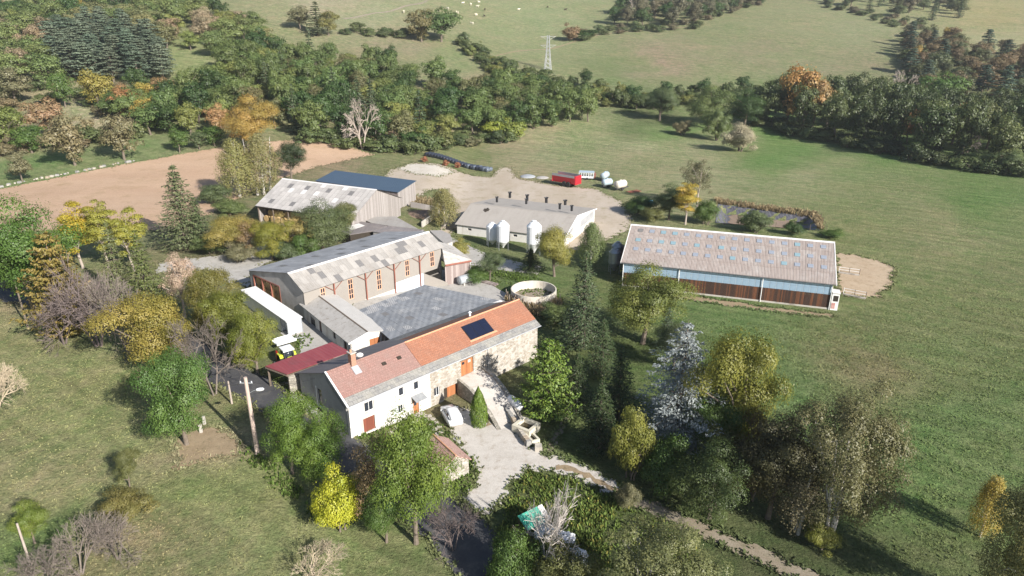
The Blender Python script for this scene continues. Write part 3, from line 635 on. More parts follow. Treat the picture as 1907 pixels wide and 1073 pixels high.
# slate-grey band below the gable verge
mb = MB(); mb.slab([(-0.02, 0.4, fz(0.4)-0.2), (0.28, 0.4, fz(0.4)-0.2), (0.28, HRY, HRZ-0.2), (-0.02, HRY, HRZ-0.2)], 0.75); mb.build('gable_band', m_slate, house)
SB = 1.15
roof_plane(house, 'eave_slates', m_slate, [(0, 0, fz(0)), (HL, 0, fz(0)), (HL, SB, fz(SB)), (0, SB, fz(SB))], 0.14)
rp, Mp = roof_plane(house, 'pink_roof', m_pink, [(0, SB-0.1, fz(SB-0.1)+0.05), (11.75, SB-0.1, fz(SB-0.1)+0.05), (11.75, HRY, HRZ+0.05), (0, HRY, HRZ+0.05)], 0.12)
ro, Mo = roof_plane(house, 'orange_roof', m_orange, [(11.76, SB-0.1, fz(SB-0.1)+0.065), (HL, SB-0.1, fz(SB-0.1)+0.065), (HL, HRY, HRZ+0.065), (11.76, HRY, HRZ+0.065)], 0.12)
mb = MB(); mb.slab([(11.66, SB, fz(SB)+0.13), (11.86, SB, fz(SB)+0.13), (11.86, HRY, HRZ+0.13), (11.66, HRY, HRZ+0.13)], 0.06); mb.build('party_tiles', m_orange, house)
roof_plane(house, 'rear_sheeting', m_corr, [(13.5, 12.6, rz_(12.6)), (0, 12.6, rz_(12.6)), (0, HRY+0.1, HRZ), (13.5, HRY+0.1, HRZ)], 0.08)
roof_plane(house, 'rear_tiles', M_tile('shaded_rear_tile', (0.33, 0.15, 0.085), (0.28, 0.13, 0.08), (0.25, 0.14, 0.1)), [(HL, 8.6, rz_(8.6)), (13.52, 8.6, rz_(8.6)), (13.52, HRY+0.1, HRZ+0.02), (HL, HRY+0.1, HRZ+0.02)], 0.1)
roof_plane(house, 'rear_slates', m_slate, [(HL, 11.7, rz_(11.7)), (13.52, 11.7, rz_(11.7)), (13.52, 8.6, rz_(8.6)-0.01), (HL, 8.6, rz_(8.6)-0.01)], 0.1)
mb = MB(); mb.tube((0, HRY, HRZ+0.08), (11.7, HRY, HRZ+0.08), 0.11, n=8); mb.build('ridge_tiles', m_pink, house)
mb = MB(); mb.tube((11.7, HRY, HRZ+0.09), (HL, HRY, HRZ+0.09), 0.12, n=8); mb.build('ridge_tiles', m_ridge, house)
mb = MB(); mb.slab([(-0.1, -0.02, fz(0)+0.12), (0.12, -0.02, fz(0)+0.12), (0.12, HRY, HRZ+0.22), (-0.1, HRY, HRZ+0.22)], 0.2); mb.build('verge_board', m_trimw, house)
mb = MB(); mb.tube((0, -0.08, HE-0.06), (HL, -0.08, HE-0.06), 0.075, n=8); mb.build('eave_gutter', m_gutter, house)
# chimney, dish, vents, solar collectors
ch = MB(); ch.box(3.35, 4.0, 4.0, 4.75, 7.3, 9.7); cho = ch.build('chimney', m_brick, house)
MB().box(3.25, 4.1, 3.9, 4.85, 9.7, 9.82).build('chimney_cap', m_cwall, cho); MB().lathe([(0.13, 9.82), (0.11, 10.15)], 10, (3.55, 4.35, 0)).build('chimney_pot', m_ridge, cho)
MB().slab([(3.2, 3.0, fz(3.0)+0.16), (4.15, 3.0, fz(3.0)+0.16), (4.15, 4.0, fz(4.0)+0.16), (3.2, 4.0, fz(4.0)+0.16)], 0.06).build('flashing', m_gutter, cho)
dish = MB(); dish.lathe([(0.02, -0.12), (0.25, -0.07), (0.42, 0.02), (0.45, 0.06)], 18, axis='y'); do = dish.build('satellite_dish', m_trimw, house, (4.75, 4.3, 8.95), (R(25), 0, R(-30)))
MB().tube((4.0, 4.35, 8.9), (4.75, 4.42, 8.9), 0.03).build('dish_arm', m_steel, house)
for p in ((715, 678), (743, 667)):
    q = hit(*p, house, Mp); MB().box(q.x-0.28, q.x+0.28, q.y-0.2, q.y+0.22, 0.003, 0.16).build('roof_vent', m_dark, rp)
qs = [hit(*p, house, Mo) for p in ((861, 608), (905, 593), (919, 616), (876, 634))]
sx0, sx1 = 20.8-11.76, 25.1-11.76; sy0, sy1 = (qs[2].y+qs[3].y)/2, (qs[0].y+qs[1].y)/2
m_sol = M_glass('solar_collector', (0.012, 0.016, 0.035), 0.12)
fr = MB().box(sx0-0.06, sx1+0.06, sy0-0.06, sy1+0.06, 0.004, 0.07).build('collector_frame', m_black, ro)
for k in range(3):
    a = sx0+(sx1-sx0)*k/3; MB().box(a+0.04, a+(sx1-sx0)/3-0.04, sy0, sy1, 0.071, 0.12).build('solar_panel', m_sol, ro)
MB().slab([(sx0-0.3, sy0-0.35, 0.05), (sx1+0.5, sy0-0.35, 0.05), (sx1+0.4, sy0-0.07, 0.05), (sx0-0.3, sy0-0.07, 0.05)], 0.04).build('collector_flashing', m_ridge, ro)
cv = MB(); cv.lathe([(0.16, 0), (0.16, 0.6), (0.28, 0.62), (0.05, 0.85)], 12); cv.build('ridge_cowl', m_satin, house, (24.5, 6.2, rz_(6.2)))
# ---- ramp up to the barn door
rm = MB(); V = [(16.2+1.25, 0.0), (21.2, 0.0)]
def hw(x, y): p = pmat(house)@Vector((x, y, 0)); return (p.x, p.y)
left = [hw(17.3, 0.34), hw(17.2, -2.2), hw(16.9, -4.6), hw(16.3, -7.2), hw(15.2, -10.0)]; right = [hw(21.4, 0.34), hw(21.3, -2.4), hw(20.7, -5.0), hw(19.7, -7.8), hw(18.4, -10.6)]; zz = [2.44, 2.0, 1.35, 0.65, 0.06]
vs = [(p[0], p[1], z) for p, z in zip(left, zz)]+[(p[0], p[1], z) for p, z in zip(right, zz)]
rm.add(vs, [(i, i+1, i+6, i+5) for i in range(4)]); ro_ = rm.build('barn_ramp', m_grav); tag(ro_, 'gravel ramp rising to the barn door', 'ramp', kind=S)
for side, pts, nm in ((0, left, 'ramp_wall'), (1, right, 'ramp_wall')):
    k = MB()
    for i in range(4):
        a, b = Vector(pts[i]), Vector(pts[i+1]); n = (b-a).orthogonal().normalized(); n = n if (n.dot(Vector(pts[i])-Vector((left if side else right)[i])) > 0) else -n
        h0, h1_ = zz[i]+0.25*side, zz[i+1]+0.25*side
        A = [a-n*0.15, b-n*0.15, b+n*0.35, a+n*0.35]
        k.add([(p.x, p.y, -0.2) for p in A]+[(A[0].x, A[0].y, h0), (A[1].x, A[1].y, h1_), (A[2].x, A[2].y, h1_), (A[3].x, A[3].y, h0)], [(0, 1, 5, 4), (1, 2, 6, 5), (2, 3, 7, 6), (3, 0, 4, 7), (4, 5, 6, 7)])
    k.build(nm, m_stoned, ro_)
# ---- narrow white cow shed with gabled fibre roof
shed = thing('cow_shed', 'narrow white block shed with pale gabled roof behind the farmhouse', 'shed', (-34.84, 102.77, 0), R(-52.1))
SL, sy1_, sy2 = 18.5, 3.18, 6.35
sh_h = [(3.3, 5.3, 1.6, 3.5), (6.9, 7.8, 2.0, 4.15), (12.2, 13.1, 2.9, 4.0), (15.9, 16.9, 1.6, 3.9)]
wl, pl = wall(shed, 'side_wall', m_white, (0.3, 0.35), (18.25, 0.35), -0.3, 4.42, 0.3, [(a-0.3, b-0.3, c, d) for a, b, c, d in sh_h])
for k, (a, b, c, d) in enumerate(sh_h):
    if k in (1, 3): pbox(shed, pl, 'door', m_woodd, a-0.3, b-0.3, c, d, 0.12, 0.18)
    else: window(shed, pl, (a-0.3, b-0.3, c, d), 2, 2, fm=m_beam)
gf, pf = wall(shed, 'gable_wall', m_white, (18.25, 0.36), (18.25, 6.1), -0.3, [(0, 4.42), (2.82, 5.28), (5.74, 4.62)], 0.3, [(3.0, 4.7, 3.0, 4.05)])
sw_ = pbox(shed, pf, 'shutter', m_woodo, 3.02, 3.84, 3.02, 4.03, 0.06, 0.1); pbox(shed, pf, 'shutter', m_woodo, 3.88, 4.68, 3.02, 4.03, 0.06, 0.1)
wall(shed, 'gable_wall', m_white, (0.31, 6.1), (0.31, 0.36), -0.3, [(0, 4.62), (2.92, 5.28), (5.74, 4.42)], 0.3)
wall(shed, 'side_wall', m_white, (18.25, 6.1), (0.3, 6.1), -0.3, 4.6, 0.3)
roof_plane(shed, 'roof_slope', m_asb, [(0, 0, 4.5), (SL, 0, 4.5), (SL, sy1_, 5.42), (0, sy1_, 5.42)], 0.07)
roof_plane(shed, 'roof_slope', M('clean_pale_roof', (0.52, 0.50, 0.47), (0.46, 0.44, 0.41), 0.7, 0.9, bmp=0.15, bscale=8), [(SL, sy2, 4.78), (0, sy2, 4.78), (0, sy1_, 5.42), (SL, sy1_, 5.42)], 0.07)
MB().slab([(0, sy1_-0.16, 5.45), (SL, sy1_-0.16, 5.45), (SL, sy1_, 5.52), (0, sy1_, 5.52)], 0.05).build('ridge_cap', m_beam, shed)
MB().slab([(SL-0.04, -0.05, 4.52), (SL+0.06, -0.05, 4.52), (SL+0.06, sy1_, 5.46), (SL-0.04, sy1_, 5.46)], 0.22).build('verge_board', m_trimw, shed)
# ---- large hay hangar
hang = thing('hay_hangar', 'large beige panelled hay hangar with tall terracotta framed windows', 'hangar', (-33.38, 101.28, 0), R(49.0))
GL = 31.0; g1, gz1 = 4.2, 9.37; g2, gz2 = 18.0, 6.5
fsp = {(3, 2): m_sky1, (4, 1): m_sky1, (6, 0): m_sky1, (11, 1): m_sky1, (14, 1): m_sky1, (15, 0): m_sky1, (19, 1): m_sky1, (20, 1): m_sky1, (20, 2): m_sky1, (21, 2): m_sky1, (24, 1): m_sky1}
sheets(hang, [(0, 0, 7.0), (GL, 0, 7.0), (GL, g1, gz1), (0, g1, gz1)], 28, 3, m_fibre, special=fsp, seed=1)
rsp = {(27-x, y): m_sky1 for x, y in ((3, 2), (4, 5), (9, 2), (11, 4), (14, 2), (16, 4), (20, 1), (22, 4))}
sheets(hang, [(GL, g2, gz2), (0, g2, gz2), (0, g1, gz1), (GL, g1, gz1)], 28, 6, m_fibreg, special=rsp, seed=2)
MB().slab([(0, g1-0.28, gz1-0.04), (GL, g1-0.28, gz1-0.04), (GL, g1, gz1+0.12), (0, g1, gz1+0.12)], 0.05).build('ridge_cap', m_skyw, hang)
fh = [(3.4, 4.4, 3.0, 6.6), (8.9, 9.95, 2.85, 6.6), (15.0, 16.05, 2.8, 6.55), (21.6, 22.65, 3.5, 6.6), (27.8, 28.9, 3.7, 6.65), (26.2, 30.2, 0.2, 3.0)]
hwl, ph_ = wall(hang, 'front_wall', m_beige, (0.35, 0.6), (30.7, 0.6), 1.9, 6.95, 0.3, [(a-0.35, b-0.35, max(c, 1.95), d) for a, b, c, d in fh], thru=True)
for (a, b, c, d) in fh[:5]: window(hang, ph_, (a-0.35, b-0.35, c, d), 2, 4 if d-c > 3.3 else 3, fm=m_sash, fw=0.13, depth=0.04)
pw, pp_ = wall(hang, 'plinth', m_white, (0.35, 0.5), (19.0, 0.5), -0.3, 1.9, 0.4)
wall(hang, 'blue_panel', m_pblue, (19.02, 0.52), (25.9, 0.52), -0.3, 3.05, 0.1)
wall(hang, 'ramp_wall', m_beige, (25.92, 0.5), (29.8, -1.9), -0.3, [(0, 3.0), (4.5, 0.6)], 0.25)
for x in (6.0, 12.5, 18.9, 25.0):
    k = MB(); k.box(x-0.09, x+0.09, 0.28, 0.46, -0.3, 6.9)
    for sgn in (-1, 1): k.tube((x, 0.36, 5.55), (x+sgn*1.7, 0.36, 6.8), 0.045, n=6)
    k.build('steel_post', m_rust, hang)
gzr = lambda y: gz1-(gz1-gz2)/(g2-g1)*(y-g1)
wall(hang, 'gable_wall', m_greyr, (0.36, 17.6), (0.36, 0.61), -0.3, [(0, gzr(17.6)-0.05), (17.6-g1, gz1-0.08), (16.99, 7.2)], 0.3, [(1.2, 9.6, 1.0, 5.9)], thru=True)
wall(hang, 'gable_wall', m_fibre, (30.69, 0.61), (30.69, 17.6), -0.3, [(0, 7.2), (g1-0.61, gz1-0.08), (16.99, gzr(17.6)-0.05)], 0.2)
wall(hang, 'rear_wall', m_greyr, (30.7, 17.62), (0.36, 17.62), -0.3, gzr(17.62)-0.1, 0.2)
for yy in (16.4, 13.6, 10.8, 8.0): MB().box(0.3, 0.5, yy-0.11, yy+0.11, 0.5, 6.0).build('door_post', m_rust, hang)
MB().box(0.3, 0.5, 8.0, 16.4, 5.9, 6.12).build('door_beam', m_rust, hang)
# ---- courtyard roof: single panels laid on a near-flat frame
cA, cB, cC, cD = at(728, 634, 5.0), at(932, 560, 5.0), at(790, 527, 5.0), at(664, 575, 5.0)
cr = thing('court_roof', 'wide flat blue grey roof spanning the court between farmhouse and hangar', 'roof', (cA.x, cA.y, 0), 0)
def bil(s, t):
    a = cA.lerp(cB, s); b = cD.lerp(cC, s); p = a.lerp(b, t); return (p.x-cA.x, p.y-cA.y, 5.0-0.35*t)
r_ = random.Random(5); NX, NY = 18, 10
m_slab2 = M_sheet('pale_grey_roofing', (0.36, 0.36, 0.36), (0.28, 0.28, 0.285), (0.40, 0.39, 0.38), 0.3, rnd=0.1)
for i in range(NX):
    for j in range(NY):
        e = 0.006; q = [bil((i+e)/NX, (j+e)/NY), bil((i+1-e)/NX, (j+e)/NY), bil((i+1-e)/NX, (j+1-e)/NY), bil((i+e)/NX, (j+1-e)/NY)]
        dz = r_.random()*0.02; dark = (i, j) in ((5, 3), (13, 8), (3, 6), (9, 1))
        mm = m_sky1 if dark else (m_slab2 if (j >= 8 and i < 11 and r_.random() < 0.75) or r_.random() < 0.05 else m_slab)
        mb = MB(); mb.slab([(p[0], p[1], p[2]+dz) for p in q], 0.04)
        o = mb.build('skylight' if dark else 'roof_panel', mm, cr)
k = MB(); a, b = Vector(bil(0, 0)), Vector(bil(1, 0)); dn = (b-a).normalized(); nn = Vector((dn.y, -dn.x, 0))
k.slab([tuple(a+nn*0.02+Vector((0, 0, 0.12))), tuple(a+nn*0.45+Vector((0, 0, 0.06))), tuple(b+nn*0.45+Vector((0, 0, 0.06))), tuple(b+nn*0.02+Vector((0, 0, 0.12)))], 0.15); k.build('box_gutter', m_skyw, cr)
for t in np.linspace(0.0, 1.0, 5):
    for s_ in (0.995, 0.005): p = bil(s_, t); MB().box(p[0]-0.1, p[0]+0.1, p[1]-0.1, p[1]+0.1, -0.2, p[2]-0.06).build('post', m_beam, cr)
for t in (0.01, 0.33, 0.66, 0.99):
    p, q = bil(0, t), bil(1, t); MB().tube((p[0], p[1], p[2]-0.22), (q[0], q[1], q[2]-0.22), 0.12, n=4).build('purlin', m_beam, cr)
# ---- boarded lean-to at the hangar's end
an = thing('boarded_lean_to', 'weathered vertical board lean-to at the hangar end', 'lean-to', (-33.38, 101.28, 0), R(49.0))
MB().slab([(29.3, -1.9, 4.45), (35.1, -3.3, 4.2), (36.6, 3.4, 5.3), (34.6, 6.0, 6.2), (30.95, 0.45, 6.4)], 0.08).build('roof', m_asb, an)
wall(an, 'board_wall', m_woodgx, (29.6, -1.55), (34.85, -3.0), -0.2, 4.25, 0.08); wall(an, 'end_wall', m_woodg, (34.86, -2.95), (36.2, 3.3), -0.2, [(0, 4.15), (6.39, 5.2)], 0.08)
MB().tube((34.95, -3.1, -0.2), (34.95, -3.1, 4.1), 0.06).build('corner_post', m_trimw, an)
MB().slab([(29.4, -1.95, 4.40), (35.0, -3.34, 4.15), (35.0, -3.30, 4.12), (29.4, -1.9, 4.38)], 0.35).build('fascia', m_rust, an)
# ---- red carport
ca_ = [at(494, 683, 5.0), at(534, 698, 4.9), at(652, 656, 4.9), at(618, 638, 5.0)]
cp = thing('red_carport', 'red ribbed metal carport beside the lane and farmhouse', 'carport', (ca_[1].x, ca_[1].y, 0), 0)
loc = [(p.x-ca_[1].x, p.y-ca_[1].y, p.z) for p in ca_]
rp_, Mr = roof_plane(cp, 'red_roof', m_red, [loc[0], loc[3], loc[2], loc[1]], 0.08)
for px, py in ((540, 682), (575, 667), (617, 651)):
    q = hit(px, py, cp, Mr); MB().box(q.x-0.75, q.x+0.75, q.y-0.7, q.y+0.7, 0.005, 0.05).build('skylight', M('dull_red_skylight', (0.20, 0.10, 0.095), None, 2, 0.6), rp_)
for q in loc:
    c = sum((Vector(p) for p in loc), Vector())/4; p = Vector(q).lerp(c, 0.06); MB().box(p.x-0.1, p.x+0.1, p.y-0.1, p.y+0.1, 0.0, p.z-0.08).build('post', m_beam, cp)
k = MB()
for i in range(4):
    a, b = loc[i], loc[(i+1) % 4]; k.tube((a[0], a[1], a[2]-0.17), (b[0], b[1], b[2]-0.17), 0.1, n=4)
k.build('fascia', m_beam, cp)
k = MB(); a, b = Vector(loc[1]).lerp(Vector(loc[2]), 0.02), Vector(loc[1]).lerp(Vector(loc[2]), 0.98); k.quad((a.x, a.y, 1), (b.x, b.y, 0.6), (b.x, b.y, 4.6), (a.x, a.y, 4.6)); k.quad((a.x+0.05, a.y-0.15, 1), (b.x+0.05, b.y-0.15, 0.6), (b.x+.05, b.y-.15, 4.6), (a.x+.05, a.y-.15, 4.6)); k.build('back_wall', m_stoned, cp)
# ---- low white site cabin with mesh end
wc = [at(449, 540, 4.7), at(480, 532, 4.7), at(553, 588, 4.7), at(533, 598, 4.7)]
cb = thing('white_cabin', 'long low white flat roofed cabin with framed mesh end beside the hangar', 'cabin', (wc[3].x, wc[3].y, tzf(wc[3].x, wc[3].y)), math.atan2(wc[0].y-wc[3].y, wc[0].x-wc[3].x))
CLn = (wc[0]-wc[3]).length; CWd = 2.5
MB().box(2.4, CLn, -CWd, 0, 0.15, 2.55).build('body', m_satin, cb); MB().box(-0.1, CLn+0.1, -CWd-0.1, 0.1, 2.56, 2.72).build('roof', m_trimw, cb)
k = MB()
for x in (0, 2.3):
    for y in (-CWd+0.04, -0.04): k.box(x-0.04, x+0.04, y-0.04, y+0.04, 0, 2.56)
for z in (0.15, 1.3, 2.45): k.box(0.04, 2.26, -CWd, -CWd+0.06, z, z+0.06); k.box(0.04, 2.26, -0.06, 0, z, z+0.06); k.box(-0.03, 0.03, -CWd+0.08, -0.08, z, z+0.06)
k.build('frame', m_steel, cb)
MB().box(0.05, 2.35, -CWd+0.1, -0.1, 0.02, 0.14).build('floor', m_cwall, cb); MB().box(-0.02, 0.02, -CWd+0.1, -0.1, 0.2, 2.44).build('mesh_panel', M('grey_mesh', (0.45, 0.47, 0.5), (0.36, 0.38, 0.41), 8, 0.6), cb)
MB().box(-1.1, 2.3, -CWd-0.6, 0.3, -0.2, 0.015).build('base_slab', m_conc, cb)
# ---- open fronted hay barn
HB = thing('hay_barn', 'open fronted hay barn with patched pale roof and silver board gable', 'barn', (-61.74, 159.74, 0), R(-25.1))
BL, by1, bz0, bz1 = 28.66, 10.0, 6.0, 10.66
def uv7(x, y): u = (x-190-270*(440-y)/275)/1078; return u, (440-y+130*u)/275
sp = {}
for pts, mm in ((((885, 255), (1100, 290), (680, 325), (560, 310), (805, 345), (1020, 380)), m_skyw), (((735, 262), (945, 297), (1160, 328), (390, 380), (590, 412), (805, 450), (545, 240)), m_sky1)):
    for p in pts:
        u, v = uv7(*p); sp[(min(21, max(0, int(u*22))), min(6, max(0, int(v*7))))] = mm
sheets(HB, [(0, 0, bz0), (BL, 0, bz0), (BL, by1, bz1), (0, by1, bz1)], 22, 7, M_sheet('lichened_fibre_cement', (0.47, 0.445, 0.42), (0.38, 0.355, 0.335), (0.33, 0.31, 0.29), 0.2, rnd=0.1), special=sp, seed=3)
sheets(HB, [(BL, 20, 6.4), (0, 20, 6.4), (0, by1, bz1), (BL, by1, bz1)], 22, 4, m_fibreg, seed=4)
MB().slab([(0, by1-0.3, bz1-0.05), (BL, by1-0.3, bz1-0.05), (BL, by1, bz1+0.12), (0, by1, bz1+0.12)], 0.05).build('ridge_cap', m_skyw, HB)
gpz = [(0, bz0-0.05), (by1-0.3, bz1-0.1), (19.2, 6.6)]
wall(HB, 'board_gable', m_woodg, (28.3, 0.3), (28.3, 19.5), 1.5, gpz, 0.08)
wall(HB, 'board_gable', m_woodg, (0.31, 19.5), (0.31, 0.3), 1.5, [(0, 6.6), (9.5, bz1-0.1), (19.2, bz0-0.05)], 0.08)
wall(HB, 'rear_boards', m_woodgx, (28.2, 19.55), (0.4, 19.55), 1.5, 6.5, 0.08)
for i in range(7): x = 0.4+i*(BL-0.9)/6; MB().box(x-0.11, x+0.11, 0.3, 0.52, 1.6, 5.92).build('post', m_beam, HB)
MB().box(0.2, BL-0.2, 0.3, 0.55, 5.62, 5.93).build('eave_beam', m_beam, HB)
# ---- slate blue shed behind it
BS = thing('blue_roofed_shed', 'board shed with plain slate blue metal roof behind the hay barn', 'shed', (-54.0, 184.6, 0), R(-28.0))
roof_plane(BS, 'blue_roof', m_blue, [(0, 0, 6.5), (28.1, 0, 6.5), (28.1, 8.2, 7.9), (0, 8.2, 7.9)], 0.1)
wall(BS, 'board_gable', m_woodg, (27.8, 0.3), (27.8, 7.9), 1.5, [(0, 6.42), (7.6, 7.72)], 0.08)
wall(BS, 'board_gable', m_woodg, (0.3, 7.9), (0.3, 0.3), 1.5, [(0, 7.72), (7.6, 6.42)], 0.08)
wall(BS, 'front_boards', m_woodgx, (0.4, 0.3), (27.7, 0.3), 1.5, 6.4, 0.08, [(24.2, 27.0, 2.0, 5.4)], thru=True); wall(BS, 'rear_boards', m_woodgx, (27.7, 7.92), (0.4, 7.92), 1.5, 7.7, 0.08)
# ---- low linked sheds
def low_shed(name, label, pxp, z, mat, wmat):
    pts = [at(*p, z) for p in pxp]; o = thing(name, label, 'shed', (pts[0].x, pts[0].y, 0), 0); L = [(p.x-pts[0].x, p.y-pts[0].y, z) for p in pts]
    MB().slab(L, 0.12).build('roof', mat, o); c = sum((Vector(q) for q in L), Vector())/len(L)
    for i in range(len(L)):
        a, b = Vector(L[i]).lerp(c, 0.04), Vector(L[(i+1) % len(L)]).lerp(c, 0.04); k = MB(); k.quad((a.x, a.y, 0), (b.x, b.y, 0), (b.x, b.y, z-0.13), (a.x, a.y, z-0.13)); k.build('wall', wmat, o)
    return o, L
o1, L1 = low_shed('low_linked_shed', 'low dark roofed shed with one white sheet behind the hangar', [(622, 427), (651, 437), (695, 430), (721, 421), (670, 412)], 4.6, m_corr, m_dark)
q = [at(*p, 4.66) for p in ((644, 423), (668, 416), (679, 420), (655, 428))]; MB().slab([(p.x-o1.location.x, p.y-o1.location.y, p.z) for p in q], 0.05).build('white_sheet', m_skyw, o1)
low_shed('low_linked_shed', 'low pale roofed shed in front of the hay barn gable', [(669, 405), (691, 415), (722, 420), (778, 426), (736, 403)], 4.4, m_fibre, m_woodd)
low_shed('low_linked_shed', 'low brown roofed shed adjoining the hangar ridge', [(693, 431), (753, 441), (790, 428), (723, 421)], 4.8, m_corr, m_greyr)
low_shed('low_linked_shed', 'small pale grey flat shed at the hangar far corner', [(800, 429), (829, 455), (843, 450), (838, 436), (822, 429)], 4.2, m_fibre, m_white)
# ---- piggery
PG = thing('piggery', 'wide white low piggery with tan roof and black ridge vents', 'piggery', (-13.6, 156.4, 0), R(-24.0))
PL, pz0, py1, pz1, py2, pz2 = 27.7, 2.4, 8.5, 5.5, 23.5, 3.5
R1, M1 = roof_plane(PG, 'roof_slope', m_pigroof, [(0, 0, pz0), (PL, 0, pz0), (PL, py1, pz1), (0, py1, pz1)], 0.1)
R2, M2 = roof_plane(PG, 'roof_slope', m_pigroof, [(PL, py2, pz2), (0, py2, pz2), (0, py1, pz1), (PL, py1, pz1)], 0.1)
pgh = [(3.2, 4.2, 1.15, 1.7), (13.2, 14.2, 0.0, 2.05), (15.0, 16.0, 1.1, 1.7), (22.0, 23.0, 1.1, 1.7)]
w_, pw_ = wall(PG, 'front_wall', m_white, (0.35, 0.4), (27.35, 0.4), -0.3, 2.35, 0.3, [(a-0.35, b-0.35, c, d) for a, b, c, d in pgh])
for k, (a, b, c, d) in enumerate(pgh):
    if k == 1: pbox(PG, pw_, 'door', m_cwall, a-0.35, b-0.35, c, d, 0.1, 0.15)
    else: window(PG, pw_, (a-0.35, b-0.35, c, d), 1, 1, fm=m_cwall)
prof = [(0, pz0+0.0), (py1-0.4, pz1-0.12), (22.7, pz2-0.05)]
w2, pw2 = wall(PG, 'gable_wall', m_white, (27.35, 0.41), (27.35, 23.1), -0.3, prof, 0.3, [(3.5, 4.6, 0.0, 2.1)]); pbox(PG, pw2, 'door', m_cwall, 3.5, 4.6, 0, 2.1, 0.1, 0.15)
wall(PG, 'gable_wall', m_white, (0.35, 23.1), (0.35, 0.41), -0.3, [(0, pz2-0.05), (22.7-py1+0.4, pz1-0.12), (22.7, pz0)], 0.3); wall(PG, 'rear_wall', m_white, (27.35, 23.12), (0.35, 23.12), -0.3, pz2-0.08, 0.3)
pbox(PG, pw2, 'gable_cladding', m_fibreg, 1.0, 6.0, 2.3, 3.3, -0.05, -0.005); pbox(PG, pw2, 'gable_cladding', m_fibreg, 11.5, 21.5, 1.6, 3.3, -0.05, -0.005)
MB().slab([(PL-0.02, -0.05, pz0+0.05), (PL+0.14, -0.05, pz0+0.05), (PL+0.14, py1, pz1+0.06), (PL-0.02, py1, pz1+0.06)], 0.2).build('verge_board', m_trimw, PG)
MB().slab([(PL-0.02, py2, pz2+0.05), (PL+0.14, py2, pz2+0.05), (PL+0.14, py1, pz1+0.06), (PL-0.02, py1, pz1+0.06)], 0.2).build('verge_board', m_trimw, PG)
MB().slab([(0, py1-0.2, pz1-0.02), (PL, py1-0.2, pz1-0.02), (PL, py1, pz1+0.07), (0, py1, pz1+0.07)], 0.05).build('ridge_cap', m_pigroof, PG)
def vent(px, py, Mx, ro, big):
    q = hit(px, py, PG, Mx); p = Mx@Vector((q.x, q.y, 0)); s_ = 1.0 if big else 0.8
    k = MB(); k.lathe([(0.36*s_, -0.3), (0.36*s_, 0.95*s_), (0.58*s_, 1.25*s_), (0.60*s_, 1.3*s_), (0.5*s_, 1.3*s_), (0.3*s_, 0.9*s_)], 14); k.build('vent_chimney', m_black, PG, (p.x, p.y, p.z))
for x, y in ((793, 140), (963, 168), (1152, 195), (1338, 222)): vent(800+x/5.3, 340+y/5.3, M2, R2, True)
for x, y in ((665, 182), (955, 200), (1285, 250), (1403, 268)): vent(800+x/5.3, 340+y/5.3, M1, R1, False)
q = hit(906, 391, PG, M1); k = MB(); k.box(q.x-0.7, q.x+0.7, q.y-0.5, q.y+0.4, 0.004, 0.05).box(q.x-0.25, q.x+0.35, q.y-0.9, q.y-0.51, 0.004, 0.045).box(q.x-0.2, q.x+0.3, q.y+0.41, q.y+0.8, 0.004, 0.055); k.build('moss_patch', m_dark, R1)
# ---- long barn with blue glazing
LB = thing('long_barn', 'long barn with streaked corrugated roof, blue glazing band and dark boards', 'barn', (20.7, 122.2, 0), R(-18.2))
LL, le, ly1, lz1, ly2, lz2 = 37.6, 4.84, 10.96, 9.25, 20.5, 6.3
sheets(LB, [(0, 0, le), (LL, 0, le), (LL, ly1, lz1), (0, ly1, lz1)], 38, 4, m_fibreb, rib=8, seed=6, jit=0.008)
sheets(LB, [(LL, ly2, lz2), (0, ly2, lz2), (0, ly1, lz1), (LL, ly1, lz1)], 38, 3, m_fibreb, rib=8, seed=7, jit=0.008)
fr_ = lambda y: le+(lz1-le)/ly1*y
rv = random.Random(3); sl_ang = math.atan2(lz1-le, ly1)
skm = {}
for mm in (m_skyb, m_skyt, m_sky1): skm[mm.name] = MB().box(-0.48, 0.48, -0.48, 0.48, 0, 0.03).mesh('skylight', mm)
for i in range(16):
    for j, v in enumerate((0.855, 0.60, 0.365)):
        mm = m_sky1 if (i == 0 and j == 0) else (m_skyt if rv.random() < 0.28 else m_skyb)
        x = 2.1+i*(LL-4.0)/15; y = ly1*v; link('skylight', skm[mm.name], LB, (x, y, fr_(y)+0.10), (sl_ang, 0, 0))
    y = ly1+3.4; link('skylight', skm[m_sky1.name], LB, (2.6+i*(LL-4.4)/15, y, lz1-(lz1-lz2)/(ly2-ly1)*3.4+0.10), (-math.atan2(lz1-lz2, ly2-ly1), 0, 0))
MB().slab([(-0.1, ly1-0.35, lz1-0.02), (LL+0.1, ly1-0.35, lz1-0.02), (LL+0.1, ly1, lz1+0.16), (-0.1, ly1, lz1+0.16)], 0.06).build('ridge_cap', m_skyw, LB); MB().slab([(-0.1, ly1, lz1+0.16), (LL+0.1, ly1, lz1+0.16), (LL+0.1, ly1+0.35, lz1-0.02), (-0.1, ly1+0.35, lz1-0.02)], 0.06).build('ridge_cap', m_skyw, LB)
for x in (-0.12, LL-0.05):
    MB().slab([(x, -0.05, le+0.06), (x+0.17, -0.05, le+0.06), (x+0.17, ly1, lz1+0.12), (x, ly1, lz1+0.12)], 0.25).build('verge_board', m_skyw, LB); MB().slab([(x, ly2, lz2+0.06), (x+0.17, ly2, lz2+0.06), (x+0.17, ly1, lz1+0.12), (x, ly1, lz1+0.12)], 0.25).build('verge_board', m_skyw, LB)
MB().box(0.3, 37.2, 0.30, 0.62, -0.3, 0.28).build('plinth', m_cwall, LB)
k = MB(); rb = random.Random(9); x = 0.35
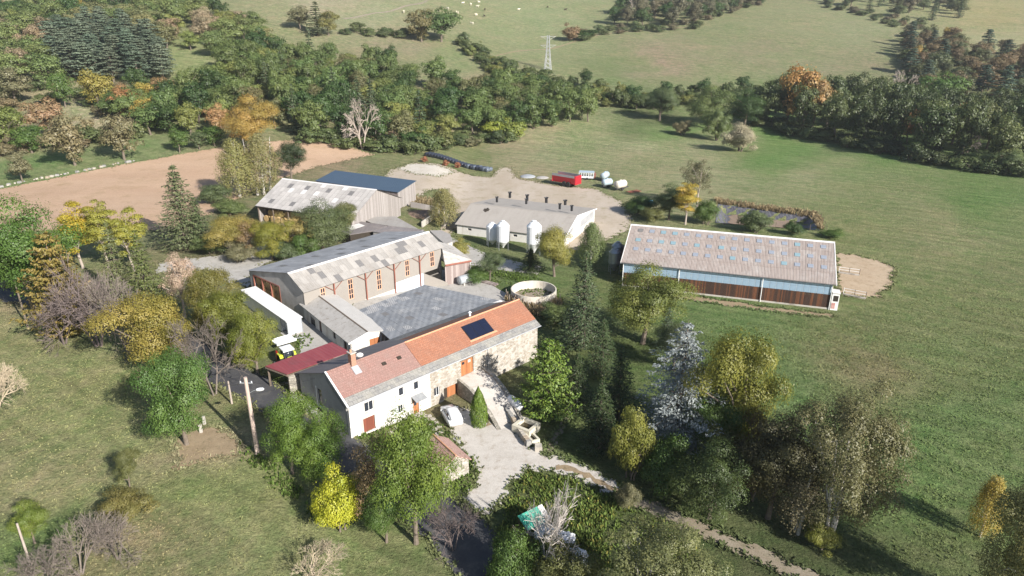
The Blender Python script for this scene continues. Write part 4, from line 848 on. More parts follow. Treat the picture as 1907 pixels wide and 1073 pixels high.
while x < 37.1:
    wd = 0.2+rb.random()*0.05; k.box(x, min(x+wd-0.015, 37.15), 0.40+rb.random()*0.02, 0.46, 0.281, 2.72+rb.random()*0.04); x += wd
k.build('board_cladding', m_woodd, LB)
bays = [0.45, 10.9, 25.6, 37.1]; n_ = 0
pm = MB().box(0, 1.0, 0, 0.03, 0, 0.93).mesh('glazing_panel', m_poly)
for a, b in zip(bays, bays[1:]):
    n = round((b-a-0.2)/1.12); wd = (b-a-0.2)/n
    for i in range(n):
        for j in range(2):
            o = link('glazing_panel', pm, LB, (a+0.1+i*wd+0.02, 0.40+0.01*rb.random(), 2.78+j*0.97)); o.scale = (wd-0.10, 1, 1)
k = MB(); k.box(0.4, 37.1, 0.435, 0.47, 2.74, 4.78); k.build('glazing_frame', m_polyr, LB)
for x in bays: MB().tube((x, 0.22, -0.2), (x, 0.22, 4.75), 0.07, n=8).build('post', m_trimw, LB)
MB().tube((0, -0.06, le-0.05), (LL, -0.06, le-0.05), 0.07, n=6).build('gutter', M('dark_gutter', (0.15, 0.15, 0.16)), LB)
lprof = [(0, fr_(0.4)-0.12), (ly1-0.4, lz1-0.12), (19.6, lz2-0.0)]
wall(LB, 'end_wall', m_woodd, (37.15, 0.48), (37.15, 20.1), -0.3, lprof, 0.1, [(4, 9, 0.1, 4.2), (11, 16, 0.1, 4.2)], thru=True); wall(LB, 'end_wall', m_woodd, (0.32, 20.1), (0.32, 0.48), -0.3, [(0, lz2), (19.6-ly1+0.4, lz1-0.12), (19.6, fr_(0.4)-0.12)], 0.1)
wall(LB, 'rear_wall', m_woodd, (37.1, 20.12), (0.4, 20.12), -0.3, lz2-0.05, 0.1)
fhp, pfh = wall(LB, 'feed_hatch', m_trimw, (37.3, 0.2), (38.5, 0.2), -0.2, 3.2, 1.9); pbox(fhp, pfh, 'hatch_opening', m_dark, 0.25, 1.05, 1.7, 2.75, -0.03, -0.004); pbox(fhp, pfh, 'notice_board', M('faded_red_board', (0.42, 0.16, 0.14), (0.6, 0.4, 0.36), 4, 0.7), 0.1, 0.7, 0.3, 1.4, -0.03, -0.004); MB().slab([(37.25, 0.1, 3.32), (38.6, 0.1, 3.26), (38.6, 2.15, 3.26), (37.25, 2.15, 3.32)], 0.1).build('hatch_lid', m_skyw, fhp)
# ---- tiled hut by the drive
ht = thing('tiled_hut', 'small stone hut with pinkish tiled roof beside the gravel drive', 'hut', (-7.6, 64.9, 0), R(-54))
wall(ht, 'side_wall', m_stonew, (-2.4, -1.7), (2.3, -1.7), -0.2, 2.1, 0.3); wall(ht, 'gable_wall', m_stonew, (2.3, -1.69), (2.3, 1.7), -0.2, [(0, 2.1), (1.69, 3.15), (3.39, 2.1)], 0.3, [(1.3, 1.75, 1.3, 1.75)]); wall(ht, 'side_wall', m_stonew, (2.29, 1.7), (-2.4, 1.7), -0.2, 2.1, 0.3); wall(ht, 'gable_wall', m_stonew, (-2.41, 1.69), (-2.41, -1.69), -0.2, [(0, 2.1), (1.69, 3.15), (3.38, 2.1)], 0.3)
m_hutt = M_tile('ribbed_hut_tile', (0.45, 0.27, 0.22), (0.38, 0.20, 0.16), (0.52, 0.38, 0.32), 0.24, 3.0, (0.14, 0.07, 0.06))
roof_plane(ht, 'roof_slope', m_hutt, [(-2.6, -2.0, 2.0), (2.5, -2.0, 2.0), (2.5, 0, 3.28), (-2.6, 0, 3.28)], 0.1); roof_plane(ht, 'roof_slope', M_tile('pale_hut_tile', (0.50, 0.31, 0.26), (0.55, 0.36, 0.30), (0.48, 0.33, 0.28)), [(2.5, 2.0, 2.0), (-2.6, 2.0, 2.0), (-2.6, 0, 3.28), (2.5, 0, 3.28)], 0.1)
MB().tube((-2.6, 0, 3.3), (2.5, 0, 3.3), 0.1).build('ridge_tiles', m_ridge, ht)
# ------------------------------------------------------------------ trees
m_leaf = M_leaf('leaf'); m_needle = M_leaf('needle', trans=0.15)
m_bark = M('grey_brown_bark', (0.20, 0.165, 0.13), (0.12, 0.095, 0.075), 3, 0.95, bmp=0.5)
m_birch = M('white_birch_bark', (0.62, 0.59, 0.55), (0.30, 0.27, 0.24), 2.5, 0.85)
m_palebark = M('pale_dry_bark', (0.42, 0.36, 0.31), (0.30, 0.25, 0.21), 3, 0.95)
def unit(v): return v/np.maximum(np.linalg.norm(v, axis=-1, keepdims=True), 1e-9)
def leaf_quads(c, n, s, rg, aspect=0.62, along=None):
    k = len(c); n = unit(n)
    t = rg.normal(size=(k, 3)) if along is None else along+0.25*rg.normal(size=(k, 3))
    t = unit(t-n*np.sum(t*n, -1, keepdims=True)); b = np.cross(n, t)
    s = np.broadcast_to(np.asarray(s, float), (k,))[:, None]
    v = np.stack([c-t*s, c+b*s*aspect+n*s*0.12, c+t*s, c-b*s*aspect+n*s*0.12], 1)
    return v.reshape(-1, 3)
def tube_np(mb, pts, radii, n=6):
    for i in range(len(pts)-1): mb.tube(pts[i], pts[i+1], radii[i], radii[i+1], n, cap=False)
def make_broad(seed, H=10.0, W=8.0, th=0.18, ncl=46, nleaf=9000, leaf=0.17, flat=1.0, cr=(0.15, 0.25), low=0.55, bark=None, stems=1, gaps=0.0, squash=0.9):
    rg = np.random.default_rng(seed); z0 = H*th; cz = z0+(H-z0)*0.5; rz = (H-z0)*0.5; rx = W/2
    d = unit(rg.normal(size=(ncl, 3))); rad = 0.38+0.62*rg.random(ncl)**0.75
    cc = d*rad[:, None]; cc[:, 0] *= rx; cc[:, 1] *= rx; cc[:, 2] *= rz
    # broader below the middle, uneven outline
    sh = 1.0+0.16*np.sin(3*np.arctan2(cc[:, 1], cc[:, 0])+seed)+0.10*rg.normal(size=ncl)
    cc[:, :2] *= sh[:, None]; cc[:, 2] = cc[:, 2]*(1.0+0.10*rg.normal(size=ncl))
    cc[:, 2] += cz; cc[:, 2] = np.maximum(cc[:, 2], z0*0.9+0.1*H*0)
    r = W*(cr[0]+(cr[1]-cr[0])*rg.random(ncl))*(1.35-0.6*rad)
    ph = rg.random()*6.28; cc[:, 0] += 0.09*W*np.sin(ph+cc[:, 2]/H*5); cc[:, 1] += 0.09*W*np.cos(ph*1.7+cc[:, 2]/H*5)
    if gaps: keep = rg.random(ncl) > gaps; cc = cc[keep]; r = r[keep]; ncl = len(cc)
    per = np.maximum(8, (nleaf*0.86*r**2/np.sum(r**2)).astype(int)); C = []; N = []
    cen = np.array([0, 0, cz])
    for i in range(ncl):
        k = per[i]; dd = unit(rg.normal(size=(k, 3))); up = dd[:, 2] < -0.35
        dd[up, 2] *= -0.4; dd = unit(dd)
        rr = r[i]*(0.66+0.40*rg.random(k)+0.5*(rg.random(k) < 0.06))
        p = cc[i]+dd*rr[:, None]*np.array([1, 1, squash*flat]); C.append(p)
        N.append(dd*1.0+unit(p-cen)*0.35+np.array([0, 0, 0.2])+0.30*rg.normal(size=(k, 3)))
    k = int(nleaf*0.14); dd = unit(rg.normal(size=(k, 3)))*(0.25+0.5*rg.random(k))[:, None]; C.append(dd*np.array([rx, rx, rz])+cen); N.append(rg.normal(size=(k, 3)))
    C = np.concatenate(C); N = np.concatenate(N); ok = C[:, 2] > 0.05; C = C[ok]; N = N[ok]
    s = leaf*(0.7+0.6*rg.random(len(C)))
    cl = np.concatenate([np.repeat(rg.random(ncl), per), np.full(k, 0.5)])[ok]
    at_ = np.clip(0.62*cl+0.38*rg.random(len(C)), 0, 1)
    cm = fast_mesh('crown', leaf_quads(C, N, s, rg), 4, m_leaf, {'rnd': ('FLOAT', at_)})
    mb = MB(); tr = W*0.028+0.06
    for st in range(stems):
        off = Vector((rg.normal()*0.05*W, rg.normal()*0.05*W, 0)) if stems > 1 else Vector((0, 0, 0))
        top = Vector((rg.normal()*0.06*W, rg.normal()*0.06*W, cz+rz*0.35))+off*3; base = off
        mid = base.lerp(top, 0.45)+Vector((rg.normal()*0.1, rg.normal()*0.1, 0))
        rr = tr/math.sqrt(stems); tube_np(mb, [base+Vector((0, 0, -0.3)), base+Vector((0, 0, 0.25)), mid, top], [rr*1.35, rr, rr*0.7, rr*0.2], 8)
        for i in rg.choice(ncl, min(ncl, 14 if stems == 1 else 7), replace=False):
            t = 0.3+0.5*rg.random(); a = base.lerp(top, t); b = Vector(cc[i]); 
            if b.z < a.z-0.5: a = base.lerp(top, max(0.2, (b.z-0.5)/max(top.z, 1)))
            m_ = a.lerp(b, 0.5)+Vector((0, 0, 0.06*H*rg.random())); tube_np(mb, [a, m_, b], [rr*0.42, rr*0.28, rr*0.08], 5)
    tm = mb.mesh('trunk', bark or m_bark)
    return cm, tm, H, W
def make_conifer(seed, H=14.0, W=6.5, whorls=24, nb=9, per=20, leaf=0.2, droop=0.25, th=0.06, power=0.85, irr=0.18, wide=0.34, curve=0.15):
    rg = np.random.default_rng(seed); C = []; N = []; A = []; mb = MB()
    tube_np(mb, [(0, 0, -0.3), (0, 0, H*0.5), (0, 0, H*0.99)], [0.03*W+0.1, 0.018*W+0.05, 0.01], 8)
    for w_ in range(whorls):
        t = (w_+0.5*rg.random())/whorls; z = H*(th+(0.985-th)*t); L = W/2*(1-t)**power*(1-0.25*(t < 0.06))+0.12
        for j in range(nb):
            a = 2*math.pi*(j+rg.random()*0.7)/nb+w_*0.7; l = L*(1+irr*rg.normal()); l = max(l, 0.1)
            d = np.array([math.cos(a), math.sin(a), 0]); k = max(5, int(per*l/(W/2))+4); s = rg.random(k)**0.75
            zz = z-droop*l*s+curve*l*s**2+0.05*rg.normal(size=k)
            side = np.array([-math.sin(a), math.cos(a), 0]); sp = (rg.random(k)-0.5)*2*wide*l*(1-s*0.75)
            p = d*(l*s)[:, None]+side*sp[:, None]; p[:, 2] += zz-0.12*np.abs(sp); C.append(p)
            N.append(np.array([0, 0, 1.0])+0.45*d+0.5*rg.normal(size=(k, 3)))
            A.append(np.tile(d*1.0+np.array([0, 0, -droop*0.6]), (k, 1))+side*np.sign(sp)[:, None]*0.7)
            if w_ % 2 == 0 and l > 0.8: mb.tube((0, 0, z), tuple(d*l*0.85+np.array([0, 0, z-droop*l*0.85+curve*l*0.7])), 0.035, 0.008, 4, cap=False)
    C = np.concatenate(C); N = np.concatenate(N); A = np.concatenate(A); s = leaf*(0.75+0.6*rg.random(len(C)))
    cm = fast_mesh('crown', leaf_quads(C, N, s, rg, 0.42, A), 4, m_needle, {'rnd': ('FLOAT', rg.random(len(C)))})
    return cm, mb.mesh('trunk', m_bark), H, W
def make_pine(seed, H=14.0, W=8.0, nleaf=4200, leaf=0.28, ncl=34):
    """layered plates of needles on a bare stem"""
    rg = np.random.default_rng(seed); C = []; N = []; mb = MB(); cl = []
    tube_np(mb, [(0, 0, -0.3), (0.2, 0, H*0.5), (0, 0.1, H*0.95)], [0.3, 0.2, 0.05], 6)
    for i in range(ncl):
        t = (i+rg.random())/ncl; z = H*(0.2+0.78*t); R_ = W/2*(1-t**1.6)*0.8+0.3; a = i*2.4+rg.random()*0.8; rr = R_*(0.35+0.65*rg.random())
        c = np.array([rr*math.cos(a), rr*math.sin(a), z]); r = W*0.20*(1.15-0.5*t)*(0.8+0.5*rg.random()); k = nleaf//ncl
        dd = unit(rg.normal(size=(k, 3))); dd[:, 2] = np.abs(dd[:, 2])*0.9-0.2
        C.append(c+dd*r*np.array([1, 1, 0.38])*(0.6+0.45*rg.random((k, 1)))); N.append(dd*0.7+np.array([0, 0, 0.9])+0.4*rg.normal(size=(k, 3))); cl.append(np.full(k, rg.random()))
        mb.tube((0.1, 0.05, z-0.5), tuple(c), 0.07, 0.03, 4, cap=False)
    C = np.concatenate(C); N = np.concatenate(N); cl = np.concatenate(cl)
    cm = fast_mesh('crown', leaf_quads(C, N, leaf*(0.7+0.6*rg.random(len(C))), rg, 0.5), 4, m_needle, {'rnd': ('FLOAT', np.clip(0.4*cl+0.6*rg.random(len(C)), 0, 1))})
    return cm, mb.mesh('trunk', m_bark), H, W
def make_birch(seed, H=12.0, W=6.0, nstr=420, per=32, leaf=0.095, stems=1, hang=0.22, bark=None):
    rg = np.random.default_rng(seed); C = []; N = []; Q = []; mb = MB(); z0 = 0.22*H
    for i in range(nstr):
        t = rg.random()**0.8; z = z0+(H-z0)*t; prof = math.sin(math.pi*min(1, 0.12+0.85*t)**0.8)**0.7 if t < 0.97 else 0.2
        R_ = W/2*prof*(0.35+0.65*rg.random()**0.6); a = rg.random()*6.283; k = per; s = rg.random(k)
        p = np.zeros((k, 3)); sw = 0.25+0.12*rg.random()
        p[:, 0] = R_*math.cos(a)+sw*rg.normal(size=k)*0.7; p[:, 1] = R_*math.sin(a)+sw*rg.normal(size=k)*0.7; p[:, 2] = z-s*H*hang*(0.5+0.8*rg.random())+0.1*rg.normal(size=k)
        C.append(p); N.append(np.array([math.cos(a), math.sin(a), 0.5])+0.45*rg.normal(size=(k, 3))); Q.append(np.full(k, rg.random()))
        if i % 6 == 0: mb.tube((0, 0, max(0.3*H, z-0.16*H)), (R_*math.cos(a)*0.9, R_*math.sin(a)*0.9, z), 0.05, 0.012, 4, cap=False)
    C = np.concatenate(C); N = np.concatenate(N); ok = C[:, 2] > 0.4; C = C[ok]; N = N[ok]; Q = np.concatenate(Q)[ok]
    for st in range(stems):
        ox = (st-(stems-1)/2)*0.9; tx = ox*2.2+rg.normal()*0.3
        tube_np(mb, [(ox, 0, -0.3), (ox*1.3, 0.1, H*0.3), (tx, rg.normal()*0.3, H*0.65), (tx*1.1, 0, H*0.93)], [0.21, 0.17, 0.11, 0.02], 8)
    cm = fast_mesh('crown', leaf_quads(C, N, leaf*(0.7+0.6*rg.random(len(C))), rg, 0.7), 4, m_leaf, {'rnd': ('FLOAT', 0.55*Q+0.45*rg.random(len(C)))})
    return cm, mb.mesh('trunk', bark or m_birch), H, W
def make_bare(seed, H=9.0, W=7.0, depth_=5, stems=3, bark=None, r0=0.13, thin=0.016):
    rg = np.random.default_rng(seed); tw = MB(); mb = MB()
    def grow(p, d, l, r, k):
        q = p+d*l; (mb if k >= depth_-1 else tw).tube(p, q, r, max(r*0.66, thin*0.8), 5 if k > 2 else 3, cap=False)
        if k == 0: return
        n = 3 if rg.random() < 0.75 else 4
        for i in range(n):
            nd_ = (d+Vector(rg.normal(size=3))*0.52+Vector((d.x*0.25, d.y*0.25, 0.10))).normalized(); grow(p.lerp(q, 0.55+0.45*rg.random()), nd_, l*(0.62+0.24*rg.random()), max(r*0.56, thin), k-1)
    for st in range(stems):
        a = 6.283*st/stems+rg.random(); d = Vector((math.cos(a)*0.4, math.sin(a)*0.4, 1)).normalized(); grow(Vector((math.cos(a)*0.15, math.sin(a)*0.15, -0.2)), d, H*0.27, r0, depth_)
    vs = np.array(tw.v+mb.v); sc = H/vs[:, 2].max(); wd = 2*np.percentile(np.hypot(vs[:, 0], vs[:, 1]), 97)*sc
    for b in (tw, mb): b.v = [(x*sc, y*sc, z*sc) for x, y, z in b.v]
    def raw(b, nm):
        me = bpy.data.meshes.new(nm); me.from_pydata(b.v, [], b.f); me.update(); me.materials.append(bark or m_twig); return me
    return raw(tw, 'twigs'), raw(mb, 'trunk'), H, wd
m_twig = M('grey_twig', (0.20, 0.17, 0.145), (0.14, 0.115, 0.10), 2, 0.95)
m_twigp = M('purple_grey_twig', (0.17, 0.135, 0.125), (0.12, 0.095, 0.09), 2, 0.95)
m_twigs = M('straw_twig', (0.46, 0.385, 0.28), (0.38, 0.31, 0.22), 2, 0.95)
m_dead = M('bleached_dead_wood', (0.55, 0.50, 0.46), (0.42, 0.375, 0.34), 2, 0.9)
def make_cypress(seed, H=6.0, W=2.4, n=7000, leaf=0.10):
    rg = np.random.default_rng(seed); t = rg.random(n)**0.85; z = H*t; prof = np.where(t < 0.3, 0.82+0.6*t, 1.0*(1-((t-0.3)/0.7)**1.7)); a = rg.random(n)*6.283
    r = W/2*prof*(0.82+0.18*rg.random(n))*(1+0.06*np.sin(a*7+z*3)); C = np.stack([r*np.cos(a), r*np.sin(a), z], 1)
    N = np.stack([np.cos(a), np.sin(a), 0.35+0*a], 1)+0.35*rg.normal(size=(n, 3)); A = np.tile(np.array([0, 0, 1.0]), (n, 1))
    cm = fast_mesh('crown', leaf_quads(C, N, leaf*(0.7+0.6*rg.random(n)), rg, 0.45, A), 4, m_needle, {'rnd': ('FLOAT', rg.random(n))})
    mb = MB(); mb.tube((0, 0, -0.2), (0, 0, H*0.8), 0.12, 0.02); return cm, mb.mesh('trunk', m_bark), H, W
PROTO = {
 'broad': [make_broad(i, ncl=34+5*i, nleaf=30000, leaf=0.085, th=(0.16, 0.2, 0.13, 0.22)[i]) for i in range(4)],
 'lobed': [make_broad(20+i, ncl=30, nleaf=30000, leaf=0.085, cr=(0.15, 0.25), th=0.1) for i in range(2)],
 'sparse': [make_broad(30+i, ncl=40, nleaf=8000, leaf=0.105, cr=(0.10, 0.17), gaps=0.1, th=0.2, bark=m_palebark) for i in range(2)],
 'tallpoplar': [make_broad(40+i, H=12, W=4.5, ncl=40, nleaf=11000, leaf=0.11, cr=(0.14, 0.24), th=0.3, bark=m_palebark) for i in range(2)],
 'bush': [make_broad(50+i, H=4.0, W=5.0, th=0.0, ncl=34, nleaf=16000, leaf=0.075, stems=4, cr=(0.14, 0.22)) for i in range(3)],
 'feather': [make_conifer(65, H=6.5, W=5.6, whorls=18, nb=10, per=60, leaf=0.13, droop=-0.25, th=0.02, power=0.55, irr=0.2, wide=0.4, curve=0.0)],
 'fbroad': [make_broad(60+i, ncl=26+3*i, nleaf=4200, leaf=0.235, th=0.12) for i in range(5)],
 'fbush': [make_broad(70+i, H=4, W=5, th=0.0, ncl=20, nleaf=2200, leaf=0.2, stems=2) for i in range(3)],
 'spruce': [make_conifer(80+i, whorls=26, nb=10, per=36, leaf=0.155) for i in range(2)],
 'fspruce': [make_conifer(84+i, whorls=16, nb=8, per=9, leaf=0.46) for i in range(2)],
 'cedar': [make_conifer(90, H=15.5, W=10, whorls=20, nb=9, per=120, leaf=0.15, droop=0.14, th=0.05, power=0.75, irr=0.30, wide=0.42, curve=0.10)],
 'pine': [make_pine(95+i) for i in range(3)],
 'birch': [make_birch(100+i) for i in range(2)]+[make_birch(103, stems=3)],
 'olive': [make_broad(110, H=15, W=10, th=0.06, ncl=95, nleaf=40000, leaf=0.085, cr=(0.07, 0.14), gaps=0.12, bark=m_birch, stems=3, squash=1.7)],
 'bare': [make_bare(120, bark=m_twig), make_bare(121, bark=m_twigp), make_bare(122, bark=m_twigs, depth_=5)],
 'fbare': [make_bare(125, depth_=4, bark=m_palebark, thin=0.035, r0=0.18)],
 'dead': [make_bare(127, H=8, W=7, depth_=4, stems=4, bark=m_dead, r0=0.10, thin=0.02)],
 'cypress': [make_cypress(130)],
}
NAME = dict(broad='broadleaf_tree', lobed='broadleaf_tree', sparse='sparse_tree', tallpoplar='poplar_tree', bush='shrub', feather='yew_tree', fbroad='broadleaf_tree', fbush='shrub', spruce='spruce_tree', fspruce='spruce_tree', cedar='cedar_tree', pine='pine_tree', birch='birch_tree', olive='birch_tree', bare='bare_tree', fbare='bare_tree', dead='dead_tree', cypress='cypress_tree')
def plant(kind, p, h, wd, colr, label, group=None, var=None, rz=None, vary=0.0):
    pr = PROTO[kind]; cm, tm, H, W = pr[(rnd.randrange(len(pr)) if var is None else var) % len(pr)]
    cat = 'shrub' if kind in ('bush', 'fbush') else 'tree'
    nm = NAME[kind]
    if nm == 'broadleaf_tree':
        for w_ in ('ash', 'walnut', 'oak', 'hedge tree', 'elder', 'poplar', 'pollard', 'lime tree', 'birch', 'scrub', 'belt tree', 'autumn tree', 'slim tree'):
            if w_ in label.split(' beside')[0].split(' behind')[0].split(' above')[0].split(' in front')[0]: nm = w_.replace(' tree', '')+'_tree'; break
    o = thing(nm, label, cat, (p[0], p[1], p[2]), rnd.random()*6.28 if rz is None else rz, group); o.scale = (wd/W, wd/W, h/H)
    t = link('trunk', tm, o); c_ = link('twigs' if kind in ('bare', 'fbare', 'dead') else ('foliage' if cat == 'shrub' else 'crown'), cm, o)
    k = 1+vary*(rnd.random()-0.5)*2; k2 = 1+0.5*vary*(rnd.random()-0.5)*2
    c_.color = (colr[0]*k*k2, colr[1]*k, colr[2]*k, 1.0)
    return o
def T(kind, bx, by, top, wpx, colr, label, group=None, var=None, rz=None, hs=1.0):
    p = gat(bx, by); h = max(0.8, h_to(p, top))*hs; wd = wpx*depth((p[0], p[1], p[2]+h/2))/FPX
    return plant(kind, p, h, wd, colr, label, group, var, rz)
G1 = (.075, .125, .028); G2 = (.045, .082, .022); G3 = (.15, .185, .03); GB = (.10, .16, .025); YL = (.36, .28, .03); YG = (.24, .235, .04); YO = (.31, .225, .06); OR = (.28, .15, .06); BR = (.19, .13, .065); OL = (.12, .128, .042); OG = (.15, .145, .075); PN = (.105, .135, .09); CD = (.205, .225, .22); PK = (.40, .30, .22); SP = (.06, .085, .034); DK = (.04, .06, .022); GR = (.09, .12, .05); LG = (.115, .15, .05)  # pine tone is lightened, with distance haze put into the colour
# single trees around the farm
T('broad', 70, 592, 380, 165, (.075, .135, .025), 'big round green ash tree standing over the lane beside a wooden pole', var=1)
T('broad', -70, 600, 400, 150, (.07, .12, .025), 'big green ash tree at the lane, beside its twin', var=2)
T('tallpoplar', 155, 500, 372, 62, YL, 'slender poplar with golden yellow top behind the bare thicket', var=0)
T('tallpoplar', 203, 500, 370, 58, YG, 'slender poplar with lime yellow top between two other poplars', var=1)
T('tallpoplar', 250, 505, 383, 56, YG, 'slender yellow green poplar next to the dark spruces', var=0)
T('spruce', 232, 575, 408, 80, (.10, .115, .045), 'dull green spruce in the thicket behind the bare shrubs', var=0)
T('spruce', 284, 592, 425, 88, (.085, .105, .032), 'olive green spruce beside the pinkish tree', var=1)
T('feather', 130, 625, 432, 120, (.17, .135, .035), 'russet tinged feathery conifer beside the ash trees')
T('bare', 185, 645, 470, 165, (1, 1, 1), 'wide bare purplish thicket tree by the lane', var=1)
T('bare', 120, 640, 520, 120, (1, 1, 1), 'low bare purplish tree under the russet conifer', var=1)
T('bare', 240, 655, 500, 120, (1, 1, 1), 'bare grey tree behind the golden walnut', var=0)
T('sparse', 345, 592, 475, 72, PK, 'pale pink leaved tree beside the clipped hedge trees', var=0)
T('lobed', 300, 700, 540, 140, (.235, .20, .045), 'golden yellow walnut tree on the meadow edge', var=0)
T('lobed', 348, 828, 636, 122, (.075, .135, .03), 'round green tree with bare slanting trunk on the meadow edge', var=1)
T('bare', 400, 735, 588, 130, (1, 1, 1), 'bare grey tree between the lane and the green hedge trees', var=0)
T('lobed', 396, 625, 490, 78, (.14, .13, .028), 'tall olive brown hedge tree beside the white cabin', var=0)
T('lobed', 436, 660, 530, 82, (.13, .145, .025), 'olive green hedge tree next to the white cabin roof', var=1)
T('lobed', 480, 695, 570, 78, (.15, .17, .028), 'bright yellow green hedge tree beside the tractor', var=0)
T('broad', 545, 882, 738, 88, GB, 'fresh green ash sapling beside the lane and the lamp post', var=0)
T('broad', 607, 900, 772, 98, GB, 'bushy fresh green ash tree by the lane, in front of the rendered gable', var=2)
T('bush', 640, 985, 885, 92, (.31, .33, .03), 'vivid lemon yellow shrub at the meadow edge', var=0)
T('sparse', 712, 985, 815, 105, (.23, .165, .085), 'brown withered tree in front of the green ash', var=1)
T('broad', 775, 1012, 778, 140, (.115, .165, .028), 'tall bright green ash in front of the tiled hut', var=3)
T('broad', 720, 1010, 900, 80, G1, 'dark green small tree at the foot of the tall ash', var=1)
T('bare', 845, 1025, 915, 95, (1, 1, 1), 'purple grey bare shrub tree leaning over the lane', var=1)
T('dead', 1020, 1075, 880, 150, (1, 1, 1), 'bleached dead branching tree in front of the green sheet', var=0, rz=2.2)
T('bush', 950, 1095, 1000, 110, G1, 'glossy green shrub under the bleached dead tree', var=1)
T('bush', 1040, 1110, 1030, 130, OL, 'olive green shrub in the corner below the white sheets', var=2)
T('olive', 1215, 1185, 985, 235, (.14, .15, .06), 'big grey green willow hanging over the dirt track', var=0)
T('bush', 1168, 946, 896, 46, OG, 'small grey green sapling shrub beside the dirt track', var=1)
T('feather', 1020, 772, 632, 110, (.10, .155, .025), 'broad bright green yew shading the stone house end', rz=0.4)
T('spruce', 1085, 648, 462, 100, (.06, .085, .04), 'tall dark spruce between the round tank and the long barn', var=0)
T('birch', 1100, 500, 412, 55, LG, 'pale green birch in front of the piggery gable', var=0)
T('broad', 1032, 515, 420, 72, (.21, .20, .045), 'yellow green tree beside the white silo', var=0)
T('spruce', 988, 505, 462, 55, DK, 'small dark pine at the foot of the white silo', var=1)
T('broad', 1197, 640, 500, 140, (.13, .15, .035), 'spreading walnut tree in front of the long barn end', var=1)
T('spruce', 1240, 650, 570, 50, (.07, .10, .06), 'small blue green spruce between walnut and cedar', var=0)
T('cedar', 1258, 832, 592, 200, CD, 'big silvery blue cedar in the garden')
T('lobed', 1368, 860, 604, 150, (.145, .15, .026), 'yellow green lime tree behind the silvery cedar', var=0)
T('lobed', 1330, 860, 720, 110, G1, 'green tree between cedar and yellow lime tree', var=1)
T('spruce', 1115, 835, 705, 95, DK, 'dark shaded spruce beside the footpath', var=1)
T('bush', 1168, 890, 762, 80, (.16, .17, .035), 'yellow flecked green bush below the silvery cedar', var=0)
T('bush', 1238, 905, 815, 110, G1, 'green bush in front of the silvery cedar', var=1)
T('bush', 1400, 925, 795, 130, (.10, .075, .03), 'russet brown bush in the shade beside the big birch', var=2)
T('bush', 1340, 900, 800, 90, OL, 'olive bush under the yellow lime tree', var=0)
T('olive', 1545, 1010, 712, 215, (.125, .12, .052), 'huge olive brown birch on the meadow with pale trunk', var=0)
T('birch', 1480, 985, 830, 100, (.12, .105, .055), 'dull brown birch at the side of the huge birch', var=2)
T('bush', 1530, 1022, 975, 62, (.17, .18, .035), 'small yellow green bush at the foot of the huge birch', var=1)
T('olive', 1885, 1170, 850, 180, (.17, .165, .06), 'olive green birch with leaning white trunk on the meadow corner', var=0)
T('birch', 1825, 1000, 885, 60, (.30, .24, .05), 'small yellow birch on the meadow beside a leaning birch', var=0)
T('broad', 242, 908, 840, 42, OL, 'small pollard tree with thick pale trunk on the meadow', var=0)
T('broad', 65, 1012, 938, 60, (.13, .17, .03), 'small bright green pollard tree beside a leaning post', var=1)
T('bush', 238, 965, 922, 90, (.16, .145, .045), 'olive brown bush above the bramble heap', var=2)
T('bare', 150, 1070, 975, 150, (1, 1, 1), 'low grey bramble heap on the meadow', var=0)
T('bare', 220, 1040, 955, 120, (1, 1, 1), 'low grey bramble heap beside the olive bush', var=0)
T('bare', 90, 1110, 1020, 120, (1, 1, 1), 'low grey bramble heap below the green pollard', var=0)
T('bare', -5, 790, 655, 110, (1, 1, 1), 'straw coloured bare bush leaning into the meadow', var=2)
T('bare', 585, 1085, 1020, 130, (1, 1, 1), 'straw coloured bare bush at the meadow foot', var=2)
T('cypress', 892, 792, 720, 34, (.085, .135, .018), 'clipped pointed cypress beside the parked car')
# between the barns
T('spruce', 348, 462, 302, 112, (.10, .12, .055), 'tall grey green spruce on the edge of the bare field', var=0)
T('spruce', 375, 458, 360, 60, (.07, .10, .04), 'dark small spruce beside the tall grey green spruce', var=1)
T('broad', 428, 478, 402, 82, (.25, .21, .055), 'yellowing plum tree by the pale lane', var=0)
T('sparse', 465, 480, 412, 66, (.22, .15, .07), 'brownish thin tree by the pale lane', var=0)
T('lobed', 508, 484, 405, 70, (.19, .19, .03), 'bright yellow green shrub tree against the hangar roof', var=1)
T('broad', 603, 468, 380, 92, (.10, .125, .05), 'green elder in front of the hay barn', var=2)
T('broad', 640, 445, 378, 55, (.13, .14, .05), 'green elder at the hay barn gable', var=0)
T('sparse', 548, 470, 398, 82, (.26, .21, .07), 'orange yellow thin tree in front of the hay bales', var=1)
T('bush', 450, 486, 452, 60, OG, 'grey green shrub under the yellowing plum tree', var=0); T('bush', 532, 486, 448, 62, GR, 'grey green shrub under the orange yellow thin tree', var=1); T('bush', 575, 476, 430, 62, G1, 'green shrub beside the elder in front of the hay barn', var=2); T('bush', 395, 472, 435, 56, LG, 'pale green shrub at the pale lane beside the spruces', var=2)
T('bush', 400, 380, 345, 62, GR, 'green shrub on the field edge by the birches', var=0)
T('bush', 430, 400, 370, 60, LG, 'pale green shrub below the birches', var=1)
T('birch', 447, 368, 256, 74, (.21, .205, .07), 'yellow green birch with white stem by the hay barn', var=0)
T('birch', 492, 362, 248, 76, (.19, .18, .07), 'three stemmed birch beside the hay barn', var=2)
T('broad', 543, 335, 262, 52, DK, 'dark green round tree behind the birches', var=0)
T('broad', 475, 283, 182, 88, YO, 'round golden orange tree behind the birches', var=1)
T('birch', 828, 422, 350, 62, (.20, .185, .07), 'single weeping birch with white stem beside the piggery', var=0)
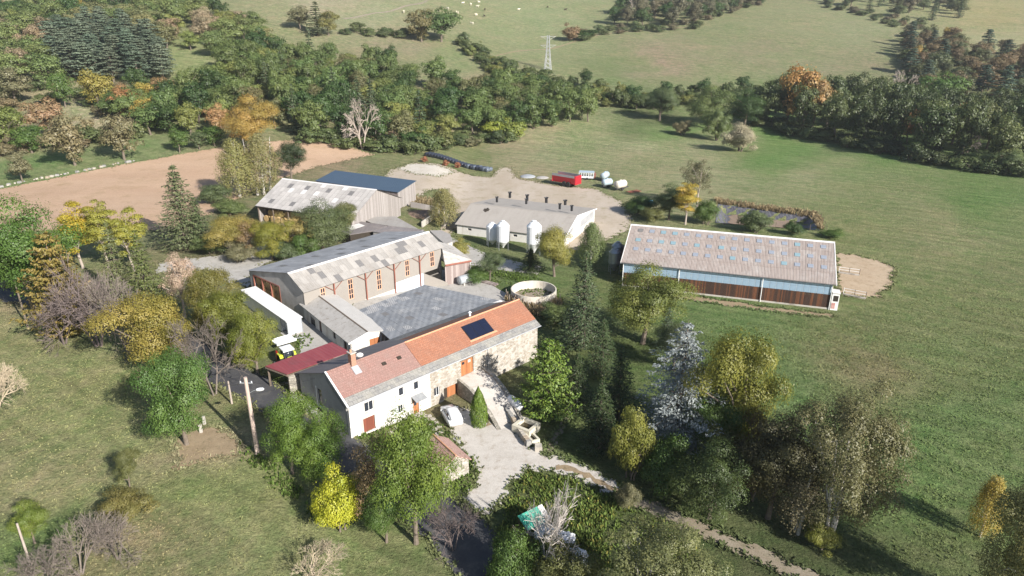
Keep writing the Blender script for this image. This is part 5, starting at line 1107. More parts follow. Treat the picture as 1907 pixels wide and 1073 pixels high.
T('bush', 858, 478, 448, 38, (.22, .21, .05), 'yellowish shrub at the lane corner', var=0)
T('broad', 912, 522, 468, 42, GR, 'small green tree beside the grey steel tank', var=0)
T('bush', 885, 525, 497, 50, G1, 'green shrub beside the boarded lean-to', var=1)
T('bush', 1030, 600, 570, 60, LG, 'green shrub beyond the house end', var=2)
T('tallpoplar', 1276, 418, 335, 46, (.36, .275, .05), 'narrow golden tree behind the long barn', var=0)
T('bush', 1311, 418, 374, 48, G1, 'round green shrub between the golden tree and the slurry pit', var=0)
T('broad', 1245, 410, 345, 58, GR, 'grey green tree behind the long barn beside the golden tree', var=1)
T('sparse', 1298, 385, 298, 58, OG, 'thin almost leafless tree behind the golden tree', var=0)
T('bush', 1190, 398, 362, 60, G2, 'dark green shrub at the yard edge', var=1)
T('bush', 1215, 412, 385, 48, OL, 'brownish green shrub behind the long barn roof', var=2)
T('bush', 1400, 432, 393, 62, GR, 'grey green willow bush growing in the slurry pit', var=0)
T('bush', 1478, 438, 412, 36, G2, 'dark green bush at the slurry pit corner', var=1)
T('bush', 1548, 442, 428, 40, G1, 'low green bush outside the slurry pit', var=2)
# valley edge
T('broad', 1228, 225, 162, 62, GR, 'grey green round tree at the meadow top', var=0)
T('broad', 1318, 240, 163, 78, LG, 'pale green leaning tree above the willow bush', var=1)
T('broad', 1385, 238, 172, 72, G2, 'dark green tree at the valley edge above the willow bush', var=2)
T('bush', 1270, 252, 226, 36, (.17, .15, .075), 'brownish round bush on the meadow', var=0)
T('bush', 1378, 282, 226, 66, (.30, .27, .18), 'pale straw coloured willow bush on the meadow', var=1)
T('bush', 1335, 262, 205, 50, LG, 'pale green bush behind the straw coloured willow', var=2)
T('fbroad', 1872, 325, 285, 52, GR, 'grey green bush tree at the shaded wood edge', var=0)
T('fbroad', 785, 78, 18, 52, (.15, .135, .055), 'brownish oak on the far pasture beside a larger oak', var=0)
T('fbroad', 822, 78, 14, 66, (.075, .12, .035), 'large green oak on the far pasture', var=1)
T('fspruce', 592, 66, 0, 44, (.10, .115, .06), 'lone spruce on the far pasture', var=0)
T('fbroad', 612, 66, 20, 40, (.16, .155, .05), 'yellowish tree beside the lone far spruce', var=2)
T('fbroad', 560, 55, 12, 44, OG, 'grey green tree beside the lone far spruce', var=3)
T('fbush', 866, 84, 62, 24, GR, 'small green tree at the hedge corner on the far pasture', var=0)
T('fbush', 1062, 75, 46, 34, BR, 'brown round tree by the far pasture fence', var=1)
T('fbroad', 1092, 72, 55, 40, G2, 'dark low thicket by the far pasture fence', var=2)
# woods: trees of a wood share label and group
def inpoly(x, y, P):
    ins = False; n = len(P)
    for i in range(n):
        (x1, y1), (x2, y2) = P[i], P[(i+1) % n]
        if (y1 > y) != (y2 > y) and x < (x2-x1)*(y-y1)/(y2-y1)+x1: ins = not ins
    return ins
CNT = {}
def wood(where, group, poly, spacing, pal, seed, holes=()):
    r = random.Random(seed); P = [(p.x, p.y) for p in pxs(poly)]; Hs = [[(p.x, p.y) for p in pxs(h)] for h in holes]
    xs = [p[0] for p in P]; ys = [p[1] for p in P]; pts = []
    for _ in range(9000):
        x = r.uniform(min(xs), max(xs)); y = r.uniform(min(ys), max(ys))
        if not inpoly(x, y, P) or any(inpoly(x, y, h) for h in Hs): continue
        sp_ = spacing*(0.75+0.25*y/400)
        if any((x-a)**2+(y-b)**2 < sp_**2 for a, b in pts): continue
        pts.append((x, y))
    tot = sum(e[2] for e in pal)
    for x, y in pts:
        u = r.random()*tot
        for e in pal:
            u -= e[2]
            if u <= 0: break
        kind, colr, wgt, (h0, h1), (w0, w1), lab = e
        qx, qy = proj(x, y, tzf(x, y)+5)
        if qx < -70 or qx > PW+70 or qy < -45: continue
        CNT[group] = CNT.get(group, 0)+1
        h = r.uniform(h0, h1); plant(kind, (x, y, tzf(x, y)-0.2), h, r.uniform(w0, w1), colr, lab+' '+where, group, vary=0.16)
    return len(pts)
DG = ('fbroad', G2, 3, (11, 17), (9, 13), 'dark green broadleaf tree'); MG = ('fbroad', (.10, .14, .042), 4, (10, 16), (9, 13), 'mid green broadleaf tree'); LGN = ('fbroad', (.17, .195, .055), 2, (8, 13), (8, 11), 'light green broadleaf tree'); OLV = ('fbroad', (.13, .13, .055), 2, (9, 14), (8, 12), 'olive green broadleaf tree'); AUT = ('fbroad', (.26, .17, .075), 0.8, (8, 13), (7, 10), 'russet autumn tree'); YEL = ('fbroad', (.30, .25, .06), 0.6, (8, 12), (7, 10), 'yellow autumn tree'); PIN = ('pine', PN, 4, (15, 19), (12, 16), 'blue green pine'); SPR = ('fspruce', (.06, .085, .04), 1.2, (14, 20), (6, 8), 'dark spruce'); BAR = ('fbare', (1, 1, 1), 0.5, (10, 14), (8, 11), 'bare pale branched tree'); BSH = ('fbush', (.09, .115, .04), 3, (3, 5), (5, 7), 'low green shrub')
MGB = ('fbroad', (.13, .165, .055), 4, (12, 17), (13, 17), 'mid green broadleaf tree'); OLB = ('fbroad', (.175, .175, .075), 3, (11, 15), (12, 16), 'olive green broadleaf tree')  # pine hill foliage, lightened to carry distance haze in its colour
n1 = wood('in the wood behind the bare field', 'trees of the wood behind the bare field', [(395, 185), (430, 130), (480, 112), (600, 112), (700, 130), (790, 160), (860, 185), (862, 225), (830, 258), (790, 268), (735, 275), (640, 268), (580, 262), (530, 240), (500, 240), (430, 225)], 10.2, [DG, MG, MG, LGN, OLV, SPR, BAR], 21, [[(840, 225), (890, 222), (895, 250), (845, 255)]])
n2 = wood('in the copse above the yard meadow', 'trees of the copse above the yard meadow', [(868, 185), (930, 170), (1010, 180), (1080, 205), (1105, 225), (1040, 240), (960, 253), (880, 250)], 8.8, [MG, MG, LGN, OLV, DG, ('fbroad', (.20, .225, .035), 1, (6, 9), (6, 9), 'bright yellow green tree')], 22)
n3 = wood('in the hedge at the field foot', 'bushes of the hedge at the field foot', [(855, 82), (880, 88), (935, 120), (1000, 145), (1120, 168), (1200, 188), (1440, 170), (1450, 188), (1250, 205), (1110, 200), (990, 165), (920, 140)], 6.4, [('fbush', (.075, .10, .032), 4, (4, 7), (6, 9), 'dark hedge bush'), ('fbush', (.13, .145, .04), 2, (4, 7), (6, 8), 'yellow green hedge bush'), ('fbroad', G2, 1, (7, 10), (7, 9), 'dark hedge tree')], 23)
n4 = wood('in the shaded wood beyond the meadow', 'trees of the shaded wood beyond the meadow', [(1405, 215), (1460, 205), (1600, 215), (1750, 230), (1960, 235), (2000, 330), (1905, 320), (1840, 318), (1760, 305), (1690, 290), (1640, 280), (1560, 265), (1470, 242), (1420, 235)], 11.3, [('fbroad', (.055, .078, .026), 4, (16, 22), (11, 14), 'dark tall broadleaf tree'), ('fbroad', (.09, .11, .038), 3, (15, 21), (11, 14), 'grey green tall broadleaf tree'), ('fbroad', OR, 0.4, (12, 16), (8, 10), 'orange brown oak'), BAR], 24)
n5 = wood('on the ridge above the shaded wood', 'trees on the ridge above the shaded wood', [(1690, 80), (1760, 70), (1800, 100), (1960, 100), (1960, 195), (1800, 185), (1700, 180), (1690, 130)], 11.5, [('pine', (.055, .08, .055), 2.2, (13, 18), (10, 13), 'blue green pine'), ('fbroad', (.16, .125, .065), 3.5, (8, 12), (9, 12), 'brown scrub tree'), ('fbroad', (.10, .115, .05), 2, (9, 13), (9, 12), 'grey green broadleaf tree'), ('fbroad', YO, 0.5, (7, 10), (7, 9), 'yellow scrub tree')], 25)
n6 = wood('in the thin grove above the hill field', 'trees of the thin grove above the hill field', [(1140, 45), (1180, 52), (1290, 46), (1350, 25), (1420, 8), (1420, -15), (1300, -15), (1180, 10)], 11.5, [('fbroad', (.13, .125, .07), 3, (13, 18), (11, 14), 'grey brown slim tree'), ('fbroad', G2, 2, (11, 15), (11, 14), 'dark green tree'), ('fbare', (1, 1, 1), 1.5, (12, 16), (7, 9), 'bare grey tree')], 26)
n7 = wood('in the belt along the hill field top', 'trees of the belt along the hill field top', [(1540, 8), (1640, 30), (1720, 45), (1790, 40), (1800, -5), (1700, -12), (1540, -12)], 15, [('fbroad', (.09, .105, .045), 3, (9, 14), (12, 15), 'dull green belt tree'), ('fbroad', (.14, .12, .07), 2, (9, 13), (12, 15), 'brownish belt tree'), SPR], 27)
n8 = wood('in the pine wood on the hill', 'pines of the wood on the pine hill', [(95, 85), (180, 62), (240, 70), (300, 110), (308, 150), (230, 165), (150, 155), (100, 125)], 9.5, [PIN], 28)
n9 = wood('in the mixed wood on the pine hill', 'mixed trees on the pine hill', [(-80, 40), (100, 10), (330, 5), (420, 35), (480, 70), (495, 105), (420, 115), (330, 100), (310, 95), (235, 55), (95, 70), (90, 120), (100, 160), (40, 170), (-80, 185)], 13.2, [MGB, MGB, OLB, ('fbroad', (.24, .19, .115), 3.0, (11, 15), (11, 14), 'tan autumn tree'), LGN, DG, YEL], 29, [[(300, 112), (440, 112), (440, 165), (300, 165)]])
n10 = wood('in the row beyond the walled field', 'trees of the row beyond the walled field', [(215, 215), (240, 195), (300, 190), (400, 188), (440, 215), (440, 248), (400, 262), (310, 255), (250, 250)], 8.0, [MG, LGN, AUT, AUT, DG, YEL], 30)
for (bx, by, tp, wp, cc, lab) in [(30, 195, 125, 60, OG, 'pale grey tree on the slope below the pine wood with white stem'), (122, 200, 135, 42, G1, 'dark green upright tree on the slope below the pine wood'), (185, 205, 132, 60, (.24, .21, .05), 'yellow green tree on the slope below the pine wood'), (235, 225, 165, 48, OR, 'russet oak on the slope below the pine wood'), (95, 255, 182, 62, (.25, .17, .09), 'tan autumn oak above the green strip'), (20, 275, 198, 75, (.14, .17, .045), 'yellow green tree clump above the green strip'), (60, 285, 235, 55, G1, 'green tree beside the yellow green clump'), (140, 308, 215, 72, (.19, .165, .085), 'olive tan birch on the green strip with long shadow'), (232, 298, 212, 66, (.17, .155, .08), 'olive grey birch on the green strip beside the wall'), (42, 338, 282, 42, OG, 'small grey green tree at the stone wall end'), (335, 284, 240, 36, G1, 'small bright green tree by the stone wall'), (372, 278, 245, 38, GR, 'small grey green tree by the stone wall'), (400, 272, 235, 45, G1, 'small green tree at the wood corner')]:
    T('fbroad', bx, by, tp, wp, cc, lab)
T('fbare', 675, 278, 182, 70, (1, 1, 1), 'bare pale tree standing before the wood behind the field', var=0)
T('fbroad', 1482, 238, 122, 70, (.30, .185, .06), 'tall orange brown poplar in the shaded wood edge', var=2)
T('fbroad', 1512, 240, 140, 50, (.24, .17, .07), 'brown oak beside the tall orange poplar', var=3)
T('fbroad', 1745, 200, 135, 75, (.075, .13, .03), 'round fresh green tree above the shaded wood', var=1)
T('fbare', 1670, 195, 130, 60, (1, 1, 1), 'bare whitish tree above the shaded wood', var=0)
for px_, py_, lb_ in ((792, 302, 'rust red shrub in the grass below the wrapped bales'), (829, 309, 'small rust red shrub beside another below the wrapped bales'), (852, 313, 'rust red shrub near the end of the wrapped bales')): T('fbush', px_, py_, py_-10, 12, (.28, .12, .06), lb_, var=0)
T('fbush', 920, 262, 230, 50, (.19, .22, .035), 'yellow green bush at the copse foot', var=0); T('fbush', 955, 258, 222, 46, (.17, .2, .04), 'lime green bush at the copse foot', var=1)
T('fbush', 775, 278, 240, 60, G2, 'dark bush at the wood foot behind the bales', var=1); T('fbush', 820, 275, 245, 55, OL, 'olive bush at the wood foot behind the bales', var=2); T('fbush', 870, 272, 255, 40, OG, 'grey bush at the copse foot behind the bales', var=0)
SH1 = ('fbush', (.10, .125, .045), 3, (3.5, 6), (7, 11), 'low green shrub'); SH2 = ('fbush', (.17, .14, .075), 2, (3, 5), (6, 9), 'brown bramble shrub'); SH3 = ('fbush', (.06, .08, .03), 2, (4, 6), (7, 10), 'dark understorey shrub')
wood('under the pine hill trees', 'shrubs under the pine hill trees', [(-60, 120), (95, 130), (110, 165), (230, 170), (240, 215), (160, 215), (60, 190), (-60, 230)], 13, [SH1, SH2], 61)
wood('along the green strip edge', 'shrubs along the green strip edge', [(-60, 262), (60, 272), (120, 262), (200, 258), (260, 255), (260, 266), (120, 280), (-60, 300)], 8, [SH1, SH2], 62)
wood('at the foot of the field wood', 'shrubs at the foot of the field wood', [(560, 262), (700, 272), (760, 280), (860, 262), (960, 258), (960, 262), (860, 272), (770, 290), (690, 284), (560, 268)], 6, [SH1, SH3], 63)
wood('under the ridge trees above the shaded wood', 'shrubs under the ridge trees above the shaded wood', [(1690, 90), (1800, 105), (1960, 105), (1960, 230), (1700, 215), (1650, 190)], 12, [SH2, SH1, SH3], 64)
wood('at the foot of the shaded wood', 'shrubs at the foot of the shaded wood', [(1405, 225), (1470, 238), (1560, 260), (1650, 278), (1760, 300), (1905, 318), (1905, 330), (1760, 312), (1640, 288), (1550, 270), (1400, 235)], 7.5, [SH3, SH3, SH1], 65)
HB1 = ('fbush', (.085, .11, .042), 3, (3, 5.5), (7, 11), 'dull green hedge shrub'); HB2 = ('fbush', (.15, .13, .075), 2, (3, 5), (6, 9), 'brown hedge shrub')
wood('below the thin grove', 'hedge shrubs below the thin grove', [(1085, 76), (1180, 62), (1290, 54), (1350, 30), (1425, 8), (1425, -4), (1340, 18), (1280, 44), (1180, 50), (1085, 64)], 9, [HB1, HB2], 66)
wood('along the hill field top edge', 'hedge shrubs along the hill field top edge', [(1540, 4), (1640, 28), (1720, 46), (1705, 85), (1685, 85), (1690, 58), (1620, 36), (1540, 14)], 9, [HB1, HB2], 67)
wood('along the near pasture fence', 'hedge shrubs along the near pasture fence', [(625, 60), (700, 62), (775, 62), (775, 70), (700, 70), (625, 68)], 9, [HB1, HB2], 68)
T('spruce', 1072, 765, 655, 80, DK, 'dark shaded spruce behind the footpath end', var=0); T('spruce', 1150, 778, 640, 92, DK, 'dark broad spruce between the walnut and the cedar', var=1); T('spruce', 1120, 700, 590, 78, (.05, .075, .03), 'dark spruce behind the bright yew', var=0)
T('broad', 1430, 965, 785, 150, (.075, .07, .03), 'dark brownish oak between the yellow lime tree and the huge birch', var=1); T('broad', 1320, 965, 835, 130, (.06, .085, .025), 'dark green oak below the yellow lime tree', var=2)
T('broad', 1255, 690, 600, 70, (.09, .11, .05), 'grey green tree in the shade above the cedar', var=0)
# ------------------------------------------------------------------ farm equipment and small things
def smooth_body(parent, name, mat, sections, closed=True):
    """loft: list of rings (each the same number of points)"""
    mb = MB(); n = len(sections[0]); vs = [p for s_ in sections for p in s_]
    fs = [(j*n+i, j*n+(i+1) % n, (j+1)*n+(i+1) % n, (j+1)*n+i) for j in range(len(sections)-1) for i in range(n)]
    fs += [tuple(range(n-1, -1, -1)), tuple(range((len(sections)-1)*n, len(sections)*n))]
    mb.add(vs, fs); return mb.build(name, mat, parent, smooth=True)
def wheel(parent, x, y, z, r, wd, rim=None, side=1):
    t = MB(); t.lathe([(r*0.55, -wd/2), (r*0.92, -wd/2), (r, -wd*0.32), (r, wd*0.32), (r*0.92, wd/2), (r*0.55, wd/2)], 20, axis='y'); o = t.build('wheel', m_rubber, parent, (x, y, z))
    MB().lathe([(r*0.1, -wd*0.42), (r*0.56, -wd*0.44), (r*0.56, wd*0.44), (r*0.1, wd*0.42)], 16, axis='y').build('rim', rim or m_steel, o); return o
# ---- parked car (x forward)
m_car = M('white_car_paint', (0.78, 0.79, 0.80), (0.76, 0.77, 0.78), 1, 0.22, spec=0.6)
c0, c1 = gat(843, 757), gat(863, 790); cd = math.atan2(c1.y-c0.y, c1.x-c0.x); cm_ = (c0+c1)/2
car = thing('parked_car', 'small white rounded hatchback parked beside the cypress', 'car', (cm_.x-0.75, cm_.y-1.0, tzf(cm_.x, cm_.y)+0.05), cd+math.pi)
def ring(x, wl, zl, wu, zu, zm):
    return [(x, -wl, zl), (x, -wl*1.02, zm*0.6+zl*0.4), (x, -wl, zm), (x, -wu, zu-0.03), (x, -wu*0.5, zu), (x, 0, zu+0.01), (x, wu*0.5, zu), (x, wu, zu-0.03), (x, wl, zm), (x, wl*1.02, zm*0.6+zl*0.4), (x, wl, zl), (x, 0, zl)]
smooth_body(car, 'body', m_car, [ring(2.02, .62, .32, .5, .62, .55), ring(1.9, .74, .24, .66, .78, .68), ring(1.3, .83, .22, .74, .93, .82), ring(.8, .85, .22, .74, 1.0, .9), ring(.0, .86, .22, .76, .98, .93), ring(-1.2, .86, .22, .76, 1.0, .95), ring(-1.75, .83, .24, .72, 1.0, .92), ring(-1.98, .72, .34, .6, .85, .75)])
smooth_body(car, 'cabin_glass', m_pane, [ring(1.0, .70, .85, .62, .98, .93), ring(.45, .72, .85, .55, 1.36, 1.1), ring(-.4, .72, .85, .56, 1.5, 1.1), ring(-1.3, .72, .85, .54, 1.42, 1.1), ring(-1.72, .70, .85, .55, 1.0, .95)])
smooth_body(car, 'roof', m_car, [[(x, y*w_, z+dz) for (y, dz) in ((-.62, -.03), (-.3, .0), (0, .012), (.3, .0), (.62, -.03), (.5, -.09), (-.5, -.09))] for x, w_, z in ((.5, .98, 1.36), (.2, 1.05, 1.49), (-.4, 1.08, 1.58), (-1.2, 1.08, 1.54), (-1.6, 1.04, 1.42), (-1.86, 1.0, 1.12))])
for s_ in (-1, 1):
    for a, b in (((.88, .98), (.3, 1.40)), ((-1.32, 1.40), (-1.85, 1.0)), ((-.42, .95), (-.40, 1.47))): MB().tube((a[0], s_*.715, a[1]), (b[0], s_*.60, b[1]), .05, n=6).build('pillar', m_car, car)
    wheel(car, 1.25, s_*.74, .31, .31, .2); wheel(car, -1.2, s_*.74, .31, .31, .2)
    MB().box(1.78, 1.96, s_*.52-.14, s_*.52+.14, .6, .74).build('headlight', m_satin, car); MB().box(-1.97, -1.84, s_*.58-.1, s_*.58+.1, .68, .86).build('tail_light', M('red_lens', (.35, .02, .02), None, 2, .2), car)
    MB().box(.62, .8, s_*.95-.1, s_*.95+.1, .92, 1.06).build('mirror', m_car, car)
car.scale = (1.12, 1.12, 1.08)
# ---- tractor
m_lime = M('lime_tractor_paint', (0.50, 0.56, 0.03), (0.46, 0.52, 0.03), 2, 0.3, spec=0.5); m_dgrey = M('dark_chassis', (0.05, 0.05, 0.052), (0.08, 0.08, 0.08), 3, 0.6)
tp = gat(546, 680); tr_ = thing('tractor', 'lime green tractor with white cab roof parked by the red carport', 'tractor', (tp.x-0.4, tp.y-0.3, tp.z), R(-52))
MB().prism([(-0.42, 0.95), (-0.42, 1.5), (-0.34, 1.72), (0.34, 1.72), (0.42, 1.5), (0.42, 0.95)], 'x', 0.5, 2.45).build('bonnet', m_lime, tr_); MB().box(2.46, 2.5, -.36, .36, 1.0, 1.6).build('grille', m_dgrey, tr_); MB().box(-1.3, 2.3, -.3, .3, .55, .94).build('chassis', m_dgrey, tr_)
smooth_body(tr_, 'cab_glass', m_pane, [[(-1.1, -.72, 1.2), (.45, -.62, 1.2), (.45, .62, 1.2), (-1.1, .72, 1.2)], [(-1.0, -.68, 2.55), (.3, -.6, 2.55), (.3, .6, 2.55), (-1.0, .68, 2.55)]]); MB().box(-1.2, .5, -.8, .8, 2.56, 2.78).build('cab_roof', m_satin, tr_)
for s_ in (-1, 1):
    wheel(tr_, -.75, s_*.92, .88, .88, .5, m_lime); wheel(tr_, 1.75, s_*.85, .62, .62, .4, m_lime); MB().prism([(-1.55, 1.55), (-1.3, 1.85), (-.3, 1.85), (0, 1.5), (-.1, 1.45), (-.4, 1.75), (-1.2, 1.75), (-1.45, 1.5)], 'y', s_*.68, s_*1.18).build('mudguard', m_lime, tr_)
    MB().tube((-1.05, s_*.70, 1.2), (-.98, s_*.66, 2.56), .05).build('cab_pillar', m_dgrey, tr_); MB().tube((.42, s_*.62, 1.2), (.3, s_*.6, 2.56), .05).build('cab_pillar', m_dgrey, tr_)
MB().tube((.9, .5, 1.6), (.9, .5, 2.5), .06).build('exhaust', m_dgrey, tr_)
dp = gat(518, 676); dk = thing('disc_mower', 'red disc implement with yellow guard beside the tractor', 'implement', (dp.x, dp.y, dp.z+.1), R(30)); MB().lathe([(.1, -.15), (.9, -.1), (.95, 0), (.9, .1), (.1, .15)], 20, axis='x').build('disc', M('red_enamel', (.42, .03, .025), (.36, .03, .02), 2, .35, spec=.5), dk, (0, 0, .95)); MB().lathe([(.93, .0), (1.05, .02), (1.05, .14), (.93, .16)], 20, axis='x').build('guard', m_lime, dk, (.05, 0, .95)); MB().box(-.6, .5, -.1, .1, .0, .2).build('foot', m_dgrey, dk)
wp = gat(531, 645); wt = thing('flat_trailer', 'small white flat trailer between the cabin and the tractor', 'trailer', (wp.x, wp.y, wp.z), R(40)); MB().box(-1.5, 1.5, -.95, .95, .85, 1.0).box(-1.5, 1.5, -.95, -.9, 1.0, 1.3).box(-1.5, 1.5, .9, .95, 1.0, 1.3).build('bed', m_satin, wt); MB().tube((1.5, 0, .8), (2.9, 0, .6), .05).build('drawbar', m_steel, wt)
for s_ in (-1, 1): wheel(wt, -.2, s_*1.0, .4, .4, .22)
# ---- feed silos
def silo(px, py, top, dia, mat, label, group=None, legs=4, cone=0.36):
    p = gat(px, py); h = h_to(p, top); o = thing('feed_silo', label, 'silo', (p.x, p.y, p.z), 0.4, group); r = dia/2; zc = h*cone
    MB().lathe([(0.22, 0.45), (0.24, 0.6), (r, zc), (r*1.01, zc+0.05), (r, zc+0.1), (r, h*0.83), (r*1.02, h*0.84), (r*0.55, h*0.95), (r*0.3, h*0.965)], 22).build('hopper', mat, o, smooth=False); MB().lathe([(r*0.32, h*0.95), (r*0.32, h), (r*0.1, h+0.06)], 14).build('lid', mat, o)
    for i in range(legs):
        a = 6.283*i/legs+0.5; MB().tube((r*1.02*math.cos(a), r*1.02*math.sin(a), -0.1), (r*1.02*math.cos(a), r*1.02*math.sin(a), h*0.8), 0.05, n=6).build('leg', m_steel, o)
    k = MB(); a0 = 3.4
    for da in (-0.16, 0.16): k.tube((r*1.12*math.cos(a0+da), r*1.12*math.sin(a0+da), 0.4), (r*1.12*math.cos(a0+da), r*1.12*math.sin(a0+da), h*0.92), 0.03, n=5)
    z = 0.6
    while z < h*0.9: k.tube((r*1.12*math.cos(a0-.16), r*1.12*math.sin(a0-.16), z), (r*1.12*math.cos(a0+.16), r*1.12*math.sin(a0+.16), z), 0.02, n=4); z += 0.4
    k.build('ladder', m_steel, o); return o
silo(917, 458, 414, 2.6, m_satin, 'white feed silo nearest the piggery window, beside a second silo', cone=.3); silo(937, 464, 411, 2.8, m_satin, 'white feed silo between two other white silos', cone=.3); silo(994, 474, 411, 3.2, m_satin, 'largest white feed silo beside the yellow green tree', cone=.36)
silo(1143, 508, 462, 2.4, m_steel, 'grey steel feed silo in the shade of the long barn, in front', cone=.42); silo(1148, 499, 450, 2.4, m_steel, 'grey steel feed silo in the shade, behind another grey silo', cone=.42)
# ---- round slurry tank
tk_ = thing('round_tank', 'round pale concrete slurry tank sunk in the grass', 'tank', (4.0, 116.6, 0), 0)
def ringwall(mb, r0, r1, z0, z1, n=40):
    vs = []; 
    for r, z in ((r1, z0), (r1, z1), (r0, z1), (r0, z0)):
        vs += [(r*math.cos(6.2832*i/n), r*math.sin(6.2832*i/n), z) for i in range(n)]
    mb.add(vs, [(j*n+i, j*n+(i+1) % n, (j+1)*n+(i+1) % n, (j+1)*n+i) for j in range(3) for i in range(n)]); return mb
ringwall(MB(), 4.0, 4.2, -0.3, 1.7).build('tank_wall', M('pale_tank_concrete', (0.62, 0.58, 0.51), (0.55, 0.50, 0.43), 0.7, 0.9, stain=((0.42, 0.36, 0.28), 0.5)), tk_); MB().lathe([(3.99, 0.0), (3.99, 0.12)], 40).build('slurry', M('dried_slurry', (0.30, 0.255, 0.20), (0.22, 0.18, 0.14), 0.8, 0.8), tk_)
for i in range(11):
    a = -0.4-0.28*i; p = (4.0+5.1*math.cos(a), 116.6+5.1*math.sin(a)); o = MB().tube((0, 0, -0.2), (0.03, 0, 1.5), 0.06, 0.05, 6).build('fence_post', m_palebark, None, (p[0], p[1], tzf(*p))); tag(o, 'grey wooden fence post round the slurry tank', 'fence post', 'fence posts round the slurry tank')
bx = gat(945, 558); gt = thing('timber_rack', 'dark timber cattle rack between the court and the round tank', 'rack', (bx.x, bx.y, 0), R(-50))
for x in (0, 2.2, 4.4): MB().box(x-.1, x+.1, -.1, .1, -.1, 1.6).build('post', m_beam, gt)
for z in (.6, 1.15): MB().box(.1, 2.1, -.12, -.04, z, z+.14).build('rail', m_beam, gt); MB().box(2.3, 4.3, -.12, -.04, z, z+.14).build('rail', m_beam, gt)
# ---- grey steel tank on the court
a, b = gat(852, 533), gat(892, 521); gs = thing('steel_tank', 'grey horizontal steel tank on the court beside the boarded lean-to', 'tank', ((a.x+b.x)/2, (a.y+b.y)/2, 0), math.atan2(b.y-a.y, b.x-a.x))
MB().lathe([(.2, -2.4), (.75, -2.25), (.85, -2.1), (.85, 2.1), (.75, 2.25), (.2, 2.4)], 22, axis='x').build('drum', M('dull_galvanised', (.42, .45, .47), (.34, .37, .39), 1.5, .5, metal=.2), gs, (0, 0, 1.05))
for x in (-1.5, 1.5): MB().box(x-.12, x+.12, -.7, .7, -.1, .45).build('cradle', m_cwall, gs)
for x in (-.7, .7): ringwall(MB(), .84, .88, -.05, .05).build('band', m_steel, gs, (x, 0, 1.05), (0, R(90), 0))
a = gat(930, 528); o = thing('timber_stack', 'stack of old boards and sheets on the court', 'timber stack', (a.x-2, a.y, 0), R(-35)); rr = random.Random(2)
for i in range(9): MB().box(-1.6+rr.random()*.4, 1.6+rr.random()*.4, -.6+i % 3*.4, -.25+i % 3*.4, .0+i//3*.09, .08+i//3*.09).build('board', m_woodgx, o)
# ---- propane tank, trough, garden wall
a, b = gat(949, 752), gat(969, 769); pg_ = thing('gas_tank', 'white capsule gas tank behind the garden wall', 'gas tank', ((a.x+b.x)/2, (a.y+b.y)/2, 0), math.atan2(b.y-a.y, b.x-a.x))
MB().lathe([(.05, -1.55), (.38, -1.45), (.55, -1.2), (.6, -.9), (.6, .9), (.55, 1.2), (.38, 1.45), (.05, 1.55)], 20, axis='x').build('vessel', m_satin, pg_, (0, 0, .85), smooth=True); MB().lathe([(.22, 0), (.22, .2), (.1, .26)], 12).build('valve_dome', m_satin, pg_, (.3, 0, 1.42))
for x in (-.8, .8): MB().box(x-.1, x+.1, -.4, .4, -.05, .35).build('foot', m_cwall, pg_)
wl_ = [gat(*p) for p in ((903, 700), (916, 722), (930, 746), (944, 770), (957, 790), (970, 812), (985, 833))]
gw_ = thing('garden_wall', 'low rubble stone wall along the gravel drive', 'wall', (wl_[0].x, wl_[0].y, 0), 0); rr = random.Random(4); stn = [MB() for _ in range(6)]
for k in stn:
    for _ in range(1):
        e = [rr.uniform(.85, 1.1) for _ in range(8)]; k.add([(-.5*e[0], -.5*e[1], -.5), (.5*e[2], -.5*e[0], -.5), (.5*e[3], .5*e[1], -.5), (-.5*e[4], .5*e[5], -.5), (-.42*e[6], -.4, .5*e[1]), (.42, -.42*e[7], .5*e[2]), (.4*e[1], .42, .5*e[5]), (-.42, .4*e[2], .5*e[6])], [(0, 3, 2, 1), (4, 5, 6, 7), (0, 1, 5, 4), (1, 2, 6, 5), (2, 3, 7, 6), (3, 0, 4, 7)])
smat = [M('wall_stone_%s' % n, c, None, 3, .95, bmp=.4) for n, c in (('pale', (.46, .42, .36)), ('tan', (.40, .33, .25)), ('grey', (.33, .32, .30)))]
sme = [k.mesh('stone', smat[i % 3]) for i, k in enumerate(stn)]
cnt = 0
for i in range(len(wl_)-1):
    a, b = wl_[i], wl_[i+1]; L = (b-a).length; n = max(1, int(L/.5)); ang = math.atan2(b.y-a.y, b.x-a.x)
    for j in range(n):
        for lv in range(2):
            p = a.lerp(b, (j+.5+.25*lv)/n); o = link('stone', sme[rr.randrange(6)], gw_, (p.x-wl_[0].x, p.y-wl_[0].y, .22+lv*.42), (0, 0, ang+rr.uniform(-.12, .12))); o.scale = (L/n*.98, .55+rr.random()*.1, .46); cnt += 1
t4 = [at(*p, 1.0) for p in ((962, 787), (983, 771), (998, 793), (977, 808))]; tc = sum(t4, Vector())/4
tg = thing('stone_trough', 'square pale stone water trough against the garden wall', 'trough', (tc.x, tc.y, 0), math.atan2(t4[1].y-t4[0].y, t4[1].x-t4[0].x)); hx = (t4[1]-t4[0]).length/2; hy = (t4[3]-t4[0]).length/2
m_tro = M('pale_trough_stone', (.60, .56, .46), (.52, .48, .38), 1.5, .9, bmp=.2)
MB().box(-hx, hx, -hy, -hy+.42, -.1, 1).box(-hx, hx, hy-.42, hy, -.1, 1).box(-hx, -hx+.42, -hy+.42, hy-.42, -.1, .998).box(hx-.42, hx, -hy+.42, hy-.42, -.1, .998).build('basin', m_tro, tg); MB().box(-hx+.42, hx-.42, -hy+.42, hy-.42, .3, .5).build('water', M_glass('murky_water', (.05, .038, .018), .06), tg)
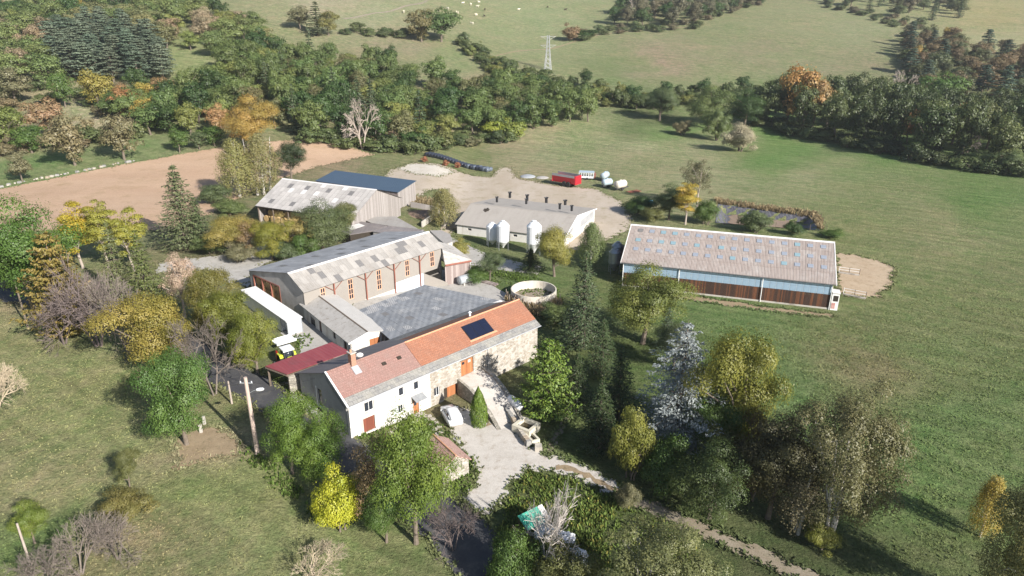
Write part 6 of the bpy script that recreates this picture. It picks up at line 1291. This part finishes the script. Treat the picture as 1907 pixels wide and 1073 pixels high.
q = gat(989, 818); t2 = thing('stone_trough', 'narrow overflow trough below the square water trough', 'trough', (q.x, q.y, 0), R(-62)); MB().box(-1.2, 1.2, -.55, -.3, -.1, .6).box(-1.2, 1.2, .3, .55, -.1, .6).box(-1.2, -1.0, -.3, .3, -.1, .598).box(1.0, 1.2, -.3, .3, -.1, .598).build('basin', m_tro, t2); MB().box(-1, 1, -.3, .3, .1, .25).build('water', M_glass('dark_water', (.02, .016, .01), .06), t2)
q = gat(1003, 838); tag(link('boundary_stone', sme[0], None, (q.x, q.y, .2)), 'pale rounded stone at the end of the garden wall', 'stone')
ps = thing('stepping_stones', 'flat stepping stones across the lawn to the front door', 'path', (0, 0, 0), 0); rr = random.Random(8)
for (px, py) in [(800, 775), (795, 783), (806, 781), (812, 788), (803, 792), (818, 795), (810, 800), (822, 804), (792, 775), (785, 780), (776, 785), (765, 790), (752, 794), (740, 800), (728, 806), (815, 808)]:
    p = gat(px, py); n = 7; k = MB(); k.slab([(.36*math.cos(6.283*i/n)*rr.uniform(.8, 1.25), .36*math.sin(6.283*i/n)*rr.uniform(.8, 1.2), .07) for i in range(n)], .1); k.build('flagstone', smat[0], ps, (p.x, p.y, p.z), (0, 0, rr.random()*6))
# ---- poles, lamp, wires
def pole(px, py, top, label, lamp=False, lean=0.0, r=.16, mat=None, arms=True):
    p = gat(px, py); h = h_to(p, top); o = thing('utility_pole', label, 'pole', (p.x, p.y, p.z), 0); MB().tube((0, 0, -.3), (lean, 0, h), r, r*.72, 10).build('shaft', mat or m_pole, o)
    if arms: MB().box(-.7+lean, .7+lean, -.05, .05, h-.75, h-.63).build('cross_arm', m_steel, o)
    for x in ((-.6, .6) if arms else ()): MB().lathe([(.05, h-.63), (.07, h-.52), (.04, h-.45)], 8, (x+lean, 0, 0)).build('insulator', m_satin, o)
    if lamp:
        k = MB(); k.path([(.1, 0, h-2.0), (.7, -.1, h-1.6), (1.1, -.15, h-1.45)], .035); l = k.build('lamp_arm', m_steel, o); MB().lathe([(.04, -.45), (.16, -.3), (.2, 0), (.16, .35), (.04, .48)], 12, axis='x').build('lamp_head', m_satin, l, (1.45, -.18, h-1.38), (0, R(-8), 0))
    return Vector((p.x+lean, p.y, p.z+h))
m_pole = M('pinkish_concrete_pole', (.50, .40, .34), (.44, .34, .29), 2, .9)
A = pole(480, 846, 703, 'concrete utility pole with street lamp beside the lane', True, r=.26); B = pole(52, 610, 522, 'brown wooden utility pole under the big ash tree', mat=m_bark, arms=False); Cc = pole(57, 1052, 975, 'grey leaning post on the meadow', mat=m_palebark, r=.12, arms=False)
E_ = pole(432, 752, 710, 'pair-braced grey post among shrubs beside the lane', mat=m_palebark, r=.14, arms=False)
def wire(a, b, sag, label):
    L = (b-a).length; pts = [a.lerp(b, t)-Vector((0, 0, sag*4*t*(1-t))) for t in np.linspace(0, 1, 13)]; k = MB().path([p-pts[0] for p in pts], .018, 4); tag(k.build('overhead_wire', m_black, None, tuple(pts[0])), label, 'wire')
wire(A-Vector((.6, 0, .5)), B-Vector((0, 0, .5)), 1.2, 'overhead wire from the lamp pole to the wooden pole'); wire(A-Vector((0, 0, .5)), pmat(house)@Vector((.3, 8, 6.0)), .6, 'overhead wire from the lamp pole to the farmhouse gable'); wire(A-Vector((0.5, 0, .6)), E_-Vector((0, 0, .4)), .3, 'short wire from the lamp pole to the braced post')
for px, py in ((381, 790), (375, 806)): 
    p = gat(px, py); tag(MB().box(-.15, .15, -.12, .12, -.1, 1.1).build('marker_post', m_cwall, None, (p.x, p.y, p.z)), 'short pale concrete post in the dry litter', 'post', 'short posts in the dry litter')
# ---- lattice pylon
p = gat(1020, 130); hp = h_to(p, 66); py_ = thing('lattice_pylon', 'grey steel lattice power pylon on the hill field', 'pylon', (p.x, p.y, p.z), R(12))
def lattice(k, z0, z1, w0, w1, n, r):
    for i in range(n):
        a, b = z0+(z1-z0)*i/n, z0+(z1-z0)*(i+1)/n; wa, wb = w0+(w1-w0)*i/n, w0+(w1-w0)*(i+1)/n
        for (sx, sy), (tx, ty) in (((-1, -1), (1, -1)), ((1, -1), (1, 1)), ((1, 1), (-1, 1)), ((-1, 1), (-1, -1))):
            k.tube((sx*wa, sy*wa, a), (sx*wb, sy*wb, b), r, n=4); k.tube((sx*wa, sy*wa, a), (tx*wb, ty*wb, b), r*.6, n=3); k.tube((tx*wa, ty*wa, a), (sx*wb, sy*wb, b), r*.6, n=3)
    return k
m_pyl = M('zinc_lattice', (.50, .51, .53), None, 2, .5); lattice(MB(), 0, hp*.62, hp*.095, hp*.045, 5, .13).build('tower', m_pyl, py_); k = lattice(MB(), hp*.62, hp, hp*.045, hp*.03, 3, .11); k.build('tower_head', m_pyl, py_)
k = MB()
for s_ in (-1, 1):
    for zq in (.72, .97): k.tube((s_*hp*.04, 0, hp*zq), (s_*hp*.24, 0, hp*zq), .12, .06, 4).tube((s_*hp*.04, 0, hp*(zq-.09)), (s_*hp*.24, 0, hp*zq), .10, .05, 4)
k.build('cross_arms', m_pyl, py_)
# ---- wrapped bales
m_wrap = M('black_bale_wrap', (.022, .026, .04), (.045, .05, .07), 2, .28, bmp=.35, bscale=6, spec=.5); m_wrapb = M('blue_grey_bale_wrap', (.10, .12, .155), (.14, .16, .19), 2, .3, bmp=.3, bscale=6, spec=.5); bprof = [(.1, -.62), (.5, -.62), (.62, -.54), (.66, -.4), (.67, 0), (.66, .4), (.62, .54), (.5, .62), (.1, .62)]
bme = [MB().lathe(bprof, 16, axis='y').mesh('wrapped_bale', mm, True) for mm in (m_wrap, m_wrapb)]; a, b = gat(795, 291), gat(907, 320); d_ = (b-a).normalized(); nrm = Vector((-d_.y, d_.x, 0)); rr = random.Random(6); nb_ = 21
for i in range(nb_):
    for j in range(2):
        p = a.lerp(b, i/(nb_-1))+nrm*(j*1.3)+d_*(.3*j); p.z = tzf(p.x, p.y)+.66; blue = i > 13 and rr.random() < .55
        o = link('wrapped_bale', bme[1 if blue else 0], None, p, (0, rr.random()*6, math.atan2(d_.y, d_.x)+rr.uniform(-.06, .06))); o.scale = (1.12, 1.12, 1.2)
        tag(o, ('blue grey' if blue else 'black')+' plastic wrapped bale in the double row at the meadow', 'bale', 'wrapped bales in the double row')
hbm = MB().lathe([(.1, -.6), (.74, -.6), (.78, -.5), (.78, .5), (.74, .6), (.1, .6)], 16, axis='y').mesh('hay_bale', m_hay, False); HBm = pmat(HB)
for i in range(15):
    for lv in range(2):
        p = HBm@Vector((1.6+i*1.75+rr.uniform(-.1, .1)+(.8 if lv else 0), 1.9+(.7 if lv else 0), 0)); g = tzf(p.x, p.y)
        tag(link('hay_bale', hbm, None, (p.x, p.y, g+.76+lv*1.38), (0, rr.random()*6, R(-25.1)+rr.uniform(-.1, .1))), 'round straw bale stacked in the open hay barn', 'bale', 'round bales in the hay barn')
HGm = pmat(hang)
for i in range(5):
    for lv in range(3):
        p = HGm@Vector((1.15, 8.9+i*1.62, 0)); g = 1.3
        tag(link('hay_bale', hbm, None, (p.x, p.y, g+.76+lv*1.45), (0, rr.random()*6, R(49+90)+rr.uniform(-.08, .08))), 'round straw bale stacked in the hangar gable opening', 'bale', 'round bales in the hangar opening')
# ---- red spreader and parked tanks
m_redp = M('red_trailer_paint', (.52, .022, .035), (.46, .02, .03), 2, .35, spec=.5); a, b = gat(1034, 344), gat(1074, 351); rt = thing('muck_spreader', 'red tandem axle muck spreader trailer with grey raised sides', 'trailer', ((a.x+b.x)/2, (a.y+b.y)/2+1, 0), math.atan2(b.y-a.y, b.x-a.x))
Lr = (b-a).length*.98; rt.scale = (1.05, 1.2, 1.22)
MB().prism([(-.95, .95), (-1.35, 2.5), (-1.27, 2.5), (-.9, 1.03), (.9, 1.03), (1.27, 2.5), (1.35, 2.5), (.95, .95)], 'x', -Lr/2, Lr/2).build('hopper', m_redp, rt); MB().box(-Lr/2, -Lr/2+.1, -1.25, 1.25, 1.0, 2.5).build('front_panel', m_redp, rt)
for s_ in (-1, 1): MB().box(-Lr/2, Lr/2, s_*1.32-.04, s_*1.32+.04, 2.51, 3.1).build('side_extension', m_steel, rt)
for x in np.linspace(-Lr/2+.2, Lr/2-.2, 7):
    for s_ in (-1, 1): MB().slab([(x-.05, s_*1.02, 1.0), (x+.05, s_*1.02, 1.0), (x+.05, s_*1.40, 2.52), (x-.05, s_*1.40, 2.52)], .05).build('rib', m_redp, rt)
MB().box(-Lr/2-1.5, Lr/2, -.35, .35, .75, .94).build('chassis', m_redp, rt); MB().box(Lr/2, Lr/2+.5, -1.3, 1.3, .9, 3.0).build('beater_hood', m_redp, rt); MB().box(-Lr/2+.3, Lr/2-.3, -.85, .85, 1.05, 1.5).build('load', M('manure', (.10, .065, .04), (.15, .10, .06), 3, .95), rt)
for x in (.3, 1.75):
    for s_ in (-1, 1): wheel(rt, x, s_*1.05, .7, .7, .5, m_satin)
def tanker(px, py, ang, L, r, mat, label, name='water_tank'):
    p = gat(px, py); o = thing(name, label, 'tank', (p.x, p.y, p.z), R(ang)); MB().lathe([(.1, -L/2), (r*.75, -L/2+.12), (r, -L/2+.4), (r, L/2-.4), (r*.75, L/2-.12), (.1, L/2)], 20, axis='x').build('tank', mat, o, (0, 0, r+.65), smooth=True); MB().box(-L/2, L/2+1.2, -.4, .4, .5, .72).build('chassis', m_dgrey, o)
    for s_ in (-1, 1): wheel(o, -.2, s_*(r*.9), .5, .5, .3)
    MB().lathe([(.3, 0), (.3, .22), (.2, .28)], 12).build('hatch', mat, o, (0, 0, 2*r+.6)); return o
m_bluet = M('pale_blue_tank', (.42, .50, .55), (.36, .44, .49), 1.5, .4, spec=.5)
tanker(1126, 336, 62, 4.2, 1.0, m_bluet, 'pale blue tank trailer behind the other tanks'); tanker(1130, 349, 35, 3.6, 1.0, m_bluet, 'pale blue tank trailer beside the cream tanker'); tanker(1155, 354, 40, 4.2, 1.15, M('cream_tank', (.66, .60, .52), (.58, .52, .44), 1.5, .5), 'cream slurry tanker at the end of the parked tanks', 'slurry_tanker')
p = gat(1092, 334); ct = thing('cattle_trailer', 'grey roofed white cattle trailer with slatted sides behind the red spreader', 'trailer', (p.x, p.y, p.z), R(-12)); MB().box(-2.3, 2.3, -1.1, 1.1, .6, 1.0).build('bed', m_satin, ct)
for x in np.linspace(-2.25, 2.25, 7):
    for s_ in (-1, 1): MB().box(x-.12, x+.12, s_*1.07-.04, s_*1.07+.04, 1.0, 2.25).build('slat', m_satin, ct)
for z in (1.02, 2.2):
    for s_ in (-1, 1): MB().box(-2.3, 2.3, s_*1.07-.06, s_*1.07+.06, z, z+.22).build('rail', m_satin, ct)
MB().box(-2.3, -2.25, -1.0, 1.0, 1.0, 2.4).build('front_panel', m_satin, ct); MB().box(-2.0, 2.2, -.9, .9, 1.01, 1.1).build('deck', m_dark, ct); MB().slab([(-2.4, -1.2, 2.45), (2.4, -1.2, 2.45), (2.4, 1.2, 2.55), (-2.4, 1.2, 2.55)], .1).build('roof', m_bluet, ct)
for s_ in (-1, 1): wheel(ct, .3, s_*1.05, .4, .4, .25)
MB().box(2.5, 2.9, -.6, .6, .5, 2.2).build('tail_ramp', m_rust, ct)
p = gat(1180, 358); hr = thing('harrow', 'low rusty harrow lying in the grass beside the cream tanker', 'implement', (p.x, p.y, p.z), R(30)); k = MB()
for i in range(6): k.box(-2, 2, -1+i*.4, -.95+i*.4, .2, .3)
for i in range(5): k.box(-2+i*1.0, -1.92+i*1.0, -1, 1.05, .31, .38)
k.build('frame', m_rust, hr); k = MB()
for i in range(5):
    for j in range(6): k.tube((-1.96+i, -.98+j*.4, .3), (-1.96+i, -.98+j*.4, 0), .03, n=4)
k.build('tines', m_rust, hr)
p = gat(983, 329); tag(MB().lathe([(2.6, 0), (2.3, .25), (1.4, .55), (.4, .7)], 18).build('gravel_heap', M_ground('blue_grey_gravel', (.30, .32, .34), (.36, .37, .38), (.24, .25, .26), 1, 4, .8), None, (p.x, p.y, p.z-.05)), 'low blue grey gravel heap on the yard edge', 'heap'); p = gat(1010, 331); tag(MB().lathe([(2.2, 0), (1.8, .2), (.9, .4), (.3, .45)], 14).build('sand_heap', M_ground('pale_sand', (.42, .40, .37), (.36, .34, .32), (.30, .28, .25), 1, 4, .8), None, (p.x, p.y, p.z-.05)), 'low pale sand heap beside the gravel heap', 'heap')
# ---- manure pen
p4 = [gat(*p) for p in ((742, 400), (765, 386), (806, 394), (818, 400), (786, 424))]; mp = thing('manure_pen', 'walled manure pen with brown heap beside the piggery birch', 'pen', (p4[0].x, p4[0].y, p4[0].z), 0)
for i, mm in ((1, m_woodg), (2, m_cwall), (3, m_cwall)):
    a, b = p4[i]-p4[0], p4[(i+1) % 5]-p4[0]; n = Vector((-(b-a).y, (b-a).x, 0)).normalized()*.12; k = MB(); za, zb = a.z, b.z
    k.add([(a.x-n.x, a.y-n.y, za-.3), (b.x-n.x, b.y-n.y, zb-.3), (b.x+n.x, b.y+n.y, zb-.3), (a.x+n.x, a.y+n.y, za-.3), (a.x-n.x, a.y-n.y, za+1.5), (b.x-n.x, b.y-n.y, zb+1.5), (b.x+n.x, b.y+n.y, zb+1.5), (a.x+n.x, a.y+n.y, za+1.5)], [(0, 1, 5, 4), (1, 2, 6, 5), (2, 3, 7, 6), (3, 0, 4, 7), (4, 5, 6, 7)]); k.build('pen_wall', mm, mp)
c_ = sum(p4, Vector())/5-p4[0]; k = MB(); n = 16; rr = random.Random(12); vs = []
for r_k, z_ in ((1, 0), (.8, .5), (.5, .85), (.2, 1.0)):
    for i in range(n): a = 6.283*i/n; vs.append((c_.x+5.2*r_k*math.cos(a)*rr.uniform(.85, 1.1), c_.y+4.6*r_k*math.sin(a)*rr.uniform(.85, 1.1), c_.z-.1+z_*rr.uniform(.8, 1.2)))
k.add(vs, [(j*n+i, j*n+(i+1) % n, (j+1)*n+(i+1) % n, (j+1)*n+i) for j in range(3) for i in range(n)]+[tuple(range(3*n, 4*n))]); k.build('manure_heap', M_ground('straw_manure', (.22, .155, .11), (.30, .22, .16), (.13, .09, .06), .8, 3, .9), mp)
# ---- slurry pit liner and fence
pc = Vector((sum(q[0] for q in PIT)/4, sum(q[1] for q in PIT)/4)); ins = [tuple(Vector(q).lerp(pc, .02)) for q in PIT]
tag(sheet('pit_liner', ins, M('black_pond_liner', (.045, .045, .055), (.16, .16, .18), .8, .45, stretch=(3, 1, 1), bmp=.6, bscale=3, world=True), .06, .9, .1, seed=31), 'wrinkled black liner of the slurry pit', 'liner'); ins2 = [tuple(Vector(q).lerp(pc, .30)) for q in PIT]; tag(sheet('pit_sludge', ins2, M_ground('dry_sludge', (.22, .165, .125), (.27, .205, .155), (.14, .11, .09), .3, 2, .4), .10, 1.2, .5, seed=32), 'dry brown sludge on the slurry pit floor', 'sludge', kind='stuff')
for i in range(4):
    a, b = Vector(PIT[i]), Vector(PIT[(i+1) % 4]); n = int((b-a).length/3.4)
    for j in range(n):
        q = a.lerp(b, j/n)+(a.lerp(b, j/n)-pc).normalized()*1.4; tag(MB().tube((0, 0, -.2), (0, 0, 1.7), .05, n=6).build('fence_post', m_beam, None, (q.x, q.y, tzf(q.x, q.y))), 'thin fence post round the slurry pit', 'fence post', 'fence posts round the slurry pit')
# ---- feeder rails by the long barn
for (p0, p1, lab) in (((1562, 508), (1600, 513), 'white rail feeder with dark post on the trampled dirt'), ((1570, 548), (1612, 556), 'low white rail barrier at the dirt edge')):
    a, b = gat(*p0), gat(*p1); o = thing('rail_feeder', lab, 'rail', (a.x, a.y, a.z), math.atan2(b.y-a.y, b.x-a.x)); L = (b-a).length
    for x in (0, L/2, L): MB().tube((x, 0, -.1), (x, 0, 1.3), .06, n=6).build('post', m_beam if x else m_trimw, o)
    for z in (.7, 1.2): MB().tube((0, 0, z), (L, 0, z), .05, n=6).build('rail', m_trimw, o)
    MB().box(0, L, -.5, -.1, -.05, .25).build('kerb', m_cwall, o)
# ---- cows on the far pasture
def make_cow(mat):
    o = thing('cow', 'x', 'cow'); rg_ = [(-1.1, .18, 1.25, .22), (-.95, .34, 1.1, .34), (-.5, .40, 1.05, .40), (.2, .42, 1.03, .42), (.75, .36, 1.1, .40), (1.0, .22, 1.25, .28), (1.25, .15, 1.45, .2), (1.45, .15, 1.5, .17), (1.6, .13, 1.42, .15), (1.85, .08, 1.25, .09)]
    smooth_body(o, 'body', mat, [[(x, wy*math.cos(a), zc+hz*math.sin(a)) for a in np.linspace(0, 2*math.pi, 10, endpoint=False)] for x, wy, zc, hz in rg_])
    for x in (-.8, .75):
        for s_ in (-1, 1): MB().tube((x, s_*.24, .95), (x-(.08 if x < 0 else 0), s_*.24, .5), .13, .075, 7).tube((x-(.08 if x < 0 else 0), s_*.24, .5), (x, s_*.24, 0), .07, .06, 7).build('leg', mat, o)
    MB().tube((-1.1, 0, 1.35), (-1.22, 0, .65), .04, .03, 5).build('tail', mat, o)
    for s_ in (-1, 1): MB().tube((1.55, s_*.1, 1.55), (1.5, s_*.3, 1.55), .05, .02, 5).build('ear', mat, o)
    return o
cw = make_cow(M('cream_cow_hide', (.72, .66, .54), (.66, .6, .48), 1, .8)); cbk = make_cow(M('dark_cow_hide', (.07, .05, .04), (.10, .07, .05), 1, .7)); rr = random.Random(14); usedw = usedb = False
for (px, py, dark) in [(862, 8, 0), (877, 10, 0), (892, 6, 0), (889, 14, 0), (853, 26, 0), (850, 25, 0), (858, 35, 0), (887, 30, 0), (902, 32, 1), (842, 40, 0), (879, 46, 0), (903, 20, 1), (966, 20, 0), (1020, 15, 1), (1053, 20, 1), (834, 18, 0), (752, 24, 0)]:
    p = gat(px, py)
    if dark: o = cbk if not usedb else copy_tree(cbk); usedb = True
    else: o = cw if not usedw else copy_tree(cw); usedw = True
    o.location = p; o.rotation_euler = (0, 0, rr.random()*6.28); o.scale = (1.25,)*3; tag(o, ('dark brown' if dark else 'cream white')+' cow grazing on the far pasture', 'cow', ('dark' if dark else 'cream')+' cows on the far pasture')
# ---- green sheet shelter and white film in the corner thicket
p = gat(990, 992); gs_ = thing('sheet_shelter', 'small lean-to shelter with green and white corrugated sheet roof in the thicket', 'shelter', (p.x, p.y, p.z), R(35)); m_gsh = M_sheet('sea_green_sheet', (.04, .30, .21), (.10, .40, .30), (.5, .58, .55), .2, rnd=.02)
roof_plane(gs_, 'green_sheet', m_gsh, [(-1.3, -1, 1.6), (1.1, -1, 1.6), (1.1, .6, 2.3), (-1.3, .6, 2.3)], .04); roof_plane(gs_, 'white_sheet', m_skyw, [(1.12, -1, 1.62), (1.7, -1, 1.62), (1.7, .6, 2.32), (1.12, .6, 2.32)], .04)
for x in (-1.2, 1.6):
    for y, h in ((-.9, 1.55), (.5, 2.2)): MB().tube((x, y, -.1), (x, y, h), .05, n=6).build('post', m_beam, gs_)
rr = random.Random(15)
for (px, py, s_, lab) in ((1018, 995, 1.25, 'crumpled white plastic sheet beside the green shelter'), (1050, 1006, 1.1, 'crumpled white plastic sheet between two others in the thicket'), (1072, 1040, 1.2, 'crumpled white plastic sheet at the thicket foot'), (1042, 1046, .9, 'small crumpled white plastic sheet under the leaves')):
    p = gat(px, py); n = 9; vs = []; 
    for j in range(n):
        for i in range(n): u, v = i/(n-1)*2-1, j/(n-1)*2-1; vs.append((u*s_+rr.uniform(-.12, .12), v*s_*.8+rr.uniform(-.12, .12), max(0.02, (1.0-.6*(u*u+v*v))*s_*.8+rr.uniform(-.16, .16))))
    k = MB(); k.add(vs, [(j*n+i, j*n+i+1, (j+1)*n+i+1, (j+1)*n+i) for j in range(n-1) for i in range(n-1)]); tag(k.build('plastic_sheet', m_tarp, None, (p.x, p.y, p.z)), lab, 'plastic sheet')
# ---- field wall of loose stones by the bare field
wl2 = [gat(*p) for p in ((-30, 356), (40, 340), (95, 330), (160, 318), (215, 306), (250, 300))]; fw_ = thing('field_wall', 'tumbled dry stone wall along the bare field', 'wall', (wl2[0].x, wl2[0].y, 0), 0); rr = random.Random(17)
for i in range(len(wl2)-1):
    a, b = wl2[i], wl2[i+1]; n = int((b-a).length/1.1)
    for j in range(n):
        p = a.lerp(b, (j+rr.random())/n); o = link('stone', sme[rr.choice((1, 2, 5, 0))], fw_, (p.x-wl2[0].x+rr.uniform(-.6, .6), p.y-wl2[0].y+rr.uniform(-.6, .6), tzf(p.x, p.y)+.25), (0, 0, rr.random()*6)); s_ = rr.uniform(.35, .95); o.scale = (s_*1.3, s_, s_*.7)
p = gat(1205, 378); tag(MB().slab([(-1.6, -.6, .5), (1.6, -.6, .5), (1.6, .6, .6), (-1.6, .6, .6)], .5).build('blue_tarpaulin', M('bright_blue_tarp', (.10, .36, .55), None, 2, .4), None, (p.x, p.y, p.z)), 'bright blue tarpaulin bundle in the bushes behind the long barn', 'tarpaulin')
# ------------------------------------------------------------------ ground cover nobody could count
def cover(name, label, polys, dens, hr_, wr_, colf, seed, blades=3, tint=(1, 1, 1), avoid=(), lean=.6, fade=None):
    rg = np.random.default_rng(seed); C = []
    for poly in polys:
        P = np.array([(q.x, q.y) for q in pxs(poly)]); mn, mx = P.min(0), P.max(0); n = int(dens*(mx[0]-mn[0])*(mx[1]-mn[1])); q = rg.random((n, 2))*(mx-mn)+mn; ins = np.zeros(n, bool)
        x1, y1 = P[:, 0], P[:, 1]; x2, y2 = np.roll(x1, -1), np.roll(y1, -1)
        for i in range(len(P)): ins ^= ((y1[i] > q[:, 1]) != (y2[i] > q[:, 1])) & (q[:, 0] < (x2[i]-x1[i])*(q[:, 1]-y1[i])/(y2[i]-y1[i]+1e-12)+x1[i])
        C.append(q[ins])
    C = np.concatenate(C); cl = np.sin(C[:, 0]*.9+2*np.sin(C[:, 1]*.5))+np.sin(C[:, 1]*1.1+1.7*np.sin(C[:, 0]*.37)); C = C[(cl+1.2*rg.normal(size=len(C))) > -.3]
    if fade: C = C[rg.random(len(C)) < sst(fade[1], fade[0], C[:, 1])+.0]
    n = len(C); z = tz(C[:, 0], C[:, 1]); col = ground_colour(C[:, 0], C[:, 1], z); V = []; A = []
    for k in range(blades):
        a = rg.random(n)*6.283; h = hr_[0]+(hr_[1]-hr_[0])*rg.random(n)**1.5; wd = wr_[0]+(wr_[1]-wr_[0])*rg.random(n); le = lean*h*rg.normal(size=n); b = np.stack([C[:, 0], C[:, 1], z-.03], 1)+np.stack([rg.normal(size=n)*.06, rg.normal(size=n)*.06, 0*a], 1); t = np.stack([np.cos(a), np.sin(a), 0*a], 1); nn = np.stack([-np.sin(a), np.cos(a), 0*a], 1)
        tip = b+nn*le[:, None]; tip[:, 2] += h; V.append(np.stack([b-t*wd[:, None]*.5, b+t*wd[:, None]*.5, tip+t*wd[:, None]*.35, tip-t*wd[:, None]*.35], 1)); A.append(colf(col, rg))
    V = np.concatenate(V).reshape(-1, 3); A = np.concatenate(A)*np.array(tint); A = np.concatenate([A, np.ones((len(A), 1))], 1)
    o = link(name, fast_mesh(name, V, 4, m_cover, {'gcol': ('FLOAT_COLOR', A)})); return tag(o, label, 'grass', kind='stuff')
m_cover, nt, b, out = new_mat('grass_blades'); at_ = nt.nodes.new('ShaderNodeAttribute'); at_.attribute_name = 'gcol'; df = nt.nodes.new('ShaderNodeBsdfDiffuse'); trn = nt.nodes.new('ShaderNodeBsdfTranslucent'); mx = nt.nodes.new('ShaderNodeMixShader'); mx.inputs[0].default_value = .4
nt.links.new(at_.outputs['Color'], df.inputs[0]); nt.links.new(at_.outputs['Color'], trn.inputs[0]); nt.links.new(df.outputs[0], mx.inputs[1]); nt.links.new(trn.outputs[0], mx.inputs[2]); nt.links.new(mx.outputs[0], out.inputs[0]); nt.nodes.remove(b)
vary = lambda c, rg: c*(1.3+.28*rg.normal(size=(len(c), 1)).clip(-1.5, 1.5))*np.array([1.05, 1, .95])
cover('pasture_grass', 'tussocky green grass of the meadow around the long barn', [[(1290, 600), (1560, 592), (1700, 540), (1907, 500), (2000, 1100), (1600, 1100), (1450, 800)], [(1560, 460), (1907, 400), (1907, 500), (1700, 540), (1670, 480)], [(1060, 560), (1160, 560), (1290, 600), (1420, 700), (1300, 700), (1060, 640)]], 7.5, (.06, .24), (.07, .17), vary, 41, fade=(80, 135))
cover('rough_grass', 'rough dry grass of the roadside meadow', [[(-80, 600), (150, 650), (250, 680), (340, 830), (460, 850), (640, 1000), (800, 1100), (-80, 1100)]], 7.0, (.05, .17), (.06, .14), vary, 42, fade=(75, 110))
cover('nettle_bed', 'dense nettles and brambles in the corner beside the drive', [[(955, 905), (985, 880), (1060, 893), (1130, 925), (1220, 970), (1290, 1010), (1330, 1090), (900, 1090), (930, 985), (945, 940)]], 30, (.15, .5), (.09, .2), lambda c, rg: np.array([.15, .205, .055])*(1+.35*rg.normal(size=(len(c), 1)).clip(-1.5, 1.5))*np.where(rg.random((len(c), 1)) < .12, np.array([2.2, 1.5, 1.6]), 1.0), 43, 4)
cover('verge_weeds', 'weeds along the farm walls and lane edges', [[(655, 795), (700, 800), (790, 780), (840, 800), (830, 830), (700, 830), (600, 790), (640, 790)], [(840, 855), (880, 850), (895, 880), (880, 910), (850, 925), (835, 900)], [(870, 500), (990, 510), (1040, 540), (1060, 580), (1040, 600), (1010, 590), (950, 530), (880, 520)], [(440, 820), (520, 870), (640, 990), (560, 960), (450, 860)], [(540, 620), (580, 625), (590, 640), (550, 655)], [(500, 700), (530, 710), (560, 735), (540, 735)]], 12, (.12, .42), (.12, .28), lambda c, rg: np.array([.12, .175, .045])*(1+.3*rg.normal(size=(len(c), 1)).clip(-1.5, 1.5)), 44, 3)
cover('straw_grass', 'tall straw coloured grass on the slurry pit bank', [[(1330, 372), (1520, 398), (1532, 412), (1532, 430), (1520, 425), (1512, 404), (1335, 380)], [(750, 372), (800, 372), (835, 380), (825, 400), (800, 385), (755, 382)], [(940, 560), (1045, 560), (1045, 600), (1000, 590)]], 16, (.4, 1.1), (.12, .3), lambda c, rg: np.array([.34, .27, .16])*(1+.25*rg.normal(size=(len(c), 1)).clip(-1.5, 1.5)), 45, 3)

# grass creeping over the edges of road, drive, yard and field
def creep(names, dens, spread, seed, label):
    rg = np.random.default_rng(seed); P = []
    for nm in names:
        b = EDGES[nm]; n = len(b)
        for i in range(n):
            p, q = b[i], b[(i+1) % n]; L = (q-p).length; k = rg.poisson(dens*L)
            for _ in range(k): t = rg.random(); r_ = p.lerp(q, t); P.append((r_.x+rg.normal()*spread, r_.y+rg.normal()*spread))
    C = np.array(P); n = len(C); z = tz(C[:, 0], C[:, 1]); col = ground_colour(C[:, 0], C[:, 1], z)*1.05; V = []; A = []
    for k in range(4):
        a = rg.random(n)*6.283; h = .06+.22*rg.random(n)**2; wd = .1+.25*rg.random(n); t = np.stack([np.cos(a), np.sin(a), 0*a], 1); nn = np.stack([-np.sin(a), np.cos(a), 0*a], 1); b = np.stack([C[:, 0], C[:, 1], z+.02], 1)+np.stack([rg.normal(size=n)*.12, rg.normal(size=n)*.12, 0*a], 1)
        tip = b+nn*(h*1.2)[:, None]; tip[:, 2] += h; V.append(np.stack([b-t*wd[:, None]*.5, b+t*wd[:, None]*.5, tip+t*wd[:, None]*.3, tip-t*wd[:, None]*.3], 1)); A.append(col*(1.1+.25*rg.normal(size=(n, 1)).clip(-1.5, 1.5)))
    V = np.concatenate(V).reshape(-1, 3); A = np.concatenate(A); A = np.concatenate([A, np.ones((len(A), 1))], 1)
    tag(link('edge_grass', fast_mesh('edge_grass', V, 4, m_cover, {'gcol': ('FLOAT_COLOR', A)})), label, 'grass', kind='stuff')
creep(['gravel_drive', 'dirt_track', 'foot_path', 'asphalt_road', 'house_apron', 'dry_litter', 'barn_dirt', 'barn_verge'], 7, .28, 46, 'grass creeping over the lane and drive edges'); creep(['farm_yard', 'lime_pad', 'farm_lane', 'upper_lane', 'bare_field'], 5, .7, 47, 'grass creeping over the yard and field edges')
# ------------------------------------------------------------------ haze
hz = MB().box(-1500, 1500, -60, 2100, -4, 190).build('haze', None)
hm = bpy.data.materials.new('haze'); hm.use_nodes = True; hn = hm.node_tree; hn.nodes.clear(); ho = hn.nodes.new('ShaderNodeOutputMaterial'); pv = hn.nodes.new('ShaderNodeVolumePrincipled'); pv.inputs['Color'].default_value = (0.90, 0.94, 1.0, 1); pv.inputs['Density'].default_value = 0.00011; pv.inputs['Anisotropy'].default_value = 0.2
hn.links.new(pv.outputs[0], ho.inputs['Volume']); hz.data.materials.append(hm); tag(hz, 'thin pale haze over the valley', 'haze', kind='stuff')
